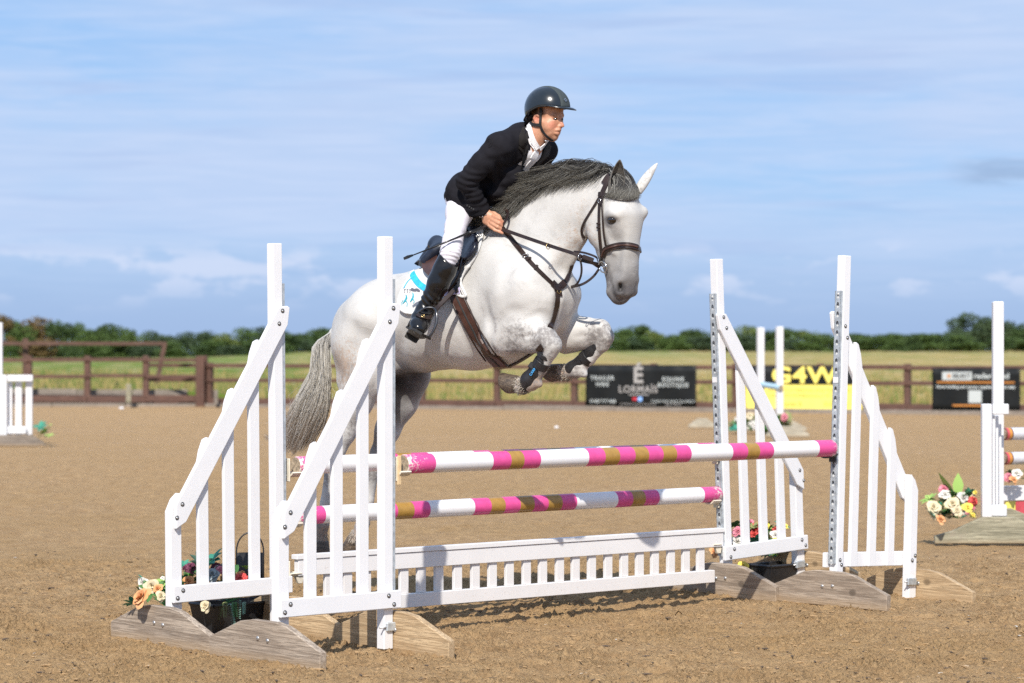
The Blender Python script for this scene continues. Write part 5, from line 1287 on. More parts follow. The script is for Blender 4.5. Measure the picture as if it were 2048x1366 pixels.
sheet('panel', [tuple(p) for p in spline([(866, 505), (880, 510), (888, 540), (880, 562), (862, 558), (852, 545), (858, 520), (866, 505)], 24)[:-1]], 'leather_mid', sd_, .030, .016, 5)
kb = [tuple(p) for p in spline([(940, 482), (962, 482), (964, 500), (956, 514), (946, 524), (936, 522), (936, 500), (940, 482)], 24)[:-1]]
sheet('knee_block', kb, 'navy', sd_, .026, .024, 5)
bkp = [tuple(p) for p in spline([(836, 532), (850, 520), (862, 526), (860, 540), (846, 541), (836, 532)], 20)[:-1]]
sheet('rear_panel', bkp, 'navy', sd_, .02, .03, 5)
for w_, p_, m_ in ((.030, [(945, 470), (940, 492), (930, 520), (918, 548), (905, 572), (898, 588)], 'leather_mid'), (.012, [(935, 478), (930, 500), (922, 522), (912, 545)], 'leather_mid'), (.010, [(950, 476), (944, 500), (936, 524), (927, 548)], 'leather_mid')): strap('flap_fold', p_, w_, m_, sd_, off=.042, thick=.006)
c_, n_ = hit(966, 478, 1, 0, .03); bm = bmesh.new(); bm_ring(bm, c_, n_, .012, .003, 12); adopt(bmobj('dee_ring', bm, M['steel'], None, True), sd_)

# girth
gi = tackthing('girth', hit(930, 640)[0], 'brown leather girth running down behind the elbow of the grey horse', 'girth')
gp = [(912, 584), (922, 606), (936, 634), (952, 664), (968, 690), (984, 712), (1000, 728)]
strap('girth_strap', gp, .072, 'leather_mid', gi, off=.004, thick=.012, n=34, extra=[HS(1010, 742, -.04), HS(1008, 742, -.12), HS(990, 720, -.24), HS(960, 660, -.32)])
P_, Nn = surf_path(gp, 30, .015); bm = bmesh.new(); ribbon(bm, P_, Nn, .009, .0035); adopt(bmobj('centre_groove', bm, M['dark'], None), gi)
for s_ in (-12.5, 12.5):
    P_, Nn = surf_path([(x + s_ * .86, y - s_ * .5) for x, y in gp[:-1]], 26, .0135, smooth=3); bm = bmesh.new(); tube(bm, P_, .0042, 6); adopt(bmobj('edge_piping', bm, M['leather'], None, True), gi)
strap('lilac_strap', [(886, 590), (900, 588), (912, 586), (926, 583)], .032, 'lilac', gi, off=.022, thick=.004, n=10)
for (x, y) in ((906, 575), (919, 572)): strap('girth_billet', [(x - 3, y - 8), (x, y + 2), (x + 3, y + 16)], .022, 'leather', gi, off=.028, thick=.004, n=6)

# tendon boots on the forelegs
def tendon(pts, label, straps, txt=None):
    ctr = HS(*pts[0][:3]); Fb = Field(tuple(ctr - Vector((.30, .30, .30))), tuple(ctr + Vector((.24, .24, .16))), .004)
    Fb.chain([(HS(x, y, l), r * .00249) for x, y, l, r in pts], .012)
    t = tackthing('tendon_boot', ctr, label, 'horse boot', 'black tendon boots on the forelegs'); o = Fb.mesh('shell', M['black_plastic']); adopt(o, t)
    for (a, b, r, w_) in straps:
        p = HS(*a); ax = (HS(*b) - p).normalized(); bm = bmesh.new(); n = 22; u_ = ax.orthogonal().normalized(); v_ = ax.cross(u_); rows = []
        pts_ = [p + (u_ * math.cos(2 * math.pi * i / n) + v_ * math.sin(2 * math.pi * i / n)) * r for i in range(n + 1)]; ribbon(bm, pts_, [(q - p).normalized() for q in pts_], w_, .003); adopt(bmobj('strap', bm, M['black_plastic'], None), t)
    return t
tb = tendon([(1092, 706, .168, 15), (1086, 722, .168, 13.5), (1073, 742, .165, 14.5), (1060, 760, .162, 18), (1052, 770, .16, 15)], 'black tendon boot with blue lettering on the near foreleg', [((1083, 728, .167), (1073, 745, .165), .040, .040), ((1091, 712, .168), (1084, 726, .168), .039, .018)])
bm = bmesh.new(); bm_box(bm, (-.022, -.004, -.016), (.022, .004, .016), .004, Matrix.Translation(HS(1066, 733, .20)) @ Matrix.Rotation(R(35), 4, 'Y')); adopt(bmobj('strap_end', bm, M['black_plastic'], None), tb)
o = text_mesh('CARMA', 'lettering', simple('blue print', (.05, .35, .75), .5, 0, 0, 5, 0), .017, .0005, .0002); o.rotation_euler = (R(90), R(-56), R(-10)); o.location = HS(1067, 741, .208); adopt(o, tb)
tendon([(1196, 694, -.178, 13), (1186, 704, -.178, 13.5), (1166, 722, -.175, 14), (1146, 738, -.17, 15.5), (1134, 745, -.168, 13)], 'black tendon boot on the far foreleg', [((1174, 716, -.176), (1160, 728, -.174), .040, .034)])
tb2 = [(1163, 750, -.17, 9), (1170, 746, -.17, 8)]

# ------------------------------------------------------------------ the rider
def m_skin():
    k = NB('tanned skin'); v = k.co(); b = k.attr('blush'); n = k.noise(v, 40, 5, .6)
    c = k.mix(k.rng(n, .3, .7), (.47, .225, .135), (.57, .30, .19)); c = k.mix(k.math('MULTIPLY', b, .65), c, (.56, .15, .10)); c = k.mix(k.attr('lip'), c, (.45, .12, .10)); c = k.mix(k.attr('hairline'), c, (.045, .024, .014))
    k.col(c); k.set(Roughness=.5); k.b.inputs['Subsurface Weight'].default_value = .06; k.b.inputs['Subsurface Radius'].default_value = (.012, .005, .003); k.bump(k.noise(v, 240, 3, .6), .12, .001); return k.m
M['skin'] = m_skin()
def m_cloth(name, c, weave=500, rough=.85, fold=.25, fs=14, sheen=0, var=.15):
    k = NB(name); v = k.co(); n = k.noise(v, 25, 4, .6); k.col(k.mix(k.rng(n, .3, .7), tuple(x * (1 - var) for x in c), tuple(min(1, x * (1 + var)) for x in c))); k.set(Roughness=rough); k.b.inputs['Sheen Weight'].default_value = sheen
    k.b.inputs['Specular IOR Level'].default_value = .12
    f = k.noise(k.co(scale=(1, 1, 1.6), rot=(0, .7, 0)), fs, 4, .5, .8); w_ = k.noise(v, weave, 2, .5); k.bump(k.math('ADD', k.math('MULTIPLY', f, 1.0), k.math('MULTIPLY', w_, .04)), fold, .02); return k.m
M['jacket'] = m_cloth('black riding jacket cloth', (.0125, .012, .0155), fold=.25, fs=11, sheen=0); M['breeches'] = m_cloth('white breeches cloth', (.66, .64, .70), fold=.18, fs=16, var=.04)
M['shirt'] = m_cloth('white shirt cloth', (.78, .77, .78), fold=.12, fs=30, var=.03); M['lapel'] = m_cloth('lapel cloth', (.019, .017, .016), fold=.2, sheen=.05)
M['boot'] = m_leather('polished black boot leather', (.007, .007, .008), .17); M['sole'] = simple('rubber sole', (.012, .011, .010), .5, 0, .2, 90, .4)
M['helmet'] = simple('glossy dark grey shell', (.010, .014, .018), .22, .0, .04, 10, 0, coat=.35); M['suede'] = simple('grey suede panel', (.040, .052, .055), .85, 0, .15, 120, .4, .001); M['webbing'] = simple('black webbing', (.008, .008, .009), .7, 0, .2, 200, .3, .001); M['white_eye'] = simple('eye white', (.09, .07, .06), .2, 0, 0, 10, 0); M['iris'] = simple('dark iris', (.03, .018, .012), .1, 0, 0, 10, 0); M['hairm'] = simple('short dark hair', (.035, .020, .013), .7, 0, .3, 300, .6, .002)
rider = empty('person', HS(930, 400, 0), 0, 'rider in black jacket, white breeches and dark helmet leaning forward over the grey horse', 'person')
RH = Plane(1095, 218, HS(1078, 290, 0).y, 37)
def box_of(F_pts, m=.06):
    a = np.array([list(p) for p in F_pts]); return a.min(0) - m, a.max(0) + m
PX = .0025
def chain(F, pts, k=.02, flat=1.0, pl=None, lat=None):
    pl = pl or HS; F.chain([(pl(x, y, l), r * pl(x, y, l).y / FPX) for (x, y, l, r) in pts], k, flat, pl.L if lat is None else lat)
# --- body (head, neck, hands and the limbs under the clothes): one skin
LIMB = [(925, 395, .10), (914, 440, .21), (903, 505, .31), (873, 570, .35), (852, 618, .365), (846, 650, .42)]
ARM_N = [(998, 288, .175), (932, 360, .245), (966, 424, .135)]; ARM_F = [(1094, 298, -.175), (1070, 352, -.23), (1016, 424, -.05)]
lo, hi = box_of([HS(*p) for p in LIMB + ARM_N + ARM_F] + [HS(1100, 180, 0), HS(1130, 260, 0), HS(870, 570, -.42)], .13)
B = Field(lo, hi, .0036)
chain(B, [(1046, 298, 0, 30), (1008, 335, 0, 32), (968, 372, 0, 30), (930, 392, 0, 30)], .03, 1.2)
chain(B, [(998, 290, .165, 18), (1046, 285, 0, 22), (1092, 298, -.165, 18)], .03)
chain(B, [(1062, 292, 0, 25), (1072, 270, 0, 21.5), (1084, 246, 0, 20)], .02, .9)                        # neck
chain(B, [(998, 292, .175, 16), (932, 360, .245, 12), (966, 422, .135, 9.5)], .015); chain(B, [(1094, 302, -.175, 16), (1070, 352, -.23, 12), (1020, 420, -.06, 9.5)], .015)
chain(B, [(928, 394, .08, 22), (913, 452, .225, 14), (902, 502, .312, 13), (873, 570, .35, 14), (853, 615, .365, 9), (842, 648, .42, 8)], .03)
chain(B, [(945, 394, -.08, 22), (975, 445, -.21, 15), (985, 500, -.31, 14), (955, 570, -.35, 15), (935, 615, -.365, 10), (930, 646, -.42, 8)], .03)
def hc(pts, k=.008, flat=1.0): chain(B, pts, k, flat, RH)
# head
hc([(1092, 214, 0, 34), (1090, 222, 0, 33)], .01, .82); hc([(1102, 226, 0, 27), (1106, 240, 0, 21)], .012, .92)
hc([(1101, 248, 0, 20), (1103, 262, 0, 15)], .012, 1.0); hc([(1108, 247, 0, 14), (1109, 258, 0, 11)], .014, 1.15); hc([(1078, 250, .045, 7), (1096, 272, .022, 6), (1106, 275, 0, 7)], .016); hc([(1078, 250, -.045, 7), (1096, 272, -.022, 6), (1106, 275, 0, 7)], .016)
hc([(1107, 268, 0, 9.5), (1109, 273, 0, 7)], .008, 1.2)
for s in (1, -1):
    ex = 0 if s > 0 else 15
    hc([(1101 + ex * .8, 247, .031 * s, 5.0), (1095 + ex * 1.2, 247, .045 * s, 4.5)], .028); hc([(1098 + ex, 256, .034 * s, 9), (1100 + ex * .8, 264, .026 * s, 8)], .02)                             # cheekbone
    hc([(1113 + ex * .8, 231, .024 * s, 3.2), (1108 + ex * .9, 230.5, .037 * s, 3.2)], .012)                                # brow ridge
    hc([(1118 + ex * .3, 253, .012 * s, 3.0), (1119 + ex * .3, 252, .010 * s, 3.0)], .005)                        # nostril wing
hc([(1118, 236, 0, 3.2), (1123, 246, 0, 3.2), (1125.5, 251.5, 0, 3.4)], .007); hc([(1119, 254, 0, 3), (1122, 253.5, 0, 3)], .005)
hc([(1113, 258, 0, 9)], .006) if False else None
hc([(1112, 261, .020, 2.6), (1117, 259.8, .010, 3.6), (1118.2, 259.5, 0, 3.8), (1117, 259.8, -.010, 3.6)], .008); hc([(1111, 266, .018, 2.6), (1114.5, 267, .008, 3.6), (1115, 267.3, 0, 3.8), (1114.5, 267, -.008, 3.6)], .008)
def hsub(x, y, l, rx, k=.006): p = RH(x, y, l); B.ell(p, (RH.H, RH.L, (0, 0, 1)), np.array(rx) * PX, k, 'sub')


# ear
hc([(1071, 231, .068, 3.0), (1068.5, 237, .070, 2.8), (1071, 244, .068, 2.6)], .004); hc([(1074, 229.5, .068, 2.4), (1077, 233, .068, 2.0)], .004); hc([(1074, 238, .062, 5)] * 2, .006, .5)
hc([(1086, 232, -.064, 3.0), (1085, 240, -.064, 3)], .004)
# near hand: palm, four curled fingers of different length, thumb on the inner side
def hd(pts, k=.005, flat=1.0): chain(B, pts, k, flat)
hd([(966, 423, .134, 10), (974, 432, .128, 11.5)], .012, .8); hd([(975, 430, .126, 11), (986, 437, .122, 9.5)], .008, .65); hd([(972, 441, .130, 9), (982, 449, .126, 8)], .008, .65)
hd([(988, 433, .128, 5.2), (999, 438, .134, 4.0), (1006, 445, .118, 3.5), (1000, 449, .100, 3.3)], .0015)
hd([(986, 440, .132, 5.2), (998, 446.5, .140, 3.9), (1004.5, 452, .122, 3.5), (998, 456, .104, 3.3)], .0015)
hd([(983, 446, .134, 5.0), (995, 453.8, .142, 3.7), (1002, 458, .126, 3.3), (996, 461, .108, 3.2)], .0015)
hd([(979, 451, .134, 4.6), (989, 459.5, .142, 3.4), (999, 463.5, .134, 3.0), (1005.5, 466, .124, 2.8)], .0015)
hd([(976, 426, .112, 5.5), (988, 428, .100, 5.0), (997, 433, .098, 4.4), (1001, 438, .100, 3.8)], .005)
# far hand
hd([(1018, 420, -.058, 10), (1020, 432, -.052, 11)], .012, .8)
for i in range(4): hd([(1021 - i * 1.5, 430 + i * 4, -.05, 4.6), (1030 - i * 1.5, 436 + i * 4, -.054, 4.1), (1033 - i * 1.5, 441 + i * 4, -.035, 3.6), (1028 - i * 1.5, 444 + i * 4, -.018, 3.4)], .003)
hd([(1018, 425, -.035, 5), (1027, 428, -.022, 4.6), (1032, 433, -.020, 4)], .005)
_t = B.mesh('tmp', smooth_it=1); _b = BVHTree.FromPolygons([v.co for v in _t.data.vertices], [p.vertices for p in _t.data.polygons]); _m = _t.data; bpy.data.objects.remove(_t); bpy.data.meshes.remove(_m)
def fskin(px, py):
    r = _b.ray_cast(CAMV, (P3(px, py, 10) - CAMV).normalized()); return r[0], r[1]
EYES = []
for (x0, x1, y_) in ((1106.5, 1114.5, 237.6), (1123.2, 1127.0, 238.0)):
    q = [fskin(x0 + (x1 - x0) * t, y_ + .5) for t in (0, .5, 1)]; q = [a for a in q if a[0] is not None]; e0 = q[len(q) // 2]; EYES.append((e0[0] - e0[1] * .0080, e0[1]))
    for (dy, r, o_) in ((-2.3, .0030, .0002), (3.0, .0028, -.0006)):
        w3 = [fskin(x0 + (x1 - x0) * t - (0), y_ + dy * math.sin(math.pi * (.12 + .76 * t)) + 1.0 * t) for t in (0, .33, .66, 1)]; w3 = [a for a in w3 if a[0] is not None]
        for a, b in zip(w3, w3[1:]):
            if (a[0] - b[0]).length < .02: B.cap(a[0] - a[1] * (r * .35), b[0] - b[1] * (r * .35), r, r, .003)
    B.cap(q[0][0] + q[0][1] * .001, q[-1][0] + q[-1][1] * .001, .0048, .0045, .003, op='sub')
w3 = [fskin(x, y) for x, y in ((1109, 263.8), (1112, 263.6), (1116, 263.2), (1120, 262.8))]; w3 = [a for a in w3 if a[0] is not None]
for a, b in zip(w3, w3[1:]): B.cap(a[0] + a[1] * .001, b[0] + b[1] * .001, .0034, .0036, .002, op='sub')
pbody = adopt(B.mesh('body', M['skin'], smooth_it=1), rider); del B
def rp(x, y, l, r, a=1.0, pl=RH): return (pl(x, y, l), r * PX, a)
grow_attr(pbody, 'blush', [rp(1106, 250, .05, 13, .9), rp(1124, 250, 0, 7, .8), rp(1073, 238, .07, 10, 1), rp(1070, 262, .04, 16, .3), rp(1002, 446, .13, 8, .5, HS), rp(1003, 462, .13, 6, .6, HS)])
grow_attr(pbody, 'lip', [rp(1120, 260.5, .004, 4.2, .8), rp(1116, 266, .006, 4.2, .85), rp(1112, 263, .018, 2.6, .6)])
grow_attr(pbody, 'hairline', [rp(1114, 232, .034, 3.4, .9), rp(1108, 232, .044, 3, .9), rp(1120, 232, .022, 3, .7), rp(1130, 232.5, -.03, 4, .9), rp(1081, 224, .07, 11, 1.3), rp(1072, 222, .06, 13, 1.4), rp(1066, 232, .05, 14, 1.3), rp(1064, 244, .03, 10, 1.1), rp(1112, 237.5, .040, 2.2, .45)])
for (p, n0) in EYES:
    bm = bmesh.new(); bmesh.ops.create_uvsphere(bm, u_segments=14, v_segments=10, radius=.0105); bmesh.ops.translate(bm, vec=p, verts=bm.verts); o = adopt(bmobj('eye', bm, M['white_eye'], None, True), rider)
    g = (n0 * .55 + RH.H * .75 + Vector((0, 0, -.05))).normalized(); bm = bmesh.new(); bm_dome(bm, p + g * .0088, g, .0058, .0024, 12); i_ = bmobj('iris', bm, M['iris'], o, True)
rbt = BVHTree.FromPolygons([v.co for v in pbody.data.vertices], [p.vertices for p in pbody.data.polygons])
def rhit(px, py, off=0.0, tree=None):
    r = (tree or rbt).ray_cast(CAMV, (P3(px, py, 10) - CAMV).normalized())
    if r[0] is None: r = (tree or rbt).find_nearest(RH(px, py, .03))
    return r[0] + r[1] * off, r[1]
# --- shirt
S_ = Field(*box_of([HS(x, y, l) for x, y, l in ((1060, 250, .2), (1060, 250, -.2), (920, 400, 0), (1110, 350, 0))], .14), .0045)
chain(S_, [(1049, 300, 0, 33), (1010, 338, 0, 35), (970, 375, 0, 32)], .03, 1.25); chain(S_, [(1056, 288, 0, 24.5), (1066, 272, 0, 23.5), (1069, 265, 0, 23)], .012, .95)
p = HS(1074, 254, 0); S_.cap(HS(1068, 264, 0), HS(1082, 244, 0), .052, .052, .004, .95, HS.L, op='sub')
S_.cap(HS(1086, 262, .0), HS(1084, 284, .02), .046, .030, .004, op='sub'); S_.cap(HS(1084, 284, .02), HS(1078, 298, .02), .030, .012, .003, op='sub')
o = S_.mesh('shirt', M['shirt']); adopt(o, rider); sbt = BVHTree.FromPolygons([v.co for v in o.data.vertices], [p.vertices for p in o.data.polygons]); del S_
# stand collar points and tie
def wrap(name, px, width, mat, par, tree, off=.004, thick=.003, n=16):
    P_ = []; Nn = []
    for p in spline(px, n): c_, n_ = rhit(p[0], p[1], off, tree); P_.append(c_); Nn.append(n_)
    bm = bmesh.new(); ribbon(bm, P_, Nn, width, thick); return adopt(bmobj(name, bm, M[mat], None), par)
def patch(name, poly, mat, par, tree, off=.005, thick=.003):
    V = []; c0 = Vector((sum(p[0] for p in poly) / len(poly), sum(p[1] for p in poly) / len(poly)))
    for p in poly + [tuple(c0)]: c_, n_ = rhit(p[0], p[1], off, tree); V.append(c_)
    n = len(poly); o = meshobj(name, V, [(i, (i + 1) % n, n) for i in range(n)], M[mat], None, True)
    bm = bmesh.new(); bm.from_mesh(o.data); bmesh.ops.recalc_face_normals(bm, faces=bm.faces); bm.normal_update()
    if sum(f.normal.dot(CAMV - f.calc_center_median()) for f in bm.faces) < 0: bmesh.ops.reverse_faces(bm, faces=bm.faces)
    bm.to_mesh(o.data); bm.free(); md = o.modifiers.new('t', 'SOLIDIFY'); md.thickness = thick; md.offset = 1; return adopt(o, par)
# --- jacket
J = Field(*box_of([HS(x, y, l) for x, y, l in ((1060, 245, .2), (1110, 300, -.25), (890, 420, .2), (915, 370, .3), (960, 440, -.2), (960, 440, .2), (1060, 380, -.25))], .10), .0048)
chain(J, [(1044, 297, 0, 38), (1008, 335, 0, 42), (968, 370, 0, 41), (936, 388, 0, 39)], .03, 1.2)
chain(J, [(998, 291, .17, 27), (1044, 284, 0, 33), (1090, 299, -.17, 25)], .035); chain(J, [(1034, 280, .06, 26), (1044, 276, 0, 27), (1064, 284, -.07, 25)], .03)
chain(J, [(1002, 300, .15, 26), (985, 330, .12, 26)], .04)
chain(J, [(996, 293, .178, 26), (965, 326, .215, 23), (932, 362, .248, 20.5)], .018); chain(J, [(932, 362, .248, 20.5), (948, 392, .195, 17.5), (962, 416, .140, 16.5), (965, 421, .136, 16.5)], .012)
chain(J, [(1092, 304, -.178, 22), (1072, 345, -.225, 17), (1068, 356, -.23, 16)], .018); chain(J, [(1068, 356, -.23, 16), (1040, 392, -.14, 13.5), (1022, 414, -.07, 13)], .012)
chain(J, [(927, 372, .10, 28), (926, 386, .13, 34), (934, 402, .15, 29), (946, 416, .165, 18)], .025, 1.0); chain(J, [(925, 395, -.08, 28), (955, 412, -.10, 19)], .03, 1.0); chain(J, [(912, 384, .0, 22), (906, 392, .05, 16)], .03, 1.3)
chain(J, [(1030, 352, .04, 20), (1000, 385, .05, 16), (985, 400, .05, 12)], .03, 1.5)
# neck hole, front opening, hem, cuffs
J.cap(HS(1052, 282, 0), HS(1078, 250, 0), .052, .056, .004, .95, HS.L, op='sub')
for a, b, ra, rb in (((1074, 284, 0), (1072, 306, 0), .050, .040), ((1072, 306, 0), (1060, 325, 0), .040, .026), ((1060, 325, 0), (1040, 350, 0), .026, .008)): J.cap(HS(*a), HS(*b), ra, rb, .003, op='sub')
J.cap(HS(925, 462, .0), HS(925, 462, .01), .001, .001, .0)
def halfcut(p, nrm, size=.22, c_=None):
    """cut everything beyond a plane near p"""
    p = np.array(p); g = J.win(p - size, p + size); sl, ax = g; d = (ax[0][:, None, None] - p[0]) * nrm[0] + (ax[1][None, :, None] - p[1]) * nrm[1] + (ax[2][None, None, :] - p[2]) * nrm[2]
    J.comb(sl, (-d).astype(np.float32), .002, 'sub')
axn = (HS(965, 424, .134) - HS(948, 392, .195)).normalized(); halfcut(HS(966.5, 423, .134), axn, .050); axn2 = (HS(1022, 414, -.07) - HS(1040, 392, -.14)).normalized(); halfcut(HS(1021, 416, -.068), axn2, .046)
jk = J.mesh('jacket', None, smooth_it=2); del J
jk.data.materials.append(M['jacket']); adopt(jk, rider)
# folds pressed into the cloth
me = jk.data; n_ = len(me.vertices); co = np.empty(n_ * 3, np.float32); no = np.empty(n_ * 3, np.float32); me.vertices.foreach_get('co', co); me.vertices.foreach_get('normal', no); co = co.reshape(-1, 3).astype(float); no = no.reshape(-1, 3)
def folds(c_, a, b, wl, amp, rad, seed):
    a = np.array(a); b = np.array(b); ax_ = (b - a) / np.linalg.norm(b - a); d = c_ - a; t = d @ ax_; rest = d - t[:, None] * ax_; w_ = np.clip(1.2 - np.abs(t - np.linalg.norm(b - a) / 2) / (np.linalg.norm(b - a) * .6), 0, 1) * np.clip(1.3 - np.linalg.norm(rest, axis=1) / rad, 0, 1)
    return amp * w_ * np.sin(t / wl * 6.28 + 5 * n2(rest[:, 0] * 9 + seed, rest[:, 2] * 9 + seed) * 2 + 3 * n2(rest[:, 1] * 7, t * 5 + seed))
dsp = folds(co, HS(955, 338, .23), HS(925, 375, .25), .034, .0038, .085, 1) + folds(co, HS(932, 362, .25), HS(965, 424, .135), .030, .0032, .07, 4) + folds(co, HS(1000, 330, .1), HS(935, 400, .05), .10, .0035, .25, 7) + folds(co, HS(1010, 290, .16), HS(965, 330, .2), .06, .003, .1, 9) + .0022 * n2(co[:, 0] * 22, co[:, 2] * 22 + co[:, 1] * 9)
dsp += folds(co, HS(985, 300, .15), HS(1040, 340, .05), .07, .004, .18, 12)
co += no * dsp[:, None]; me.vertices.foreach_set('co', co.astype(np.float32).ravel()); me.update()
jbt = BVHTree.FromPolygons([v.co for v in me.vertices], [p.vertices for p in me.polygons])
patch('lapel', [(1052, 253), (1047, 262), (1040, 282), (1036, 296), (1044, 304), (1048, 318), (1041, 340), (1052, 316), (1056, 298), (1054, 280), (1055, 264)], 'lapel', rider, jbt, .003, .004)
patch('collar_fall', [(1056, 251), (1044, 257), (1038, 272), (1036, 289), (1046, 297), (1053, 284), (1054, 266)], 'lapel', rider, jbt, .007, .004)
patch('lapel', [(1093, 283), (1101, 292), (1096, 310), (1078, 330), (1056, 345), (1072, 322), (1086, 300)], 'lapel', rider, jbt, .003, .004)
wrap('shirt_collar', [(1059, 250), (1061, 260), (1064, 272), (1069, 285), (1075, 297)], .026, 'shirt', rider, rbt, .005, .004, 18)
wrap('collar_point', [(1062, 276), (1064, 288), (1067, 300)], [.026, .026, .026, .024, .022, .018, .013, .007], 'shirt', rider, sbt, .009, .003, 8)
wrap('shirt_collar', [(1094, 279), (1090, 285), (1084, 292), (1078, 298)], .018, 'shirt', rider, rbt, .005, .004, 10)
wrap('neck_tie', [(1073, 298), (1068, 310), (1058, 326), (1046, 343)], [.020, .026, .030, .034, .036, .038, .040, .040] * 2, 'shirt', rider, sbt, .006, .005, 16)
bm = bmesh.new(); c_, n1 = rhit(1063, 288, .014, sbt); bm_ring(bm, c_, n1, .0042, .0010, 10); adopt(bmobj('collar_emblem', bm, M['grey_print'], None), rider)
for (x, y) in ((933, 411), (937, 414), (941, 417), (945, 419)):
    c_, n1 = rhit(x + 2, y, .001, jbt); bm = bmesh.new(); bm_dome(bm, c_, n1, .0055, .003, 10); adopt(bmobj('button', bm, M['black_plastic'], None, True), rider)
bm = bmesh.new(); c_, n1 = rhit(978, 286, .0006, jbt); bm_ring(bm, c_, n1, .022, .0008, 24); bm_ring(bm, c_, n1, .012, .0008, 5); adopt(bmobj('sleeve_emblem', bm, M['lapel'], None), rider)
# bracelets on the wrist
for d_, r_, m_ in ((0, .0300, 'black_plastic'), (.008, .0295, 'steel')):
    c_ = HS(969, 427, .131) + axn * (d_ - .004); bm = bmesh.new(); bm_ring(bm, c_, axn, r_, .0028 if d_ == 0 else .0018, 26, .86, HS.L, 1.0); adopt(bmobj('bracelet', bm, M[m_], None, True), rider)
for i in range(5):
    a = R(20 + 34 * i); u_ = (HS.L - axn * HS.L.dot(axn)).normalized(); v_ = axn.cross(u_); c_ = HS(969, 427, .131) - axn * .004 + (u_ * math.cos(a - 1.2) + v_ * math.sin(a - 1.2)) * .0315; bm = bmesh.new(); bm_dome(bm, c_, (c_ - HS(969, 427, .131)), .0035, .003, 8); adopt(bmobj('bead', bm, M['steel'], None, True), rider)
# --- breeches
Q = Field(*box_of([HS(x, y, l) for x, y, l in ((880, 380, .1), (960, 380, -.1), (900, 540, .42), (900, 540, -.4), (1010, 540, -.4))], .11), .005)
chain(Q, [(930, 392, 0, 33), (926, 398, .08, 32)], .03, 1.2); chain(Q, [(924, 398, .10, 31), (919, 425, .17, 27), (911, 455, .235, 20.5), (905, 485, .29, 19.5), (901, 504, .315, 19.5), (893, 528, .325, 17.5)], .02)
chain(Q, [(945, 398, -.10, 31), (970, 440, -.2, 24), (985, 500, -.31, 21), (978, 528, -.325, 18)], .02)
o = Q.mesh('breeches', M['breeches']); adopt(o, rider); del Q
me = o.data; n_ = len(me.vertices); co = np.empty(n_ * 3, np.float32); no = np.empty(n_ * 3, np.float32); me.vertices.foreach_get('co', co); me.vertices.foreach_get('normal', no); co = co.reshape(-1, 3).astype(float); no = no.reshape(-1, 3)
co += no * (folds(co, HS(912, 440, .22), HS(905, 490, .3), .045, .0022, .1, 3) + folds(co, HS(903, 490, .3), HS(896, 530, .33), .018, .0026, .09, 5))[:, None]; me.vertices.foreach_set('co', co.astype(np.float32).ravel()); me.update()
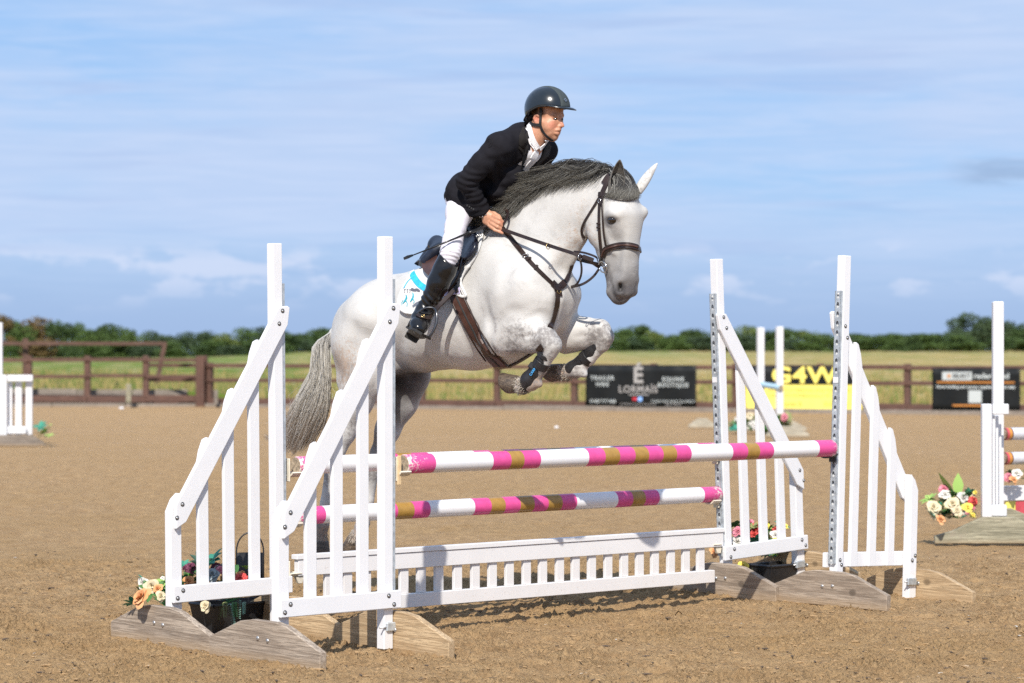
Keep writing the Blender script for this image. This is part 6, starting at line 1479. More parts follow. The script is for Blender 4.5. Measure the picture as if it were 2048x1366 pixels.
# --- long boots
def longboot(s):
    dx = 0 if s > 0 else 83; L_ = lambda l: l * s
    pts = [(902, 506, .318, 20), (896, 524, .325, 21.5), (889, 540, .335, 23), (877, 566, .35, 22.5), (864, 594, .36, 18.5), (853, 614, .368, 16.5), (848, 626, .37, 16.5)]
    T = Field(*box_of([HS(x + dx, y, L_(l)) for x, y, l in ((890, 510, .3), (850, 670, .52), (815, 640, .3))], .075), .0042)
    chain(T, [(x + dx, y, L_(l), r) for x, y, l, r in pts], .015)
    dn_lat = (P3(857, 678, 12.6) - P3(814, 653, 12.6)).normalized()
    if s < 0: dn_lat = Vector((dn_lat.x, dn_lat.y, -dn_lat.z))
    chain(T, [(850 + dx, 622, L_(.368), 16.5), (842 + dx, 640, L_(.41), 16.5), (838 + dx, 652, L_(.455), 14.5), (837 + dx, 657, L_(.475), 12)], .012, 1.25, lat=dn_lat); chain(T, [(842 + dx, 636, L_(.36), 14), (830 + dx, 654, L_(.335), 12)], .012)
    # top line: cut away so the knee shows in front
    p = np.array(HS(896 + dx, 517, L_(.325))); nrm = np.array((HS.H * .62 + Vector((0, 0, .74)) - HS.L * (.12 * s)).normalized())
    g = T.win(p - .12, p + .12); sl, ax = g; d = (ax[0][:, None, None] - p[0]) * nrm[0] + (ax[1][None, :, None] - p[1]) * nrm[1] + (ax[2][None, None, :] - p[2]) * nrm[2]; T.comb(sl, (-d).astype(np.float32), .002, 'sub')
    o = T.mesh('boot', M['boot']); adopt(o, rider)
    m_ = o.data; n_ = len(m_.vertices); co = np.empty(n_ * 3, np.float32); no = np.empty(n_ * 3, np.float32); m_.vertices.foreach_get('co', co); m_.vertices.foreach_get('normal', no); co = co.reshape(-1, 3).astype(float); no = no.reshape(-1, 3)
    co += no * (folds(co, HS(868 + dx, 585, L_(.36)), HS(852 + dx, 618, L_(.368)), .030, .0040, .07, 2) + .0018 * n2(co[:, 0] * 25, co[:, 2] * 25))[:, None]; m_.vertices.foreach_set('co', co.astype(np.float32).ravel()); m_.update()
    # sole and heel
    toe, ball, heel = HS(839 + dx, 662, L_(.515)), HS(837 + dx, 667, L_(.45)), HS(826 + dx, 669, L_(.315)); d = (toe - heel).normalized(); sd2 = (dn_lat - d * dn_lat.dot(d)).normalized(); dn = d.cross(sd2).normalized()
    if dn.z > 0: dn = -dn
    out_ = []; Ln = (toe - heel).length
    for t, w_ in ((0, .018), (.02, .030), (.12, .036), (.35, .032), (.6, .042), (.8, .046), (.93, .038), (1.0, .018)): out_.append((t, w_))
    bm = bmesh.new(); A_ = [heel + d * (Ln * t) + sd2 * w_ for t, w_ in out_] + [heel + d * (Ln * t) - sd2 * w_ for t, w_ in out_[::-1]]; up_ = [bm.verts.new(p) for p in A_]; dn_ = [bm.verts.new(p + dn * .012) for p in A_]; bm.faces.new(up_); bm.faces.new(dn_[::-1]); n = len(A_)
    for i in range(n): bm.faces.new((up_[i], up_[(i + 1) % n], dn_[(i + 1) % n], dn_[i]))
    so = adopt(bmobj('sole', bm, M['sole'], None), rider)
    bm = bmesh.new(); B_ = [heel + d * (Ln * t) + sd2 * (w_ * .95) for t, w_ in out_[:3]] + [heel + d * (Ln * t) - sd2 * (w_ * .95) for t, w_ in out_[:3][::-1]]; a1 = [bm.verts.new(p + dn * .012) for p in B_]; a2 = [bm.verts.new(p + dn * .032) for p in B_]; bm.faces.new(a1); bm.faces.new(a2[::-1]); n = len(B_)
    for i in range(n): bm.faces.new((a1[i], a1[(i + 1) % n], a2[(i + 1) % n], a2[i]))
    adopt(bmobj('heel', bm, M['sole'], None), rider)
    return toe, ball, heel, d, sd2, dn
info = longboot(1); longboot(-1)
toe, ball, heel, fd_, fs_, fn_ = info
# spur strap with a round buckle
bts = [o for o in rider.children if o.name.startswith('boot')][0]; bbt = BVHTree.FromPolygons([v.co for v in bts.data.vertices], [p.vertices for p in bts.data.polygons])
wrap('spur_strap', [(834, 630), (840, 634), (848, 636), (856, 636), (862, 632)], .016, 'leather', rider, bbt, .002, .004, 14); wrap('spur_strap', [(838, 622), (846, 627), (856, 628), (864, 624)], .008, 'black_leather', rider, bbt, .002, .004, 12)
c_, n1 = rhit(845, 634.5, .008, bbt); bm = bmesh.new(); bm_ring(bm, c_, n1, .009, .0022, 14); adopt(bmobj('strap_buckle', bm, M['brass'], None, True), rider)
# --- helmet
hcn = RH(1094, 217, 0); hel = []; nU, nV = 40, 18; up = Vector((.0, 0, 1)); fwd = RH.H; lat_ = RH.L
def rim_z(x_f):
    """height of the shell's lower edge, metres relative to the centre, by distance forward"""
    return np.interp(x_f, [-.125, -.09, -.04, .02, .07, .125], [-.060, -.052, -.020, .002, .002, -.004])
V = []; F_ = []
for j in range(nV + 1):
    for i in range(nU):
        a = 2 * math.pi * i / nU; ca, sa = math.cos(a), math.sin(a); xr, yr, zr_ = (.120 if ca > 0 else .118), .098, .108
        x_edge = ca * xr; zb = float(rim_z(x_edge)); tb_ = math.asin(max(-1, min(1, zb / zr_))); th = math.pi / 2 + (tb_ - math.pi / 2) * (j / nV); cr = math.cos(th) ** .92 if math.cos(th) > 0 else 0
        V.append(hcn + fwd * (ca * xr * cr) + lat_ * (sa * yr * cr) + up * (math.sin(th) * zr_))
for j in range(nV):
    for i in range(nU): F_.append((j * nU + i, j * nU + (i + 1) % nU, (j + 1) * nU + (i + 1) % nU, (j + 1) * nU + i))
o = meshobj('helmet', V, F_, M['helmet'], None, True); bm = bmesh.new(); bm.from_mesh(o.data); bmesh.ops.remove_doubles(bm, verts=bm.verts, dist=.0006); bmesh.ops.recalc_face_normals(bm, faces=bm.faces); bm.to_mesh(o.data); bm.free(); o.data.shade_smooth(); md = o.modifiers.new('t', 'SOLIDIFY'); md.thickness = .012; md.offset = -1; adopt(o, rider); helmet = o
def hel_pt(lat_off, th, off=.0):
    """point over the crown: th from front rim (0) to back (pi), at a lateral offset"""
    z = math.sin(th); x = math.cos(th); s_ = math.sqrt(max(0, 1 - (lat_off / .098) ** 2)); cr = 1
    return hcn + fwd * (x * (.120 + off) * s_ * (abs(x) ** -.0)) + lat_ * lat_off + up * (z * (.108 + off) * s_)
bm = bmesh.new(); rows = []
for i in range(30):
    th = -.03 + (math.pi - .35) * i / 29; w_ = .040 - .016 * (i / 29); rows.append([bm.verts.new(hel_pt(w_ * k, th, .0022)) for k in (-1, -.6, -.2, .2, .6, 1)])
for A_, B_ in zip(rows, rows[1:]):
    for k in range(5): bm.faces.new((A_[k], A_[k + 1], B_[k + 1], B_[k]))
o = bmobj('centre_panel', bm, M['suede'], helmet, True); o.matrix_parent_inverse = Matrix(); md = o.modifiers.new('t', 'SOLIDIFY'); md.thickness = .002
bm = bmesh.new(); rows = []
for i in range(21):                                                            # peak
    a = R(-62 + 124 * i / 20); ca, sa = math.cos(a), math.sin(a); e_ = max(0, math.cos(a * 1.42)) ** .7
    p0 = hcn + fwd * (ca * .117) + lat_ * (sa * .095) + up * (rim_z(ca * .117) + .006); p1 = p0 + (fwd * ca + lat_ * sa * .6) * (.010 + .034 * e_) + up * (-.003 - .014 * e_); rows.append([bm.verts.new(p) for p in (p0, p0.lerp(p1, .5) + up * .003, p1)])
for A_, B_ in zip(rows, rows[1:]):
    for k in range(2): bm.faces.new((A_[k], A_[k + 1], B_[k + 1], B_[k]))
o = bmobj('peak', bm, M['helmet'], helmet, True); md = o.modifiers.new('t', 'SOLIDIFY'); md.thickness = .005
bm = bmesh.new(); tube(bm, [hcn + fwd * (math.cos(a) * .1195) + lat_ * (math.sin(a) * .0975) + up * float(rim_z(math.cos(a) * .1195)) for a in [2 * math.pi * i / 48 for i in range(49)]], .0038, 6); bmobj('rim', bm, M['webbing'], helmet, True)
bm = bmesh.new(); c_ = hel_pt(.012, .30, .006); nn_ = (c_ - hcn).normalized(); bm_ring(bm, c_, nn_, .011, .0013, 4, .8, up); bm_ring(bm, c_, nn_, .005, .001, 10); bmobj('badge', bm, M['steel'], helmet)
# harness: strap before the ear, down the jaw to the chin, and the nape cradle
def hstrap(px, width, off=.003, n=18): return wrap('harness_strap', px, width, 'webbing', rider, rbt, off, .003, n)
hstrap([(1083, 216), (1082.5, 226), (1081.5, 238), (1081, 250)], .013, .005); hstrap([(1081, 248), (1084, 258), (1091, 268), (1099, 276), (1106, 280)], .012, .005); hstrap([(1081, 250), (1072, 250), (1064, 248), (1059, 242)], .016, .006)
Np = Field(*box_of([RH(1064, 244, 0)], .13), .0045); chain(Np, [(1060, 234, .050, 7), (1058, 239, .03, 8.5), (1058, 240, 0, 9), (1061, 240, -.03, 9)], .01, .8, RH); o = Np.mesh('nape_pad', M['webbing']); adopt(o, rider); del Np
# --- riding whip
wh = empty('riding_whip', HS(975, 450, .14), 0, 'thin black riding whip slanting back from the rider hand across the thigh', 'riding whip')
bm = bmesh.new(); tube(bm, [HS(985, 449, .105), HS(972, 453, .130), HS(945, 463, .262), HS(935, 467, .285)], [.0075, .0080, .0085, .0065], 10); adopt(bmobj('grip', bm, M['black_leather'], None, True), wh)
bm = bmesh.new(); tube(bm, [HS(937, 466, .282), HS(890, 485, .375), HS(850, 501, .42), HS(822, 512, .45)], [.0058, .0046, .0036, .0030], 8); adopt(bmobj('shaft', bm, M['black_leather'], None, True), wh)
bm = bmesh.new(); ribbon(bm, [HS(826, 510.5, .448), HS(816, 514, .455), HS(808, 517.5, .462)], [HS.L] * 3, [.009, .016, .013], .005); adopt(bmobj('flap', bm, M['black_leather'], None), wh)
# --- stirrups hang from the saddle: leather, iron, tread
for s in (1,):
    st = empty('stirrup', ball, 0, 'dark metal stirrup holding the near black boot', 'stirrup')
    top_ = HS(869, 612, .385)
    P_ = [HS(908, 580, .345), HS(893, 597, .368), HS(880, 610, .388), HS(870, 622, .40)]; free = [Vector(p) for p in spline([tuple(p) for p in P_], 12)]; bm = bmesh.new(); ribbon(bm, free, [HS.L] * 12, .022, .005); adopt(bmobj('stirrup_leather', bm, M['leather'], None), st)
    bl_, br_ = HS(815, 656, .445), HS(858, 676, .445); tp = HS(868, 616, .40)
    arch = [bl_, HS(820, 644, .45), HS(832, 628, .44), HS(850, 616, .42), tp, HS(873, 626, .41), HS(873, 645, .42), HS(866, 663, .435), br_]; S = [tuple(p) for p in spline([tuple(p) for p in arch], 34)]
    bm = bmesh.new(); tube(bm, S, .0048, 8, flat=1.3); adopt(bmobj('stirrup_iron', bm, simple('dark stirrup metal', (.10, .10, .105), .25, .9, 0, 20, 0), None, True), st)
    bm = bmesh.new(); ribbon(bm, [bl_ + fn_ * .004, bl_.lerp(br_, .5) + fn_ * .006, br_ + fn_ * .004], [-fn_] * 3, .034, .010); adopt(bmobj('tread', bm, M['sole'], None), st)

# ------------------------------------------------------------------ flowers, troughs and the other jumps
PETAL = {}
def petal_mat(name, a, b):
    k = NB(name); r = k.geo('Random Per Island'); n = k.noise(k.co(), 60, 3, .5); k.col(k.mix(k.math('ADD', k.math('MULTIPLY', r, .6), k.math('MULTIPLY', n, .4)), a, b)); k.set(Roughness=.75); k.b.inputs['Subsurface Weight'].default_value = 0; return k.m
for nm, a, b in (('orange', (.62, .26, .09), (.74, .43, .22)), ('cream', (.62, .52, .33), (.74, .66, .48)), ('white', (.58, .55, .50), (.74, .72, .67)), ('red', (.50, .03, .03), (.68, .13, .11)), ('pink', (.58, .14, .22), (.70, .32, .36)), ('yellow', (.80, .62, .05), (.86, .74, .22)), ('plum', (.10, .02, .05), (.20, .05, .10)), ('greyblue', (.20, .24, .25), (.34, .38, .40)),
                 ('leaf', (.03, .11, .03), (.08, .20, .05)), ('lime', (.18, .34, .06), (.36, .50, .14)), ('teal', (.02, .16, .11), (.05, .27, .18)), ('olive', (.16, .19, .06), (.28, .30, .11)), ('dusty', (.14, .28, .21), (.28, .46, .36))): PETAL[nm] = petal_mat(nm + ' silk petals', a, b)
def newmesh(name, V, F, mat):
    me = bpy.data.meshes.new(name); me.from_pydata([tuple(v) for v in V], [], F); me.update(); me.shade_smooth(); me.materials.append(mat); return me
def rose_mesh(seed, n=17, ruffle=.1, open_=1.0):
    r_ = random.Random(seed); V = []; F = []
    for k in range(n):
        t = k / (n - 1); a = k * 2.4 + r_.uniform(-.2, .2); tilt = R(8 + 72 * t ** .8 * open_); L_ = .42 + .58 * t; w_ = .30 + .42 * t; base = Vector((0, 0, 0))
        o = Vector((math.cos(a), math.sin(a), 0)); s = Vector((-o.y, o.x, 0)); i0 = len(V)
        for i in range(4):
            u_ = i / 3; tl = tilt * (.5 + .65 * u_); p = o * (.05 + .10 * t + math.sin(tl) * L_ * u_) + Vector((0, 0, math.cos(tl) * L_ * u_ + .25 * (1 - t)))
            for j in range(4):
                v_ = j / 3 - .5; wd = w_ * math.sin(math.pi * (.18 + .66 * u_)); V.append(p + s * (v_ * 2 * wd) + o * (-(v_ ** 2) * wd * 1.5 + r_.uniform(-ruffle, ruffle) * u_) + Vector((0, 0, r_.uniform(-ruffle, ruffle) * u_)))
        for i in range(3):
            for j in range(3): q = i0 + i * 4 + j; F.append((q, q + 1, q + 5, q + 4))
    return V, F
def leaf_pts(V, F, base, dirv, L_, w_, r_, droop=.3):
    d = Vector(dirv).normalized(); s = d.cross(Vector((0, 0, 1)));
    if s.length < .1: s = Vector((1, 0, 0))
    s.normalize(); i0 = len(V); prof = (0.15, .8, 1, .65, .04)
    for i, p_ in enumerate(prof):
        t = i / 4; c = Vector(base) + d * (L_ * t) + Vector((0, 0, -droop * L_ * t * t)); V.append(c - s * (w_ * p_)); V.append(c + Vector((0, 0, -.12 * w_))); V.append(c + s * (w_ * p_))
    for i in range(4):
        q = i0 + i * 3; F.append((q, q + 1, q + 4, q + 3)); F.append((q + 1, q + 2, q + 5, q + 4))
ROSE = newmesh('rose', *rose_mesh(1, 17, .03), PETAL['orange']); BLOOM = newmesh('blossom', *rose_mesh(5, 11, .08, 1.05), PETAL['cream']); CARN = newmesh('carnation', *rose_mesh(9, 34, .16, 1.08), PETAL['red'])
r_ = random.Random(4); V, F = [], []
for k in range(9): a = k * 2.4; leaf_pts(V, F, (0, 0, 0), (math.cos(a), math.sin(a), .3 + .5 * r_.random()), 1.0 + .5 * r_.random(), .26, r_)
LEAFS = newmesh('leaf_spray', V, F, PETAL['leaf'])
V, F = [], []
for k in range(11):
    for s in (-1, 1): leaf_pts(V, F, (0, 0, -.17 * k), (s * .9, -.25, -.25), .34 * (1 - k * .03), .13, r_, .2)
SPRIG = newmesh('trailing_sprig', V, F, PETAL['dusty'])
V, F = [], []; leaf_pts(V, F, (0, 0, 0), (.3, 0, 1), 1.6, .42, r_, -.1); BIGL = newmesh('large_leaf', V, F, PETAL['lime'])
MESH = dict(rose=ROSE, blossom=BLOOM, carnation=CARN, leaf_spray=LEAFS, trailing_sprig=SPRIG, large_leaf=BIGL)
def bunch(items, label, name='flower_bunch', group='bunches of artificial flowers', fill=None, seed=0):
    """items: (kind, px, py, Y, radius px, colour[, tilt towards camera]); fill: (x0, x1, y0, y1, Y, count) packs leaves and small blooms behind"""
    r_ = random.Random(seed); items = list(items)
    if fill:
        x0, x1, y0, y1, Y_, n, cols = fill
        for i in range(int(n * 1.5)):
            kd = r_.choice(['leaf_spray', 'leaf_spray', 'leaf_spray', 'blossom', 'leaf_spray', 'carnation']); cx_ = r_.uniform(x0, x1); cy_ = r_.uniform(y0, y1); rad = (x1 - x0) * r_.uniform(.045, .08) if 'leaf' not in kd else (x1 - x0) * r_.uniform(.08, .12)
            items.append((kd, cx_, cy_, Y_ + r_.uniform(-.02, .09), rad, r_.choice(['leaf', 'teal', 'lime', 'olive', 'leaf']) if 'leaf' in kd else r_.choice(cols)))
    c = sum((P3(i[1], i[2], i[3]) for i in items), Vector()) / len(items); e = empty(name, c, 0, label, 'flowers', group)
    for it in items:
        kd, x, y, Y_, rp_, col = it[:6]; o = bpy.data.objects.new(kd, MESH[kd]); COL.objects.link(o); o.parent = e; o.location = P3(x, y, Y_) - c; s_ = rp_ * (.84 if kd in ('rose', 'blossom', 'carnation') else 1.1) * Y_ / FPX / (1.0 if kd != 'trailing_sprig' else 1.9); o.scale = (s_,) * 3
        tl = 62 if kd in ('rose', 'blossom', 'carnation') else 25 if kd == 'leaf_spray' else 8
        o.rotation_euler = (R(tl + r_.uniform(-22, 22)), R(r_.uniform(-25, 25)), R(r_.uniform(-40, 40)) if kd != 'leaf_spray' else r_.random() * 6.28) if kd != 'large_leaf' else (0, R(r_.uniform(-30, 30)), r_.random() * 6)
        o.material_slots[0].link = 'OBJECT'; o.material_slots[0].material = PETAL[col]
    return e
def trough(c, L_, D, Hh, rz, label, mat='black_plastic'):
    e = empty('flower_trough', c, rz, label, 'trough', 'black plastic flower troughs')
    bm = bmesh.new(); t = .006; bo = [(-L_ / 2 + .02, -D / 2 + .02), (L_ / 2 - .02, -D / 2 + .02), (L_ / 2 - .02, D / 2 - .02), (-L_ / 2 + .02, D / 2 - .02)]; to = [(-L_ / 2, -D / 2), (L_ / 2, -D / 2), (L_ / 2, D / 2), (-L_ / 2, D / 2)]
    ra = [bm.verts.new((*p, 0)) for p in bo]; rb_ = [bm.verts.new((*p, Hh)) for p in to]; rc = [bm.verts.new((p[0] * (1 - 2 * t / L_), p[1] * (1 - 2 * t / D), Hh)) for p in to]; rd = [bm.verts.new((p[0] * .94, p[1] * .9, .02)) for p in bo]
    bm.faces.new(ra[::-1]); bm.faces.new(rd)
    for A_, B_ in ((ra, rb_), (rb_, rc), (rc, rd)):
        for k in range(4): bm.faces.new((A_[k], A_[(k + 1) % 4], B_[(k + 1) % 4], B_[k]))
    bmobj('tub', bm, M[mat], e); bm = bmesh.new(); hs_ = [(-L_ / 2, -D / 2), (L_ / 2, -D / 2), (L_ / 2, D / 2), (-L_ / 2, D / 2), (-L_ / 2, -D / 2)]
    for (a, b) in zip(hs_, hs_[1:]): tube(bm, [(*a, Hh), (*b, Hh)], .008, 6)
    bmobj('rim', bm, M[mat], e); return e
pz = math.atan2(PD.y, PD.x)
trough(Vector((-1.27, 11.96, 0)), .52, .2, .13, pz, 'black plastic flower trough under the rear left wing')
trough(Vector((1.50, 14.08, 0)), .32, .18, .13, pz, 'black plastic flower trough under the rear right wing')
bunch([('rose', 285, 1197, 11.40, 27, 'orange'), ('blossom', 303, 1172, 11.62, 20, 'cream'), ('blossom', 288, 1166, 11.66, 17, 'white'), ('blossom', 322, 1192, 11.52, 14, 'cream'), ('rose', 316, 1178, 11.6, 13, 'orange'), ('carnation', 372, 1170, 11.75, 13, 'orange'), ('leaf_spray', 266, 1208, 11.47, 20, 'teal'), ('leaf_spray', 344, 1190, 11.6, 22, 'lime'), ('leaf_spray', 300, 1182, 11.62, 26, 'leaf'), ('leaf_spray', 330, 1165, 11.7, 26, 'lime'), ('leaf_spray', 322, 1205, 11.55, 18, 'leaf'), ('leaf_spray', 345, 1180, 11.68, 24, 'leaf')],
      'orange rose and cream flowers spilling over the leftmost foot board', fill=(278, 378, 1155, 1204, 11.66, 22, ['white', 'cream', 'orange']), seed=1)
bunch([('blossom', 376, 1162, 11.75, 16, 'orange'), ('rose', 371, 1183, 11.72, 15, 'orange'), ('carnation', 381, 1136, 11.8, 14, 'plum'), ('blossom', 425, 1150, 11.78, 19, 'greyblue'), ('blossom', 432, 1135, 11.82, 15, 'plum'), ('carnation', 440, 1140, 11.8, 10, 'pink'), ('carnation', 482, 1160, 11.74, 18, 'red'), ('blossom', 440, 1176, 11.72, 16, 'greyblue'), ('blossom', 412, 1212, 11.70, 16, 'cream'), ('leaf_spray', 425, 1122, 11.85, 25, 'teal'), ('leaf_spray', 405, 1128, 11.85, 24, 'dusty'), ('leaf_spray', 460, 1150, 11.85, 28, 'leaf'), ('trailing_sprig', 478, 1200, 11.64, 36, 'dusty'), ('trailing_sprig', 460, 1208, 11.66, 40, 'dusty'), ('trailing_sprig', 468, 1204, 11.62, 34, 'leaf'), ('trailing_sprig', 488, 1204, 11.66, 26, 'dusty'), ('trailing_sprig', 450, 1204, 11.64, 30, 'olive'), ('trailing_sprig', 442, 1215, 11.69, 24, 'leaf'), ('leaf_spray', 470, 1200, 11.72, 26, 'teal'), ('large_leaf', 368, 1165, 11.82, 12, 'leaf'), ('leaf_spray', 500, 1185, 11.76, 18, 'leaf')],
      'red, plum and grey flowers with trailing leaves in the trough behind the left pickets', fill=(366, 500, 1128, 1196, 11.80, 34, ['plum', 'greyblue', 'orange', 'cream', 'white']), seed=2)
bunch([('carnation', 1475, 1063, 14.15, 13, 'pink'), ('blossom', 1474, 1085, 14.15, 20, 'white'), ('blossom', 1470, 1100, 14.1, 14, 'cream'), ('carnation', 1512, 1060, 14.2, 20, 'red'), ('carnation', 1508, 1070, 14.18, 17, 'red'), ('leaf_spray', 1513, 1085, 14.1, 22, 'teal'), ('carnation', 1553, 1062, 14.2, 13, 'red'), ('blossom', 1550, 1070, 14.16, 13, 'white'), ('blossom', 1551, 1087, 14.12, 17, 'yellow'), ('carnation', 1582, 1090, 14.2, 9, 'red'), ('leaf_spray', 1470, 1052, 14.25, 20, 'leaf'), ('carnation', 1500, 1048, 14.25, 12, 'pink'), ('blossom', 1487, 1133, 13.98, 15, 'yellow'), ('large_leaf', 1508, 1165, 13.98, 16, 'olive'), ('blossom', 1428, 1105, 14.1, 13, 'orange')],
      'red, white and yellow flowers behind the pickets of the rear right wing', fill=(1462, 1586, 1050, 1112, 14.2, 30, ['red', 'white', 'yellow', 'pink']), seed=3)
bunch([('blossom', 1868, 1015, 17.2, 19, 'cream'), ('rose', 1880, 1040, 17.1, 14, 'orange'), ('blossom', 1905, 1008, 17.2, 19, 'cream'), ('blossom', 1890, 990, 17.3, 15, 'white'), ('carnation', 1888, 978, 17.35, 12, 'pink'), ('large_leaf', 1908, 990, 17.35, 30, 'lime'), ('large_leaf', 1916, 992, 17.38, 24, 'lime'), ('carnation', 1945, 1003, 17.3, 14, 'red'), ('blossom', 1925, 995, 17.3, 16, 'white'), ('blossom', 1935, 1015, 17.2, 14, 'yellow'), ('leaf_spray', 1860, 998, 17.3, 17, 'lime'), ('leaf_spray', 1862, 1030, 17.15, 18, 'dusty'), ('blossom', 1915, 1022, 17.15, 14, 'cream')],
      'cream and pink flowers with one tall leaf at the foot of the far right jump', fill=(1862, 1952, 984, 1036, 17.3, 60, ['cream', 'yellow', 'cream', 'orange', 'white', 'pink']), seed=4)
bunch([('carnation', 2016, 955, 17.9, 12, 'pink'), ('blossom', 2034, 948, 17.9, 15, 'white'), ('blossom', 2026, 960, 17.85, 12, 'orange'), ('leaf_spray', 2024, 945, 17.95, 14, 'leaf')], 'pink and white flowers on the plank of the far right jump', fill=(2012, 2052, 942, 962, 17.95, 10, ['pink', 'white', 'cream']), seed=5)
bunch([('leaf_spray', 1475, 858, 41, 17, 'teal'), ('leaf_spray', 1490, 850, 41, 15, 'leaf'), ('blossom', 1505, 850, 41, 12, 'white'), ('carnation', 1568, 835, 41, 10, 'pink'), ('leaf_spray', 1560, 845, 41, 14, 'leaf'), ('blossom', 1500, 832, 41.2, 11, 'cream')], 'green, white and pink flowers at the small white jump in the background', fill=(1465, 1580, 832, 864, 41.2, 34, ['white', 'cream', 'pink', 'leaf', 'teal', 'leaf']), seed=6)
bunch([('leaf_spray', 90, 865, 35.6, 16, 'lime'), ('leaf_spray', 80, 855, 35.6, 15, 'teal'), ('leaf_spray', 97, 872, 35.5, 10, 'lime')], 'bright green leaves beside the white gate at the left edge', 'leaf_bunch', fill=(72, 102, 848, 874, 35.7, 12, ['plum', 'white']), seed=7)
# black plate in a wire hoop
e = empty('marker_plate', P3(500, 1195, 12.15), R(4), 'black metal plate held in an arched wire hoop behind the left pickets', 'marker plate'); s = 12.15 / FPX
bm = bmesh.new(); Vv = [];
for i in range(9):
    x = (-26 + 52 * i / 8) * s; y = .018 * math.cos((i / 8 - .5) * math.pi); Vv.append([bm.verts.new((x, y, z * s)) for z in (54, 143)])
for A_, B_ in zip(Vv, Vv[1:]): bm.faces.new((A_[0], B_[0], B_[1], A_[1]))
o = bmobj('plate', bm, M['black_plastic'], e, True); o.modifiers.new('t', 'SOLIDIFY').thickness = .003
bm = bmesh.new(); arc = [(-27 * s, 0, 0), (-27 * s, 0, 145 * s)] + [(-27 * s * math.cos(a), 0, (145 + 38 * math.sin(a)) * s) for a in [math.pi * i / 14 for i in range(1, 14)]] + [(27 * s, 0, 145 * s), (27 * s, 0, 0)]; tube(bm, arc, .0042, 6); bmobj('wire_hoop', bm, M['black_plastic'], e, True)
e.location.z = 0

# far right jump, seen almost edge-on
def px_box(e, name, x0, x1, y0, y1, Y0, Y1, mat='white', bev=.006):
    a, b = P3(x0, y1, Y0), P3(x1, y0, Y0); bm = bmesh.new(); bm_box(bm, Vector((a.x, Y0, a.z)) - e.location, Vector((b.x, Y1, b.z)) - e.location, bev); return bmobj(name, bm, M[mat], e)
e = empty('jump_wing', P3(1990, 1080, 17.4), 0, 'white wing stand with tall post at the right edge behind the main jump', 'jump wing', 'white wing stands of the background jumps')
px_box(e, 'tall_post', 1987, 2008, 603, 1033, 17.55, 17.62); px_box(e, 'short_post', 1965, 1984, 808, 1035, 17.2, 17.27)
for i in range(3): px_box(e, 'picket', 1985.5 + 6.5 * i, 1990.5 + 6.5 * i, 830, 1030, 17.32 + .07 * i, 17.35 + .07 * i)
px_box(e, 'top_rail', 1986, 2018, 808, 829, 17.28, 17.31); px_box(e, 'bottom_rail', 1984, 2014, 1010, 1033, 17.28, 17.31)
bm = bmesh.new(); s = 17.35 / FPX; bm_prism(bm, [(-130 * s, -.01), (85 * s, -.01), (85 * s, 20 * s), (30 * s, 50 * s), (-35 * s, 50 * s), (-95 * s, 22 * s), (-130 * s, 12 * s)], -.2, -.15, .004); bmobj('foot_board', bm, M['green_wood'], e)
bm = bmesh.new(); bm_prism(bm, [(20 * s, -.01), (120 * s, -.01), (120 * s, 30 * s), (60 * s, 55 * s), (20 * s, 55 * s)], .45, .5, .004); bmobj('foot_board', bm, M['green_wood'], e)
M['band_orange'] = simple('orange pole band', (.55, .24, .05), .4, 0, .1, 20, 0); M['band_brown'] = simple('brown pole band', (.14, .06, .04), .4, 0, .1, 20, 0); M['band_red'] = simple('red pole band', (.55, .08, .10), .4, 0, .1, 20, 0); M['band_grey'] = simple('pale grey pole paint', (.55, .56, .60), .4, 0, .1, 20, 0)
for y, lb in ((868, 'upper'), (917, 'lower')):
    A_ = P3(2005, y, 17.9); B_ = P3(2005, y, 17.9) + Vector((2.6, 1.3, .0)); jump_pole(A_, B_, .045, [(.016, 'band_brown'), (.034, 'band_red'), (.056, 'band_orange'), (.066, 'band_brown'), (2.95, 'band_grey')], f'{lb} grey pole with orange bands at the right edge')
e = empty('jump_plank', P3(2004, 990, 18.0), math.atan2(.5, 1), 'white plank with yellow and red striped filler at the right edge', 'jump plank'); s = 18 / FPX
bm = bmesh.new(); bm_box(bm, (0, -.02, -12 * s), (2.6, .02, 18 * s), .004); bmobj('plank', bm, M['white'], e)
for i, m_ in enumerate(('ink_yellow', 'band_red', 'ink_yellow', 'band_red', 'ink_yellow', 'white')):
    bm = bmesh.new(); bm_box(bm, (.03 + .09 * i, -.01, -48 * s), (.115 + .09 * i, .01, -13 * s), .003); bmobj('stripe_panel', bm, M[m_], e)
# small white jump in the background
M['pale_foot'] = m_wood('bleached timber', (.40, .36, .28), (.54, .50, .40), 0, knots=False, seed=12)
for px_, py_, w2, lb in ((1405, 852, .25, 'left'), (1575, 870, .34, 'right')):
    bm = bmesh.new(); bm_prism(bm, [(-w2, 0), (w2, 0), (w2, .05), (w2 * .3, .17), (-w2 * .3, .17), (-w2, .05)], -.06, .06, .006); o = bmobj('foot_block', bm, M['pale_foot']); o.location = gnd(px_, py_ + 4); tag(o, f'bleached wedge shaped foot block, {lb} of the small background flowers', 'foot block')
def small_post(px, top, base, w_, Y, label):
    e = empty('jump_stand', gnd(px, base) if False else Vector(((px - CX) / FPX * Y, Y, 0)), .3, label, 'jump stand', 'white posts of the background jumps'); s = Y / FPX; zt = CAMZ - (top - HY) * s
    bm = bmesh.new(); bm_box(bm, (-w_ * s / 2, -w_ * s / 2, .0), (w_ * s / 2, w_ * s / 2, zt), .006); bmobj('post', bm, M['white'], e)
    bm = bmesh.new(); bm_prism(bm, [(-.45, 0), (.45, 0), (.45, .06), (.15, .2), (-.15, .2), (-.45, .06)], -.12, -.05, .004); bmobj('foot_board', bm, M['pale_foot'], e); return e
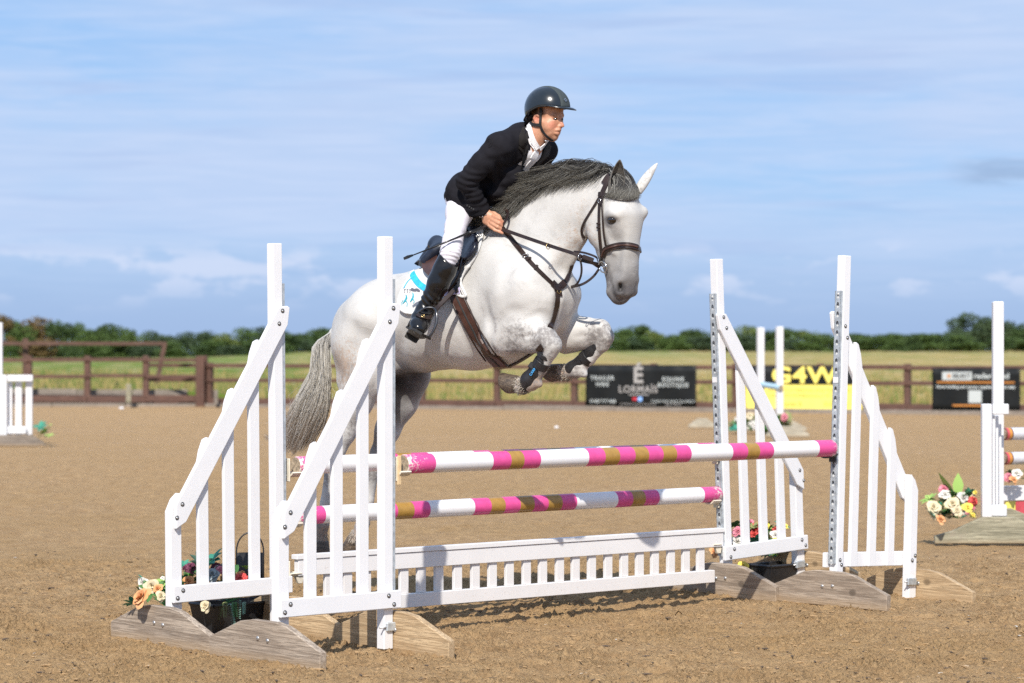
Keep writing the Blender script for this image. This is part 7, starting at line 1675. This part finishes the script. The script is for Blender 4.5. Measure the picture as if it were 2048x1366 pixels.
small_post(1521, 655, 862, 12, 43, 'left one of two slim white posts of the small background jump'); small_post(1559, 653, 862, 12, 42.5, 'right one of two slim white posts of the small background jump')
M['pale_blue'] = simple('pale blue pole paint', (.36, .52, .62), .4, 0, .1, 20, 0)
jump_pole(Vector(((1522 - CX) / FPX * 42.9, 42.9, .79)), Vector(((1562 - CX) / FPX * 42.4, 42.4, .74)), .05, [(.6, 'pale_blue')], 'pale blue pole between the two background posts')
# left edge jump
e = empty('jump_wing', P3(30, 890, 35.8), 0, 'white picket wing stand cut by the left edge', 'jump wing', 'white wing stands of the background jumps'); e.location.z = 0
def pb(nm, x0, x1, y0, y1, Y0, mat='white', d=.06): return px_box(e, nm, x0, x1, y0, y1, Y0, Y0 + d, mat, .008)
pb('tall_post', -8, 4, 645, 880, 36.0); pb('short_post', -4, 13, 750, 876, 35.8); pb('top_rail', 14, 65, 750, 763, 35.85); pb('bottom_rail', 14, 52, 853, 868, 35.85)
for x in (15, 30, 51): pb('picket', x, x + (9 if x == 15 else 13), 764, 870, 35.95)
px_box(e, 'short_post', -60, -44, 750, 876, 35.8, 35.9)
bm = bmesh.new(); s = 35.7 / FPX; bm_prism(bm, [(-70 * s, 0), (66 * s, 0), (62 * s, .05), (38 * s, .16), (-38 * s, .16), (-70 * s, .05)], -.2, -.14, .004); bmobj('foot_board', bm, M['sleeper'], e)
small = meshobj('small_litter', [(0, 0, 0)], [], None) if False else None
bm = bmesh.new(); bmesh.ops.create_icosphere(bm, subdivisions=2, radius=.035); bmesh.ops.scale(bm, vec=(1.2, 1, .7), verts=bm.verts); o = bmobj('white_stone', bm, M['white']); o.location = gnd(1113, 858) + Vector((0, 0, .03)); tag(o, 'small white lump lying on the sand below the horse head', 'stone')
bm = bmesh.new(); bmesh.ops.create_icosphere(bm, subdivisions=2, radius=.05); bmesh.ops.scale(bm, vec=(1.3, 1, .6), verts=bm.verts); o = bmobj('white_stone', bm, M['white']); o.location = gnd(243, 819) + Vector((0, 0, .03)); tag(o, 'small white lump at the foot of the left fence', 'stone')
